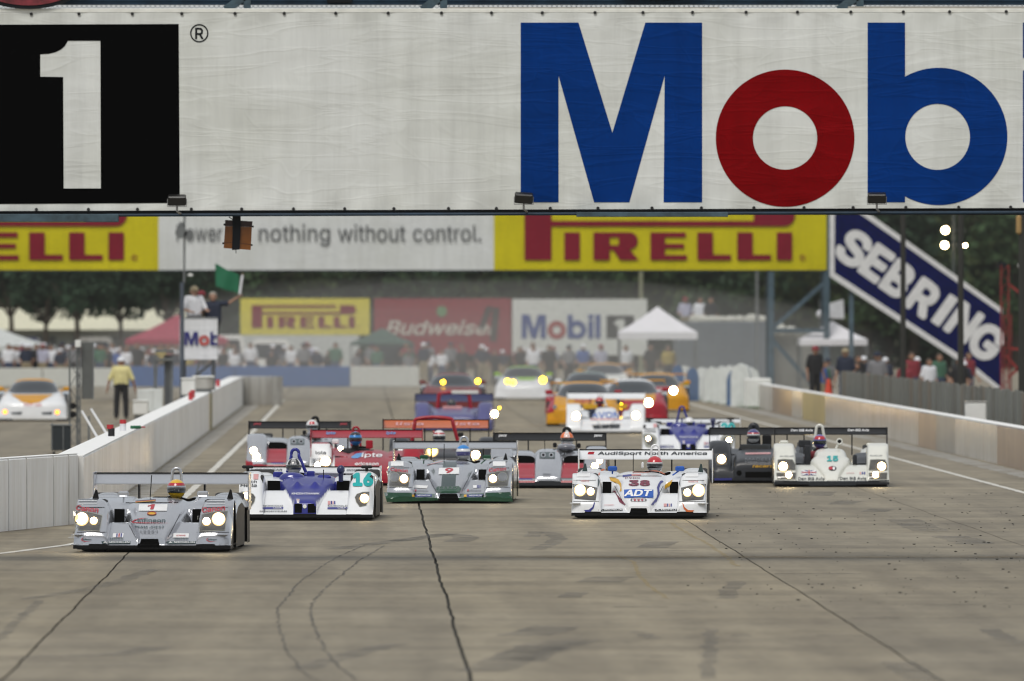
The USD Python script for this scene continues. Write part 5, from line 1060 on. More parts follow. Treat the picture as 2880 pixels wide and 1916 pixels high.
N_.poly([(1535, 1110), (1560, 1108), (1558, 1160), (1533, 1165)], 'red', 'flank_panel'); N_.poly([(1600, 1150), (1690, 1150), (1680, 1185), (1610, 1185)], M_INTAKE, 'grille'); N_.text('Agip', 1640, 1128, 10, 't_red', 50)
P_ = coupe('far red coupe with a yellow rear wing and bright yellow left lamp', 316, 1778, {'body': 'red', 'roof': 'white', 'bonnet': 'yellow'}, [(1824, 1134, 18, L_WARM), (1738, 1136, 12, L_WARM)], mirrors='red', wing='yellow'); P_.poly([(1796, 1146), (1860, 1146), (1862, 1180), (1800, 1180)], 'red', 'flank_panel')
Q_ = coupe('far red and yellow coupe next to the right verge with two bright lamps', 350, 1848, {'body': 'yellow', 'bonnet': 'red', 'roof': 'yellow'}, [(1894, 1100, 16, L_WARM), (1858, 1112, 13, L_YEL), (1800, 1104, 10, L_WARM)], wing='yellow', mirrors='yellow')
R_ = coupe('far green and white coupe behind the yellow coupe', 358, 1652, {'body': 'white', 'roof': 'green'}, [(1590, 1092, 8, M_REFL), (1712, 1092, 8, M_REFL)], mirrors='white')
S_ = coupe('farthest pale yellow coupe seen over the green and white one', 425, 1700, {'body': 'ivory', 'roof': 'yellow'}, [(1655, 1068, 7, M_REFL), (1745, 1068, 7, M_REFL)], mirrors='yellow', wing='yellow')
M_ = coupe('far white coupe with a lime green roof and yellow lamps', 400, 1470, {'body': 'white', 'roof': 'lime', 'bonnet': 'white'}, [(1427, 1074, 11, L_YEL), (1443, 1077, 11, L_YEL), (1527, 1070, 15, L_YEL)], mirrors='lime'); M_.poly([(1450, 1062), (1510, 1062), (1500, 1070), (1460, 1070)], 'lime', 'stripe')
L_ = coupe('far maroon coupe with amber lamps at the back left of the field', 350, 1270, {'body': 'maroon'}, [(1246, 1076, 9, L_YEL), (1344, 1074, 11, L_YEL)], mirrors='maroon'); 
U_ = coupe('white and yellow safety car with orange lamps in the pit lane', 318, 89, {'body': 'white', 'roof': 'yellow', 'bonnet': 'white'}, [(14, 1160, 9, L_AMB), (161, 1161, 9, L_AMB)], yaw=0.3, S=SP_GT, mirrors='yellow', name='safety_car', kind='car', group=None)
U_.poly([(30, 1110), (150, 1110), (132, 1120), (112, 1132), (85, 1136), (62, 1132), (46, 1120)], 'yellow', 'bonnet_stripe'); U_.poly([(30, 1161), (62, 1159), (60, 1167), (34, 1167)], M_GLASSD, 'grille'); U_.poly([(116, 1161), (148, 1159), (146, 1167), (120, 1167)], M_GLASSD, 'grille')
U_.text('PACE CAR', 92, 1140, 7, 't_red', 50)
# ================================================================ PEOPLE
SKIN = mat('skin', (.38, .22, .15), .55, var=.1); SKIN2 = mat('skin_tan', (.3, .16, .1), .55, var=.1)
def hull_chain(bones, seg=10, soft=0.0, up=None):
    parts = []
    for p, r, q, s in bones:
        a = Manifold.sphere(r, seg).translate([float(t) for t in p]); b = Manifold.sphere(s, seg).translate([float(t) for t in q]); parts.append(Manifold.batch_hull([a, b]))
    m = Manifold.batch_boolean(parts, manifold3d.OpType.Add)
    if soft: m = m.refine_to_length(soft)
    t = m.to_mesh(); tm = trimesh.Trimesh(np.array(t.vert_properties[:, :3]), np.array(t.tri_verts), process=False)
    if soft: trimesh.smoothing.filter_taubin(tm, iterations=8)
    return tm
def joints(lhand=(-.30, -.05, .80), rhand=(.30, -.05, .80), lel=(-.27, .03, 1.10), rel=(.27, .03, 1.10), lean=0.0, feet=.11):
    return dict(ls=(-.19, 0, 1.44), rs=(.19, 0, 1.44), le=lel, re=rel, lh=lhand, rh=rhand, lk=(-feet, -.02, .5), rk=(feet, -.02, .5), lf=(-feet - .01, 0, .07), rf=(feet + .01, 0, .07))
def hand(p, q, s):
    """palm, five fingers and a thumb at the end of a forearm running q -> p"""
    p, q = np.array(p, float), np.array(q, float); d = (p - q) / np.linalg.norm(p - q); side = np.cross(d, [0, 1.0, 0]); side /= np.linalg.norm(side) + 1e-9; fw = np.cross(side, d)
    B = [(p, .026, p + d * .05 + fw * .018, .02), (p, .026, p + d * .05 - fw * .018, .02)]
    for i, (o, l) in enumerate(((-.03, .06), (-.01, .075), (.01, .07), (.028, .055))):
        a = p + d * .06 + fw * o; k = a + d * l * .55; e = k + d * l * .35 + side * s * .02; B += [(a, .0095, k, .009), (k, .009, e, .0075)]
    t0 = p + d * .02 - fw * .03; B += [(t0, .012, t0 + d * .03 - fw * .022, .010), (t0 + d * .03 - fw * .022, .010, t0 + d * .055 - fw * .02, .009)]
    return B
def person(name, label, loc, rotz, J, shirt, trousers, hat=None, skin=SKIN, group=None, detail=0, hair=None, sit=False, belly=0.0, scale=1.0):
    """faces local -y"""
    t = thing(name, label, 'person', loc, rotz, group)
    seg = 14 if detail else 8; so = .025 if detail else 0.0
    hd = np.array([0, -.02, 1.62])
    body = [((0, 0, 1.02), .10, (0, .01, 1.36), .10), ((0, .01, 1.42), .065, (0, -.01, 1.56), .055), (hd + [0, .0, .03], .098, hd + [0, -.03, -.06], .062), (hd + [0, -.095, -.005], .014, hd + [0, -.11, -.03], .017), (hd + [-.1, .01, 0], .02, hd + [-.1, .015, -.03], .016), (hd + [.1, .01, 0], .02, hd + [.1, .015, -.03], .016),
        (J['ls'], .05, J['le'], .04), (J['rs'], .05, J['re'], .04), (J['le'], .04, J['lh'], .028), (J['re'], .04, J['rh'], .028), ((-.09, 0, .98), .08, J['lk'], .055), ((.09, 0, .98), .08, J['rk'], .055), (J['lk'], .055, J['lf'], .04), (J['rk'], .055, J['rf'], .04)]
    body += hand(J['lh'], J['le'], 1) + hand(J['rh'], J['re'], -1)
    b = obj('body', hull_chain(body, seg, so), skin, t, smooth=True)
    g = .016
    fore = lambda a, e, f: tuple(np.array(a) + (np.array(e) - np.array(a)) * f)
    sh = [((0, 0, 1.0), .14, (0, 0, 1.36), .135), ((-.09, 0, 1.0), .12 + g, (-.11, 0, 1.38), .105 + g), ((.09, 0, 1.0), .12 + g, (.11, 0, 1.38), .105 + g), ((-.09, 0, 1.0), .12 + g, (.09, 0, 1.0), .12 + g), (J['ls'], .062 + g, J['rs'], .062 + g), ((0, 0, 1.45), .08, (0, 0, 1.49), .066), (J['ls'], .058 + g, fore(J['ls'], J['le'], .85), .052 + g), (J['rs'], .058 + g, fore(J['rs'], J['re'], .85), .052 + g), ((-.1, 0, 1.3), .12, (.1, 0, 1.3), .12)]
    if belly: sh.append(((0, -.03, 1.08), .15 + belly, (0, -.02, 1.2), .14 + belly))
    obj('shirt', hull_chain(sh, seg, so), shirt, t, smooth=True)
    tr = [((-.08, 0, .98), .125 + g, (.08, 0, .98), .125 + g), ((-.09, 0, .95), .095 + g, J['lk'], .07 + g), ((.09, 0, .95), .095 + g, J['rk'], .07 + g), (J['lk'], .07 + g, (J['lf'][0], J['lf'][1], .1), .058 + g), (J['rk'], .07 + g, (J['rf'][0], J['rf'][1], .1), .058 + g)]
    obj('trousers', hull_chain(tr, seg, so), trousers, t, smooth=True)
    for k in ('lf', 'rf'):
        f = np.array(J[k]); obj('shoe', hull_chain([((f[0], f[1] + .03, .05), .05, (f[0], f[1] - .15, .042), .042)], seg), mat('shoe_dark', (.03, .025, .02), .5), t, smooth=True)
    if hat:
        h = trimesh.creation.icosphere(2, .118); h = trimesh.intersections.slice_mesh_plane(h, [0, 0, 1], [0, 0, -.01], cap=False); h.apply_translation(hd + [0, .0, .045]); c = obj('cap', h, hat, t, smooth=True)
        br_ = cyl(.085, .012, 'z', hd + [0, -.12, .04], 16); obj('brim', br_, hat, c)
    else:
        h = trimesh.creation.icosphere(2, .108); h = trimesh.intersections.slice_mesh_plane(h, [0, .5, .8], [0, -.02, .0], cap=False); h.apply_translation(hd + [0, .012, .04]); obj('hair', h, hair or mat('hair_brown', (.06, .035, .02), .6), t, smooth=True)
    if detail:
        for sx in (-.035, .035): obj('eye', trimesh.creation.icosphere(1, .013).apply_translation(hd + [sx, -.088, .012]), mat('eye_dark', (.03, .02, .02), .3), t)
        obj('mouth', box(*(hd + [0, -.088, -.07]), .045, .012, .01), mat('lips', (.3, .1, .08), .5), t)
    return t
CL = dict(white=mat('cloth_white', (.68, .69, .72), .8), navy=mat('cloth_navy', (.012, .018, .04), .8), black=mat('cloth_black', (.01, .01, .012), .8), yellow=mat('cloth_pale_yellow', (.62, .56, .26), .8), grey=mat('cloth_grey', (.18, .18, .19), .8), red=mat('cloth_red', (.2, .02, .03), .8), blue=mat('cloth_blue', (.05, .1, .3), .8), tan=mat('cloth_tan', (.3, .25, .16), .8), green=mat('cloth_green', (.05, .13, .08), .8), gold=mat('cloth_gold', (.36, .27, .05), .8), jeans=mat('cloth_jeans', (.05, .07, .13), .8), lilac=mat('cloth_lilac', (.4, .4, .5), .8))
# drivers
def driver(car, x, y, dep, shell, label, visor=M_GLASSD, bands=(), suit=CL['black'], r=.125):
    """helmeted driver whose helmet centre was measured at (x, y) in the car's crop"""
    c = car.at(x, y, dep); w = car.world(c); t = thing('person', label, 'person', (w[0], w[1], 0.0), -math.degrees(car.yaw), 'drivers strapped in the race cars'); z = c[2]
    bones = [((0, .12, z - .62), .17, (0, .1, z - .3), .15), ((-.19, .1, z - .24), .075, (.19, .1, z - .24), .075), ((0, .08, z - .2), .06, (0, .02, z - .06), .06), ((-.2, .1, z - .25), .06, (-.25, -.12, z - .42), .05), ((.2, .1, z - .25), .06, (.25, -.12, z - .42), .05), ((-.25, -.12, z - .42), .05, (-.12, -.36, z - .34), .04), ((.25, -.12, z - .42), .05, (.12, -.36, z - .34), .04)]
    obj('body', hull_chain(bones, 10), suit, t, smooth=True)
    h = trimesh.creation.icosphere(3, 1.0); v = h.vertices.copy(); k = np.clip(-v[:, 2] - .35, 0, 1); v[:, 0] *= 1 - .15 * k; v[:, 1] = np.where(v[:, 1] < 0, v[:, 1] * (1 + .16 * k), v[:, 1]); v *= [r * .93, r * 1.08, r]; v[:, 2] += z; h.vertices = v
    hp = obj('helmet', h, shell, t, smooth=True)
    def shell_band(z0, z1, ang, m, nm, off=.004):
        n = 26; A_ = np.linspace(-ang, ang, n); rows = np.linspace(z0, z1, 6); V = []
        for zz in rows:
            k = np.clip(-zz - .35, 0, 1); rr = math.sqrt(max(1 - zz * zz, .0)); sx = r * .93 * (1 - .15 * k) * rr + off; sy = r * 1.08 * rr * (1 + .16 * k) + off
            for a in A_: V.append((math.sin(a) * sx, -math.cos(a) * sy, z + zz * (r + off)))
        Fc = []
        for i in range(5):
            for j in range(n - 1): a0 = i * n + j; Fc += [(a0, a0 + 1, a0 + n + 1), (a0, a0 + n + 1, a0 + n)]
        obj(nm, trimesh.Trimesh(V, Fc, process=False), m, hp, smooth=True)
    shell_band(-.35, .16, 1.35, visor, 'visor', .005)
    for z0, z1, ang, m in bands: shell_band(z0, z1, ang, m, 'helmet_band', .0035)
    return t
HY = mat('helmet_yellow', (.68, .42, .02), .25, 0, .6); HR = mat('helmet_red', (.45, .02, .03), .25, 0, .6); HW = mat('helmet_white', (.72, .72, .72), .25, 0, .6); HB = mat('helmet_blue', (.02, .22, .6), .25, 0, .6); HK = mat('helmet_black', (.02, .02, .022), .25, 0, .6); HS = mat('helmet_silver', (.45, .46, .5), .2, .7, .6); VB = mat('visor_blue', (.05, .05, .18), .12, 0, 1.0)
driver(A, 1362, 374, 2.0, HY, 'driver in a yellow and red helmet in the silver car numbered 1', bands=[(.36, .62, 1.5, HR), (.18, .34, 1.5, HS)])
driver(B16, 868, 478, 2.0, HW, 'driver in a white and black helmet in the white and blue car', bands=[(.2, .9, -.0 + .9, HK), (.2, .97, .42, HW)], r=.12)
driver(C9, 1312, 350, 2.0, HW, 'driver in a blue topped white helmet in the silver and green car', visor=VB, bands=[(.52, .985, 3.14, HB)])
driver(D8, 1342, 345, 2.0, HW, 'driver in a red topped helmet in the white car numbered 38', bands=[(.30, .985, 3.14, HR)], suit=CL['navy'])
driver(E15, 1402, 285, 2.0, mat('helmet_purple', (.1, .1, .35), .25, 0, .6), 'driver in a blue and red helmet in the white car numbered 15', bands=[(.3, .75, 1.0, HR)], suit=CL['red'])
driver(F_, 652, 225, 2.0, HW, 'driver in a white and red helmet in the dark grey car', bands=[(.5, .985, 3.14, VB), (.34, .52, 1.6, HR)])
driver(GG, 1385, 375, 2.0, HW, 'driver in an orange yellow and white helmet in the nearer silver and red car', bands=[(.1, .9, 1.3, mat('helmet_orange', (.7, .14, .02), .25, 0, .5)), (.2, .9, .5, HW)])
driver(II, 838 + (850 - 686) / 4.06, 1140 + 235 * .2461, 2.0, HW, 'driver in a white helmet in the far left silver and red car', bands=[(.3, .7, .5, HR)])
driver(H_, 1300, 375, 2.0, HB, 'driver in a blue helmet in the red car', bands=[(.5, .9, 1.2, HK)])
driver(J_, 1235, 1228, 2.0, HW, 'driver in a white helmet under the red wide hoop of the orange winged car', bands=[(.4, .6, 1.2, HR)])
driver(K_, 1270, 1136, 2.0, HK, 'driver in a dark helmet in the far dark blue car')
driver(O_, 1686, 1130, 2.0, HR, 'driver in a red helmet in the white prototype', suit=CL['navy'])
driver(T20, 1938, 1190, 2.0, HW, 'driver in a white helmet in the distant white and blue car')
# man walking on the pit side of the wall, seen from behind
w = W(341, 1179, 326); person('person', 'man in a pale yellow polo shirt and white cap beside the pit wall', (w[0], 326, 0), 180, joints(lhand=(-.40, -.02, .83), rhand=(.40, .02, .83), lel=(-.34, .03, 1.10), rel=(.34, .03, 1.10), feet=.13), CL['yellow'], CL['black'], CL['white'], SKIN2, detail=1, belly=.03)
# people on the flag stand
ZF = 305.0
w = W(545, 891, ZF); person('person', 'man in a white shirt and cream cap leaning on the flag stand', (w[0], ZF + .5, 1.98), 20, joints(lhand=(-.2, -.35, 1.08), rhand=(.26, -.38, 1.1), lel=(-.3, -.08, 1.14), rel=(.3, -.1, 1.14)), CL['white'], CL['grey'], CL['tan'], detail=1)
w = W(566, 891, ZF); person('person', 'person in a dark red cap behind the man in white', (w[0], ZF + .95, 1.86), -10, joints(), CL['tan'], CL['grey'], CL['red'], SKIN2, detail=1)
w = W(598, 891, ZF); person('person', 'flagman in a navy shirt holding out the green flag', (w[0], ZF + .75, 1.84), 0, joints(feet=.05, rhand=(.68, -.22, 1.62), rel=(.42, -.1, 1.45), lhand=(-.3, -.3, 1.2), lel=(-.34, -.02, 1.2)), CL['navy'], CL['black'], None, SKIN, detail=1, hair=mat('hair_grey', (.3, .28, .24), .7))
fl = thing('flag', 'green flag on a white sleeve held up over the flag stand', 'flag', (0, 0, 0)); 
fgx = lambda px: (px - 1020) / F * (ZF + .5); fgz = lambda py: EYE - (py - 891) / F * (ZF + .5)
q = [(672, 826), (607, 806), (605, 742), (672, 774)]      # corners: sleeve bottom, free bottom, free top, sleeve top
n = 18; V = []
for i in range(n):
    for j in range(n):
        u, t_ = i / (n - 1), j / (n - 1); a = np.array(q[0]) * (1 - u) + np.array(q[1]) * u; b_ = np.array(q[3]) * (1 - u) + np.array(q[2]) * u; p = a * (1 - t_) + b_ * t_
        V.append((fgx(p[0]), ZF + .5 + .05 * math.sin(u * 7 + t_ * 2) * u, fgz(p[1]) + .012 * math.sin(u * 9)))
Fc = [(a, a + n, a + n + 1) for i in range(n - 1) for j in range(n - 1) for a in [i * n + j]] + [(a, a + n + 1, a + 1) for i in range(n - 1) for j in range(n - 1) for a in [i * n + j]]
obj('cloth', trimesh.Trimesh(V, Fc, process=False), mat('flag_green', (.0, .12, .05), .6), fl, smooth=True); obj('sleeve', tube([(fgx(674), ZF + .5, fgz(828)), (fgx(682), ZF + .5, fgz(774))], .035, 8), CL['white'], fl); obj('staff', tube([(fgx(672), ZF + .5, fgz(842)), (fgx(683), ZF + .5, fgz(768))], .012, 6), mat('wood_staff', (.3, .2, .1), .6), fl)

# spectators: a few figures, referenced
protos = []
for i, (s_, t_, h_, lab) in enumerate((('white', 'jeans', None, 'a white shirt'), ('navy', 'tan', 'white', 'navy shirt and white cap'), ('red', 'jeans', None, 'a red shirt'), ('grey', 'black', 'navy', 'grey shirt and dark cap'), ('gold', 'navy', None, 'a gold shirt'), ('lilac', 'tan', 'red', 'pale shirt and red cap'), ('black', 'black', None, 'a black shirt'), ('blue', 'tan', 'white', 'blue shirt and white cap'), ('green', 'jeans', None, 'a green shirt'))):
    protos.append((s_, t_, h_, lab, joints(lhand=(-.2 - .05 * (i % 3), -.25 * (i % 2) - .05, .85 + .12 * (i % 3)), lel=(-.29, .02, 1.12), rhand=(.25, -.2 * ((i + 1) % 2) - .05, .85 + .15 * (i % 2)))))
first = {}
def spectator(i, x, y, rz, where, grp, z=0.0, sc=1.0):
    s_, t_, h_, lab, J = protos[i]; label = f'spectator in {lab} {where}'
    if i not in first: first[i] = person('spectator', label, (x, y, z), rz, J, CL[s_], CL[t_], CL[h_] if h_ else None, SKIN if i % 2 else SKIN2, f'{grp} in {lab}')
    else: copy(first[i], (x, y, z), rz, label, f'{grp} in {lab}', (sc, sc, sc))
seq = [0, 6, 1, 3, 6, 0, 2, 6, 5, 3, 8, 0, 1, 6, 1, 0, 3, 6, 6, 4]
k = 0
for row, d in enumerate((484.0, 487.0, 490.0, 493.0)):
    px = -15 + row * 13
    while px < 1480:
        px += (16 + NR.random() * 24) if px < 640 else (34 + NR.random() * 90)
        if 500 < px < 620 and row == 0: continue
        w = W(px, 891, d); left = px < 660
        spectator((seq if left else [6, 1, 3, 6, 2, 1, 8, 6, 3, 0, 6, 3, 1, 6, 3, 8, 1, 6, 2, 5])[(k * 7 + row * 3) % 20] if NR.random() < .88 else int(NR.integers(0, 9)), w[0], d + NR.random(), NR.random() * 60 - 30, 'behind the far wall on the left' if left else 'below the far billboards', 'far left crowd' if left else 'far middle crowd', sc=.80 + .24 * NR.random()); k += 1
for row, d in enumerate((352.0, 360, 372)):
    px = 2250 + row * 17
    while px < 2690:
        px += 42 + NR.random() * 60; w = W(px, 891, d)
        spectator([1, 6, 0, 2, 6, 1, 3, 6, 8, 1, 5, 7][int(NR.integers(0, 12))], w[0], d + NR.random() * 2, NR.random() * 70 - 35, 'behind the grey fence', 'crowd behind the grey fence', sc=.84 + .2 * NR.random())
for px, d, i in ((1500, 462, 0), (1545, 470, 6), (1600, 468, 3), (1690, 470, 5), (1760, 466, 0), (1880, 462, 4), (1905, 466, 3), (1640, 474, 7), (1830, 474, 6)):
    w = W(px, 891, d); spectator(i, w[0], d, 10, 'near the far white tent', 'people at the far white tent')
for px, i, s_ in ((1930, 5, 'left'), (1972, 0, 'middle'), (2002, 6, 'right')):
    w = W(px, 891, 462); spectator(i, w[0], 463.5, 15, f'on top of the grey container, {s_}most of three' if s_ != 'middle' else 'on top of the grey container, between the other two', 'people on the container', z=1.95)
w = W(2292, 891, 352); person('person', 'man in black with a red cap behind the bridge post at the right wall', (w[0], 352, 0.25), 30, joints(), CL['black'], CL['black'], CL['red'], SKIN2)
w = W(2378, 891, 345); person('person', 'man in a navy jacket at the left end of the grey fence', (w[0], 345, 0.2), -20, joints(), CL['navy'], CL['jeans'], CL['tan'], SKIN)
# ================================================================ PIT SIDE EQUIPMENT
M_GALV = mat('galvanised', (.17, .18, .18), .45, .3, var=.3); M_SCREEN = mat('grey_screen', (.10, .105, .10), .5, var=.2)
def pt(px, py, d): return W(px, py, d)
Zt = 252.0
tw = thing('timing_tower', 'grey lattice mast with a tall grey screen standing behind the pit wall', 'mast')
def mast(px, top, bot, w_, d, parent, m=None):
    m = m or M_GALV; a, b = pt(px, top, d), pt(px, bot, d); h = w_ / 2
    for sx in (-h, h):
        for sy in (-h, h): obj('upright', tube([(a[0] + sx, d + sy, b[2]), (a[0] + sx, d + sy, a[2])], .016, 6), m, parent)
    n = max(3, int((a[2] - b[2]) / .22)); zs = np.linspace(b[2], a[2], n)
    for i in range(n - 1): s_ = 1 if i % 2 else -1; obj('lacing', tube([(a[0] - h * s_, d - h, zs[i]), (a[0] + h * s_, d - h, zs[i + 1])], .009, 5), m, parent)
mast(206, 985, 1262, .16, Zt, tw); mast(222, 975, 1262, .05, Zt - .1, tw)
a, b = pt(230, 963, Zt), pt(264, 1122, Zt); obj('screen', box((a[0] + b[0]) / 2, Zt, (a[2] + b[2]) / 2, b[0] - a[0], .12, a[2] - b[2], .01), M_SCREEN, tw)
obj('screen_frame', box(b[0] - .015, Zt - .07, (a[2] + b[2]) / 2, .03, .03, a[2] - b[2]), M_GALV, tw)
a, b = pt(212, 957, Zt), pt(228, 977, Zt); obj('white_box', box((a[0] + b[0]) / 2, Zt - .2, (a[2] + b[2]) / 2, b[0] - a[0], .12, a[2] - b[2], .01), M_WHITE, tw)
for py in (1142, 1166): p = pt(206, py, Zt); obj('lamp_head', cyl(.07, .1, 'y', (p[0], Zt - .12, p[2]), 16), M_CARBON, tw)
for p, q in (((231, 1158), (281, 1243)), ((257, 1152), (305, 1229))): obj('stay', tube([pt(*p, Zt - 20), pt(*q, 190 if q[0] < 290 else 194)], .024, 8), mat('stay_white', (.75, .75, .74), .5), tw)
a = pt(250, 1190, Zt); obj('leg', box(a[0], Zt, a[2] / 2, .05, .05, a[2] + .3), M_GALV, tw)
eb = thing('equipment_cart', 'black equipment cabinet on castors at the foot of the lattice mast', 'cabinet', (pt(172, 891, 235)[0], 235, 0))
obj('cabinet', box(0, 0, .42, .40, .5, .5, .01), mat('cabinet_black', (.012, .018, .022), .5), eb); obj('rail', tube([(-.18, -.25, .18), (-.18, -.25, .74)], .012, 6), M_GALV, eb); obj('rail', tube([(.05, -.26, .1), (.05, -.26, .7)], .014, 6), M_GALV, eb); obj('top', box(0, 0, .69, .44, .54, .03, .005), M_GALV, eb)
for sx in (-.15, .15): obj('castor', cyl(.07, .04, 'x', (sx, -.2, .07), 14), M_RUBBER, eb); obj('castor', cyl(.07, .04, 'x', (sx, .2, .07), 14), M_RUBBER, eb)
ma = thing('floor_mat', 'dark strip of matting on the pit side behind the wall', 'mat'); obj('strip', box(-4.75, 262, .02, .5, 130, .03), mat('mat_black', (.02, .022, .024), .8), ma)
# cans and bottles on the wall
for px, d, col, lab in ((325, 187, 'red', 'red and black can standing on the pit wall, nearest of the small items'), (350, 196, 'red', 'red topped white jar on the pit wall beside the green bottle'), (524, 268, 'red', 'small red can on the far part of the pit wall, left of two'), (556, 275, 'red', 'small red can on the far part of the pit wall, right of two'), (603, 320, 'red', 'small red marker near the end of the pit wall')):
    t = thing('can', lab, 'can', (-4.13 + .02 * (px % 5), d, .965)); r = .055; obj('can_body', cyl(r, .13, 'z', (0, 0, .065), 14), CL['white'] if px == 350 else CL['black'] if px == 325 else HR, t); obj('lid', cyl(r * 1.05, .07, 'z', (0 if px != 325 else -.02, 0, .155), 14), HR, t)
t = thing('bottle', 'green bottle lying on the pit wall next to the red topped jar', 'bottle', (-4.05, 199, .965)); obj('glass', tube([(0, 0, .03), (.16, .1, .03)], .03, 10), mat('bottle_green', (.01, .12, .05), .3), t); obj('neck', tube([(.16, .1, .03), (.24, .15, .03)], .012, 8), HR, t)
# flag stand
fs = thing('flag_stand', 'steel flag stand with a raised platform behind the pit wall', 'stand')
a = pt(512, 590, ZF); 
obj('pole', tube([(pt(512, 891, ZF)[0], ZF, 0), (pt(512, 891, ZF)[0], ZF, pt(0, 795, ZF)[2])], .055, 10), mat('pole_blue_grey', (.06, .075, .1), .5), fs)
obj('pole', tube([(pt(518, 891, ZF)[0], ZF, pt(0, 795, ZF)[2]), (pt(519, 891, ZF)[0], ZF, pt(0, 585, ZF)[2])], .03, 8), M_GALV, fs, label='thin upper pole carrying a loudspeaker')
p = pt(515, 655, ZF); obj('loudspeaker', cyl(.16, .25, 'y', (p[0] - .05, ZF - .1, p[2]), 16), M_GALV, fs); p = pt(530, 662, ZF); obj('loudspeaker', cyl(.12, .25, 'y', (p[0], ZF - .1, p[2]), 16), M_GALV, fs); p = pt(510, 640, ZF); obj('bracket', box(p[0], ZF - .05, p[2] + .05, .12, .12, .18, .01), M_GALV, fs)
p = pt(535, 774, ZF); obj('lamp', box(p[0], ZF + .2, p[2], .14, .1, .07, .02), M_WHITE, fs)
a, b = pt(505, 898, ZF), pt(612, 1012, ZF)
obj('platform', box((a[0] + b[0]) / 2, ZF + .75, 1.80, b[0] - a[0], 1.4, .07), M_GALV, fs)
for px in (516, 599):
    for dy in (.1, 1.35): z0 = 0.0 if px < 550 else .96; obj('leg', box(pt(px, 891, ZF)[0], ZF + dy, (z0 + 1.8) / 2, .09, .09, 1.8 - z0), mat('stand_grey', (.07, .075, .08), .5), fs)
bar(pt(520, 1082, ZF) + [0, .1, 0], pt(600, 1018, ZF) + [0, .1, 0], .07, mat('stand_grey', (.07, .075, .08), .5), fs, 'brace'); bar(pt(545, 1100, ZF) + [0, .1, 0], pt(560, 1018, ZF) + [0, .1, 0], .06, M_GALV, fs, 'brace')
obj('rail', tube([(a[0], ZF + .05, a[2] + .02), (b[0], ZF + .05, a[2] + .02)], .025, 8), M_GALV, fs)
fb = thing('banner', 'small white banner with blue and red lettering on the front of the flag stand', 'banner')
sheet_obj(fb, 'cloth', 505, 898, 612, 1012, ZF, cloth('stand_banner', (.72, .73, .76), .5, .2), 0, 3, .05, 20)
for g, col in mobil(None)[:3]:
    g2 = affinity.affine_transform(g, [.0455, 0, 0, .0455, 517, 929]); g2 = g2.intersection(sbox(500, 880, 611, 1010))
    obj('letter', place2(tri(to_xz(g2, F / ZF)), (0, 0), ZF, .05), mat('print_navy', (.02, .02, .15), .6) if col == 'blue' else mat('print_red2', (.45, .05, .04), .6), fb)
# white pit box, cart and canopy legs behind the stand
sc = thing('scaffold', 'grey scaffold frame with a small roof left of the flag stand', 'frame'); Zc = 318.0
for px in (437, 470, 482): obj('post', box(pt(px, 891, Zc)[0], Zc, pt(px, 1000, Zc)[2] / 2, .09 if px != 470 else .16, .09, pt(px, 1000, Zc)[2]), M_GALV if px != 470 else mat('stand_grey', (.07, .075, .08), .5), sc)
for py in (988, 1012): obj('roof' if py == 988 else 'shelf', box((pt(434, 891, Zc)[0] + pt(492, 891, Zc)[0]) / 2, Zc, pt(0, py, Zc)[2], .5, .5, .07, .01), M_GALV, sc)
def chair(label, px, d, h=.95):
    t = thing('chair', label, 'chair', (pt(px, 891, d)[0], d, 0)); m = mat('chair_white', (.62, .64, .62), .5)
    obj('seat', box(0, 0, .45, .42, .42, .04, .01), m, t); obj('backrest', box(0, .2, .75, .42, .04, .55, .015), m, t)
    for sx in (-.18, .18):
        for sy in (-.18, .18): obj('leg', box(sx, sy, .22, .035, .035, .44), m, t)
chair('white chair behind the pit wall right of the man in yellow', 435, 300); chair('white chair on the pit side nearer than the scaffold', 408, 298)
def crate(label, px, py, d, sx, sz, m):
    p = pt(px, py, d); t = thing('cool_box', label, 'box', (p[0], d, 0)); obj('tub', box(0, 0, p[2] - sz / 2, sx, .4, sz, .03), m, t); obj('lid', box(0, 0, p[2] + .02, sx * 1.06, .44, .05, .015), M_WHITE, t); obj('stand', box(0, 0, (p[2] - sz) / 2, sx * .8, .3, max(p[2] - sz, .05)), M_GALV, t)
crate('white cool box under the flag stand', 530, 1068, 285, .35, .4, M_WHITE); crate('pale cool box right of the flag stand legs', 572, 1062, 296, .55, .3, M_WALLP); crate('white tub behind the pit wall left of the scaffold', 396, 1130, 297, .4, .35, M_WHITE)
# right side: cone, board, water barriers, poles
cn = thing('traffic_cone', 'orange traffic cone behind the right wall near the bridge post', 'cone', (pt(2330, 891, 330)[0], 330, 0)); 
obj('cone', trimesh.creation.revolve(np.array([(.0, 1.13), (.035, 1.13), (.13, .65), (.14, .64), (0, .64)]), sections=20), mat('cone_orange', (.6, .05, .015), .5), cn, smooth=30); obj('base', box(0, 0, .62, .36, .36, .04, .01), mat('cone_orange', (.6, .05, .015), .5), cn); obj('stand', box(0, 0, .3, .5, .5, .6, .02), M_WALLP, cn)
wb = thing('white_board', 'plain white box standing behind the right wall in front of the grey fence', 'box', (pt(2744, 891, 250)[0], 250, 0)); obj('box', box(0, 0, .525, .46, .4, 1.05, .03), M_WHITE, wb); obj('lid', box(0, 0, 1.06, .48, .42, .03, .01), M_WALLP, wb)
M_BW = mat('barrier_white', (.66, .68, .66), .5, var=.12); M_BB = mat('barrier_blue', (.05, .12, .26), .5, var=.2)
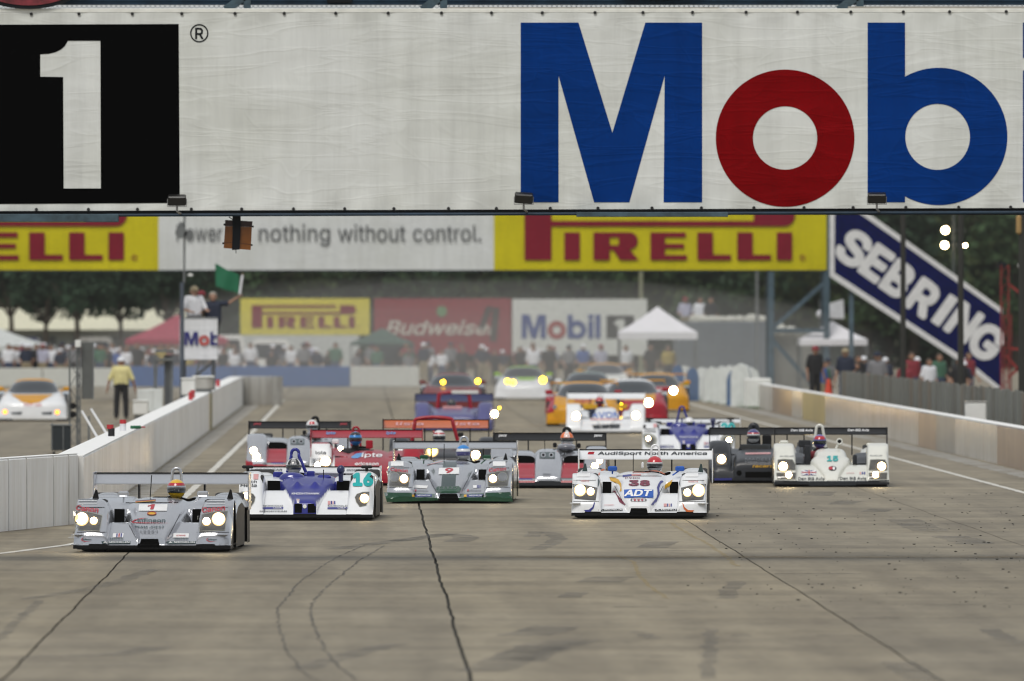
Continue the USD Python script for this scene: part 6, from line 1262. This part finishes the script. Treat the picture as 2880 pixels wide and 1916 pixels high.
def barrier(px, d, m, lab, h=1.05, w_=.62):
    t = thing('water_barrier', lab, 'barrier', (pt(px, 891, d)[0], d, 0), RNG.uniform(-10, 10), 'plastic barriers beyond the end of the right wall')
    prof = Polygon([(-w_ / 2, 0), (w_ / 2, 0), (w_ / 2, h * .75), (w_ * .36, h * .95), (w_ * .2, h), (-w_ * .2, h), (-w_ * .36, h * .95), (-w_ / 2, h * .75)])
    obj('barrel', prism_xz(prof, -.3, .3), m, t); obj('rib', box(0, -.31, h * .45, w_ * .2, .03, h * .7, .01), m, t); obj('cap', cyl(.09, .05, 'z', (0, 0, h + .02), 14), m, t)
for i, (px, d, m, h) in enumerate(((1906, 395, M_BB, 1.2), (1926, 402, M_BW, 1.15), (1947, 396, M_BB, 1.1), (1975, 398, M_BW, 1.1), (2003, 392, M_BW, 1.15), (2030, 386, M_BW, 1.2), (2053, 380, M_BW, 1.25), (2062, 374, M_BB, 1.1), (2085, 372, M_BW, 1.35), (2110, 378, M_BW, 1.2))):
    nm = 'blue' if m is M_BB else 'white'
    barrier(px, d, m, f'{nm} plastic barrier at the right verge, ' + ['farthest left', 'between the two left blue ones', 'second blue from the left', 'just right of the second blue one', 'in the middle of the white row', 'right of the middle of the white row', 'left of the rightmost blue one', 'blue one close to the wall end', 'tallest, beside the wall end', 'half hidden behind the wall end'][i], h, .42 if m is M_BB else .62)
def pole(label, px, d, top_py, r, m, name='pole'):
    b_ = pt(px, 891, d); t = thing(name, label, 'pole', (b_[0], d, 0)); z = pt(px, top_py, d)[2]
    obj('shaft', tube([(0, 0, 0), (0, 0, z)], [r * 1.1, r * .9], 10), m, t); obj('top', cyl(r * 1.1, .06, 'z', (0, 0, z), 10), m, t); return t
pole('dark wooden pole in front of the diagonal board, left of two', 2540, 314, 400, .074, mat('pole_wood', (.022, .022, .018), .8)); pole('dark wooden pole in front of the diagonal board, right of two', 2702, 286, 400, .073, mat('pole_wood', (.022, .022, .018), .8))
pole('thin pale pole behind the far white billboard', 1803, 530, 755, .1, mat('pole_tan', (.22, .23, .15), .7)); pole('thin grey pole left of the bridge posts', 2129, 460, 740, .06, M_GALV)
lt = pole('light mast with three lit floodlights behind the diagonal board', 2682, 420, 590, .06, mat('mast_dark', (.05, .06, .06), .6), 'light_mast')
lx = pt(2682, 891, 420)[0]
for px, py, r in ((2658, 648, .115), (2656, 690, .11), (2714, 691, .05)):
    p = pt(px, py, 420); h = obj('floodlight', cyl(r * 1.15, .2, 'y', (p[0] - lx, -.06, p[2]), 18), M_GALV, lt); obj('lamp', cyl(r, .02, 'y', (p[0] - lx, -.18, p[2]), 18), L_WARM, h)
for py in (648, 690): p, q = pt(2650, py, 420), pt(2716, py, 420); obj('crossarm', box((p[0] + q[0]) / 2 - lx, .06, p[2], q[0] - p[0], .06, .06), mat('mast_dark', (.05, .06, .06), .6), lt)
# red lattice lift at the right edge
rl = thing('lattice_lift', 'red lattice work lift at the right edge of the picture', 'lift'); Zr = 330.0; M_REDS = mat('red_steel', (.22, .015, .012), .5, var=.3)
mast(2826, 745, 1110, .22, Zr, rl, M_REDS); mast(2834, 885, 1110, .2, Zr + .3, rl, M_REDS)
for p, q in (((2835, 980), (2900, 985)), ((2830, 1000), (2905, 1090)), ((2840, 1060), (2900, 1000)), ((2838, 800), (2900, 850))): bar(pt(*p, Zr), pt(*q, Zr), .07, M_REDS, rl, 'arm')
p = pt(2818, 748, Zr); obj('head', box(p[0] + .02, Zr, p[2], .24, .2, .2, .02), M_DARK, rl); p = pt(2905, 735, Zr); hd_ = box(0, 0, 0, .9, .3, .12, .03); hd_.apply_transform(trimesh.transformations.rotation_matrix(-.35, [0, 1, 0])); hd_.apply_translation(p); obj('lamp_cover', hd_, M_WHITE, rl)
tp = pole('dark post at the right edge with a tan wrap near its top', 2876, 262, 380, .09, mat('pole_wood', (.022, .022, .018), .8)); p = pt(2876, 632, 262); tp0 = pt(2876, 891, 262); obj('wrap', box(p[0] - tp0[0] - .09, -.05, p[2], .12, .16, .45, .04), mat('tan_wrap', (.35, .22, .08), .7), tp)
# container with people, sacks
ct = thing('container', 'grey shipping container beside the track with pale sacks along its top', 'container'); Zk = 460.0
a, b = pt(1905, 905, Zk), pt(2175, 1060, Zk); M_CONT = mat('container_grey', (.13, .15, .17), .6, var=.15, scale=1.0)
obj('body', box((a[0] + b[0]) / 2, Zk + 3, a[2] / 2, b[0] - a[0], 6, a[2], .02), M_CONT, ct)
n = 16
for i in range(n): obj('corrugation', box(a[0] + (b[0] - a[0]) * (i + .5) / n, Zk - .02, a[2] / 2, (b[0] - a[0]) / n * .5, .05, a[2] - .2), M_CONT, ct)
b3 = pt(2290, 905, Zk)
obj('side_screen', box((b[0] + b3[0]) / 2 + .03, Zk + .6, 1.15, b3[0] - b[0], .05, 2.3), mat('screen_brown_grey', (.16, .16, .14), .7, var=.4, scale=.8), ct)
for i, px in enumerate(np.linspace(1960, 2230, 12)):
    p = pt(px + NR.normal() * 5, 905, Zk); m = trimesh.creation.icosphere(2, 1.0); m.apply_scale([.2 + .14 * NR.random(), .2, .14 + .12 * NR.random()]); m.vertices += .05 * (meshkit.fbm(m.vertices * 4 + i * 7, 3)[:, None] - .5); m.apply_translation([p[0], Zk + .2, a[2] + .08 if px < 2165 else 2.4]); t = thing('sack', f'pale sack on the container edge, number {i + 1} from the left', 'sack', group='pale sacks along the container top'); t.SetCustomDataByKey('label', 'pale sack lying along the top edge of the grey container'); obj('bag', m, mat('sack_pale', (.5, .5, .45), .8, var=.2), t, smooth=True)
# tents
def tent(label, px0, px1, top, eave, low, d, m, legs=True):
    a, b = pt(px0, eave, d), pt(px1, eave, d); w_ = b[0] - a[0]; c = (a[0] + b[0]) / 2; zt, ze, zl = pt(0, top, d)[2], a[2], pt(0, low, d)[2]
    t = thing('tent', label, 'tent', (c, d + w_ / 2, 0)); h = w_ / 2; n = 10; V = [(0, 0, zt)]; Fc = []
    ring = []
    for k in range(4):
        p0 = np.array([(-h, -h), (h, -h), (h, h), (-h, h)][k], float); p1 = np.array([(h, -h), (h, h), (-h, h), (-h, -h)][k], float)
        for j in range(n): ring.append(p0 + (p1 - p0) * j / n)
    ring = np.array(ring); R = len(ring); rows = 6
    for i in range(1, rows + 1):
        f_ = i / rows; sag = .12 * w_ * f_ * (1 - f_) * .5
        for p in ring: V.append((p[0] * f_, p[1] * f_, zt + (ze - zt) * f_ - sag))
    for p in ring: V.append((p[0], p[1], zl))
    for j in range(R): Fc.append((0, 1 + j, 1 + (j + 1) % R))
    for i in range(rows):
        for j in range(R): a0 = 1 + i * R; Fc += [(a0 + j, a0 + R + j, a0 + R + (j + 1) % R), (a0 + j, a0 + R + (j + 1) % R, a0 + (j + 1) % R)]
    obj('canopy', trimesh.Trimesh(V, Fc, process=False), m, t, smooth=40)
    for sx in (-h, h):
        for sy in (-h, h): obj('leg', box(sx * .98, sy * .98, zl / 2, .06, .06, zl), M_GALV, t)
TW = mat('tent_white', (.72, .71, .74), .6, var=.06); tent('white peaked tent at the far end of the straight', 1742, 1962, 862, 935, 955, 442, TW); tent('white peaked tent right of the bridge posts', 2250, 2440, 903, 955, 972, 400, TW)
tent('crimson tent left of the flag stand', 352, 640, 885, 955, 970, 500, mat('tent_crimson', (.3, .03, .06), .6)); tent('white tent at the far left edge', -180, 150, 920, 975, 990, 498, mat('tent_greywhite', (.5, .52, .5), .6)); tent('dark green tent in front of the far red billboard', 985, 1165, 922, 965, 972, 497, mat('tent_green', (.035, .075, .055), .6))
fg = thing('flag', 'white flag flying above the tent right of the bridge posts', 'flag'); p = pt(2305, 880, 405); obj('staff', tube([(p[0], 405, 1.2), (p[0], 405, pt(0, 845, 405)[2])], .02, 6), M_GALV, fg)
v = np.array([pt(x, y, 405) for x, y in ((2318, 858), (2345, 850), (2372, 842), (2318, 893), (2345, 896), (2374, 897))]); v[:, 1] += [0, .1, -.05, 0, .1, -.05]; obj('cloth', trimesh.Trimesh(v, [(0, 3, 4), (0, 4, 1), (1, 4, 5), (1, 5, 2)], process=False), CL['white'], fg, smooth=True)
p = pt(2308, 885, 405); obj('ball', trimesh.creation.icosphere(2, .16).apply_translation(p), CL['white'], fg)
# far walls
fw_ = thing('far_wall', 'far concrete wall across the end of the straight, white blue and white', 'wall'); Zw = 476.0
for x0, x1, c in ((-300, 120, 'w'), (120, 345, 'w'), (345, 660, 'b'), (660, 985, 'b'), (985, 1180, 'w')):
    y0, y1 = (1036, 1104) if c == 'w' and x0 < 900 else (1031, 1092)
    a, b = pt(x0, y0, Zw), pt(x1, y1, Zw); m = mat('far_wall_white', (.55, .56, .52), .6, var=.06) if c == 'w' else mat('far_wall_blue', (.035, .10, .28), .6, var=.15, scale=.4)
    obj('section', box((a[0] + b[0]) / 2, Zw + .2 + (.0 if c == 'b' else -.25), a[2] / 2, b[0] - a[0] - .03, .35, a[2], .02), m, fw_)
# far building and parked vehicles at the left
fb_ = thing('shed', 'long low building with a cream roof among the trees at the far left', 'building'); Zs2 = 600.0
a, b = pt(-60, 895, Zs2), pt(520, 928, Zs2); obj('wall', box((a[0] + b[0]) / 2, Zs2 + 4, b[2] / 2, b[0] - a[0], 7, b[2], .02), mat('shed_wall', (.25, .27, .25), .7), fb_)
r0 = prism_xz(Polygon([(0, 0), (1, 0), (1, 1), (0, 1)]), 0, 1); zt, zl = a[2], b[2]
rv = np.array([(x, y, z) for x in (a[0] - .3, b[0] + .3) for y, z in ((Zs2 - .3, zl), (Zs2 + 3.5, zt + .5), (Zs2 + 8, zl))]); obj('roof', trimesh.convex.convex_hull(rv), mat('shed_roof', (.62, .6, .45), .6), fb_)
for i in range(5): obj('door', box(a[0] + 1.5 + i * 2.0, Zs2 + .47, .95, 1.1, .06, 1.9, .01), mat('shed_door', (.12, .13, .13), .6), fb_)
def van(label, px, d, m, w_=1.9, h=1.9):
    t = thing('parked_van', label, 'van', (pt(px, 891, d)[0], d, 0)); v = [(-w_ / 2, z) for z in (.25,)]; pr = Polygon([(-w_ / 2, .3), (w_ / 2, .3), (w_ / 2, 1.0), (w_ / 2 - .12, h - .15), (w_ / 2 - .3, h), (-w_ / 2 + .3, h), (-w_ / 2 + .12, h - .15), (-w_ / 2, 1.0)]); obj('body', prism_xz(pr, 0, 4.5), m, t)
    obj('windscreen', prism_xz(Polygon([(-w_ / 2 + .16, 1.05), (w_ / 2 - .16, 1.05), (w_ / 2 - .28, h - .2), (-w_ / 2 + .28, h - .2)]), -.02, .0), M_GLASSD, t); obj('bumper', box(0, -.05, .42, w_, .12, .2, .03), M_CARBON, t)
    for sx in (-1, 1): obj('wheel', cyl(.33, .22, 'x', (sx * (w_ / 2 - .12), .8, .33), 18), M_RUBBER, t); obj('wheel', cyl(.33, .22, 'x', (sx * (w_ / 2 - .12), 3.6, .33), 18), M_RUBBER, t); obj('headlight', box(sx * .65, -.03, .75, .3, .05, .16, .02), M_REFL, t)
van('white van parked behind the crowd right of the flag stand', 628, 512, M_WHITE, 2.0, 2.1); van('dark van parked behind the white tent at the far left', 60, 560, PAL['navy']); van('pale van parked between the crimson tent and the shed', 265, 565, M_WALLP); van('white van parked in front of the far yellow billboard', 760, 512, M_WHITE); van('grey van parked in front of the far red billboard', 1110, 510, PAL['dark'])
# ---------------------------------------------------------------- trees
def leafmat(name, c):
    c = np.array(c)
    _mats[name] = usdkit.material(stage, '/World/Looks/' + name, {'g': ('geometry', {}), 'n': ('noise_texture', {'scale': .5, 'detail': 4.0}), 'r': ('rgb_ramp', {'ramp': [(.3, tuple(c * .55)), (.7, tuple(c * 1.35))]}), 'd': ('principled_bsdf', {'roughness': .7, 'specular_ior_level': .2}), 't': ('translucent_bsdf', {}), 'm': ('mix_closure', {'fac': .25})},
        [('g.position', 'n.vector'), ('n.fac', 'r.fac'), ('r.color', 'd.base_color'), ('r.color', 't.color'), ('d.BSDF', 'm.closure1'), ('t.BSDF', 'm.closure2')], surface='m.closure'); return _mats[name]
LM = [leafmat('leaf_dark', (.034, .066, .036)), leafmat('leaf_mid', (.05, .09, .038)), leafmat('leaf_olive', (.065, .09, .035))]; BARK = mat('bark', (.07, .055, .04), .9)
def tree_proto(i, h, label, group):
    rg = np.random.default_rng(50 + i); t = thing('tree', label, 'tree', (0, 0, 0), 0, group)
    tr = [np.array([0, 0, 0]), np.array([.1, 0, h * .3]), np.array([-.1, .1, h * .6])]; parts = [tube(tr, [.28, .2, .1], 8)]
    for k in range(6):
        a = k * 1.05 + rg.random(); p = np.array([0, 0, h * (.25 + .07 * k)]); parts.append(tube([p, p + [math.cos(a) * h * .12, math.sin(a) * h * .12, h * .12], p + [math.cos(a) * h * .22, math.sin(a) * h * .22, h * .18]], [.1, .07, .03], 6))
    obj('trunk', cat(*parts), BARK, t, smooth=True)
    cl = [(rg.normal(size=3) * [h * .17, h * .17, h * .17] + [0, 0, h * .60], h * (.10 + .08 * rg.random())) for _ in range(22)]; cl += [(np.array([math.cos(a) * h * .2, math.sin(a) * h * .2, h * (.22 + .12 * rg.random())]), h * .13) for a in np.linspace(0, 6, 8)]
    V, Fc = [], []
    for c, r in cl:
        for _ in range(95):
            d = rg.normal(size=3); d /= np.linalg.norm(d); p = c + d * r * (.65 + .4 * rg.random()) * [1, 1, .8]; a, b = rg.normal(size=3), rg.normal(size=3); a /= np.linalg.norm(a); b -= a * (a @ b); b /= np.linalg.norm(b); s = .16 + .17 * rg.random(); k = len(V)
            V += [p - a * s, p + b * s * .6, p + a * s, p - b * s * .6]; Fc += [(k, k + 1, k + 2), (k, k + 2, k + 3)]
    obj('crown', (np.array(V), np.array(Fc)), LM[i % 3], t); return t
tps = []
tl = [('dark dense tree in the wood behind the signs', 'dark trees in the belt behind the signs'), ('mid green tree in the wood behind the signs', 'mid green trees in the belt behind the signs'), ('olive green tree in the wood behind the signs', 'olive trees in the belt behind the signs')]
k = 0
for row, (d, n) in enumerate(((640, 21), (655, 21), (672, 20), (690, 19))):
    for i in range(n):
        px = -150 + (3180) * (i + .5 * (row % 2) + RNG.uniform(-.2, .2)) / n; typ = (i * 2 + row) % 3; w = pt(px, 891, d); s = RNG.uniform(.85, 1.12) * (1.0 if px < 2200 else 1.18)
        if typ not in [p[0] for p in tps]:
            t = tree_proto(typ, 11.5, *tl[typ]); UsdGeom.Xformable(t).GetOrderedXformOps()[0].Set(Gf.Vec3d(w[0], d, 0)); tps.append((typ, t))
        else: copy(dict(tps)[typ], (w[0], d, 0), RNG.uniform(0, 360), None, None, (s, s, s * RNG.uniform(.95, 1.1)))
def tall_tree(h, label, loc, group):
    rg = np.random.default_rng(77); t = thing('tree', label, 'tree', loc, 0, group)
    obj('trunk', cat(tube([[0, 0, 0], [.05, 0, h * .3], [-.05, 0, h * .55]], [.17, .13, .08], 8), *[tube([[0, 0, h * .36], [math.cos(q) * h * .1, math.sin(q) * h * .1, h * .5], [math.cos(q) * h * .2, math.sin(q) * h * .2, h * .6]], [.08, .06, .03], 6) for q in (0, 1.3, 2.6, 3.9, 5.2)]), BARK, t, smooth=True)
    V, Fc = [], []
    for _ in range(26):
        q = rg.random() * 6.28; rr = h * .27 * math.sqrt(rg.random()); c = np.array([math.cos(q) * rr, math.sin(q) * rr, h * rg.uniform(.48, .92)]); r = h * rg.uniform(.08, .13)
        for _ in range(95):
            d = rg.normal(size=3); d /= np.linalg.norm(d); p = c + d * r * (.6 + .45 * rg.random()); a, b = rg.normal(size=3), rg.normal(size=3); a /= np.linalg.norm(a); b -= a * (a @ b); b /= np.linalg.norm(b); s = .13 + .13 * rg.random(); k = len(V)
            V += [p - a * s, p + b * s * .6, p + a * s, p - b * s * .6]; Fc += [(k, k + 1, k + 2), (k, k + 2, k + 3)]
    obj('crown', (np.array(V), np.array(Fc)), LM[0], t); return t
# low undergrowth that fills the wood between the trunks
rg = np.random.default_rng(5); n = 16000; V = np.empty((n * 4, 3)); P = np.column_stack([rg.uniform(-25, 42, n), rg.uniform(652, 700, n), rg.random(n) ** 1.2 * 5.2]); A_ = rg.normal(size=(n, 3)); A_ /= np.linalg.norm(A_, axis=1)[:, None]; B_ = np.cross(A_, rg.normal(size=(n, 3))); B_ /= np.linalg.norm(B_, axis=1)[:, None]; s = rg.uniform(.2, .5, n)[:, None]
V[0::4], V[1::4], V[2::4], V[3::4] = P - A_ * s, P + B_ * s * .7, P + A_ * s, P - B_ * s * .7; i4 = np.arange(n) * 4
tag(obj('undergrowth', (V, np.vstack([np.column_stack([i4, i4 + 1, i4 + 2]), np.column_stack([i4, i4 + 2, i4 + 3])])), LM[0]), 'dark undergrowth filling the wood behind the signs', 'undergrowth', kind='stuff')
# nearer trees at the left
tt = None
for px, d, sc_, lab in ((215, 572, 1.0, 'dark tree in front of the cream roofed building, left of two'), (338, 576, .95, 'dark tree in front of the cream roofed building, right of two'), (30, 590, 1.05, 'dark tree at the far left edge above the white tent'), (130, 585, .9, 'dark tree whose crown hangs over the cream roof, left of the two with clear trunks'), (470, 588, .95, 'dark tree behind the crimson tent')):
    w = pt(px, 891, d)
    if tt is None: tt = tall_tree(7.6, lab, (w[0], d, 0), 'trees by the low building')
    else: copy(tt, (w[0], d, 0), px, lab, 'trees by the low building', (sc_, sc_, sc_))
# ---------------------------------------------------------------- dusty air
hz_ = trimesh.creation.box([160, 800, 26]); hz_.apply_translation([5, 335, 11.9])
HAZE = usdkit.material(stage, '/World/Looks/haze_air', {'v': ('principled_volume', {'color': (.95, .93, .88), 'density': .00007, 'anisotropy': .2})}, [], volume='v.volume')
tag(obj('haze', hz_, HAZE), 'dusty warm air over the straight', 'haze', kind='stuff')

# dust and exhaust hanging over the track behind the pack
ds = trimesh.creation.icosphere(3, 1.0); ds.apply_scale([15, 62, 3.2]); ds.vertices *= (.8 + .4 * meshkit.fbm(ds.vertices * .12 + 4, 3, 8))[:, None]; ds.vertices[:, 2] = np.maximum(ds.vertices[:, 2], -.9); ds.apply_translation([4.0, 405, 1.1])
DUST = usdkit.material(stage, '/World/Looks/dust_air', {'v': ('principled_volume', {'color': (.93, .90, .84), 'density': .0032, 'anisotropy': .1})}, [], volume='v.volume')
tag(obj('dust_cloud', ds, DUST), 'thin grey dust and exhaust hanging over the far end of the straight', 'dust', kind='stuff')
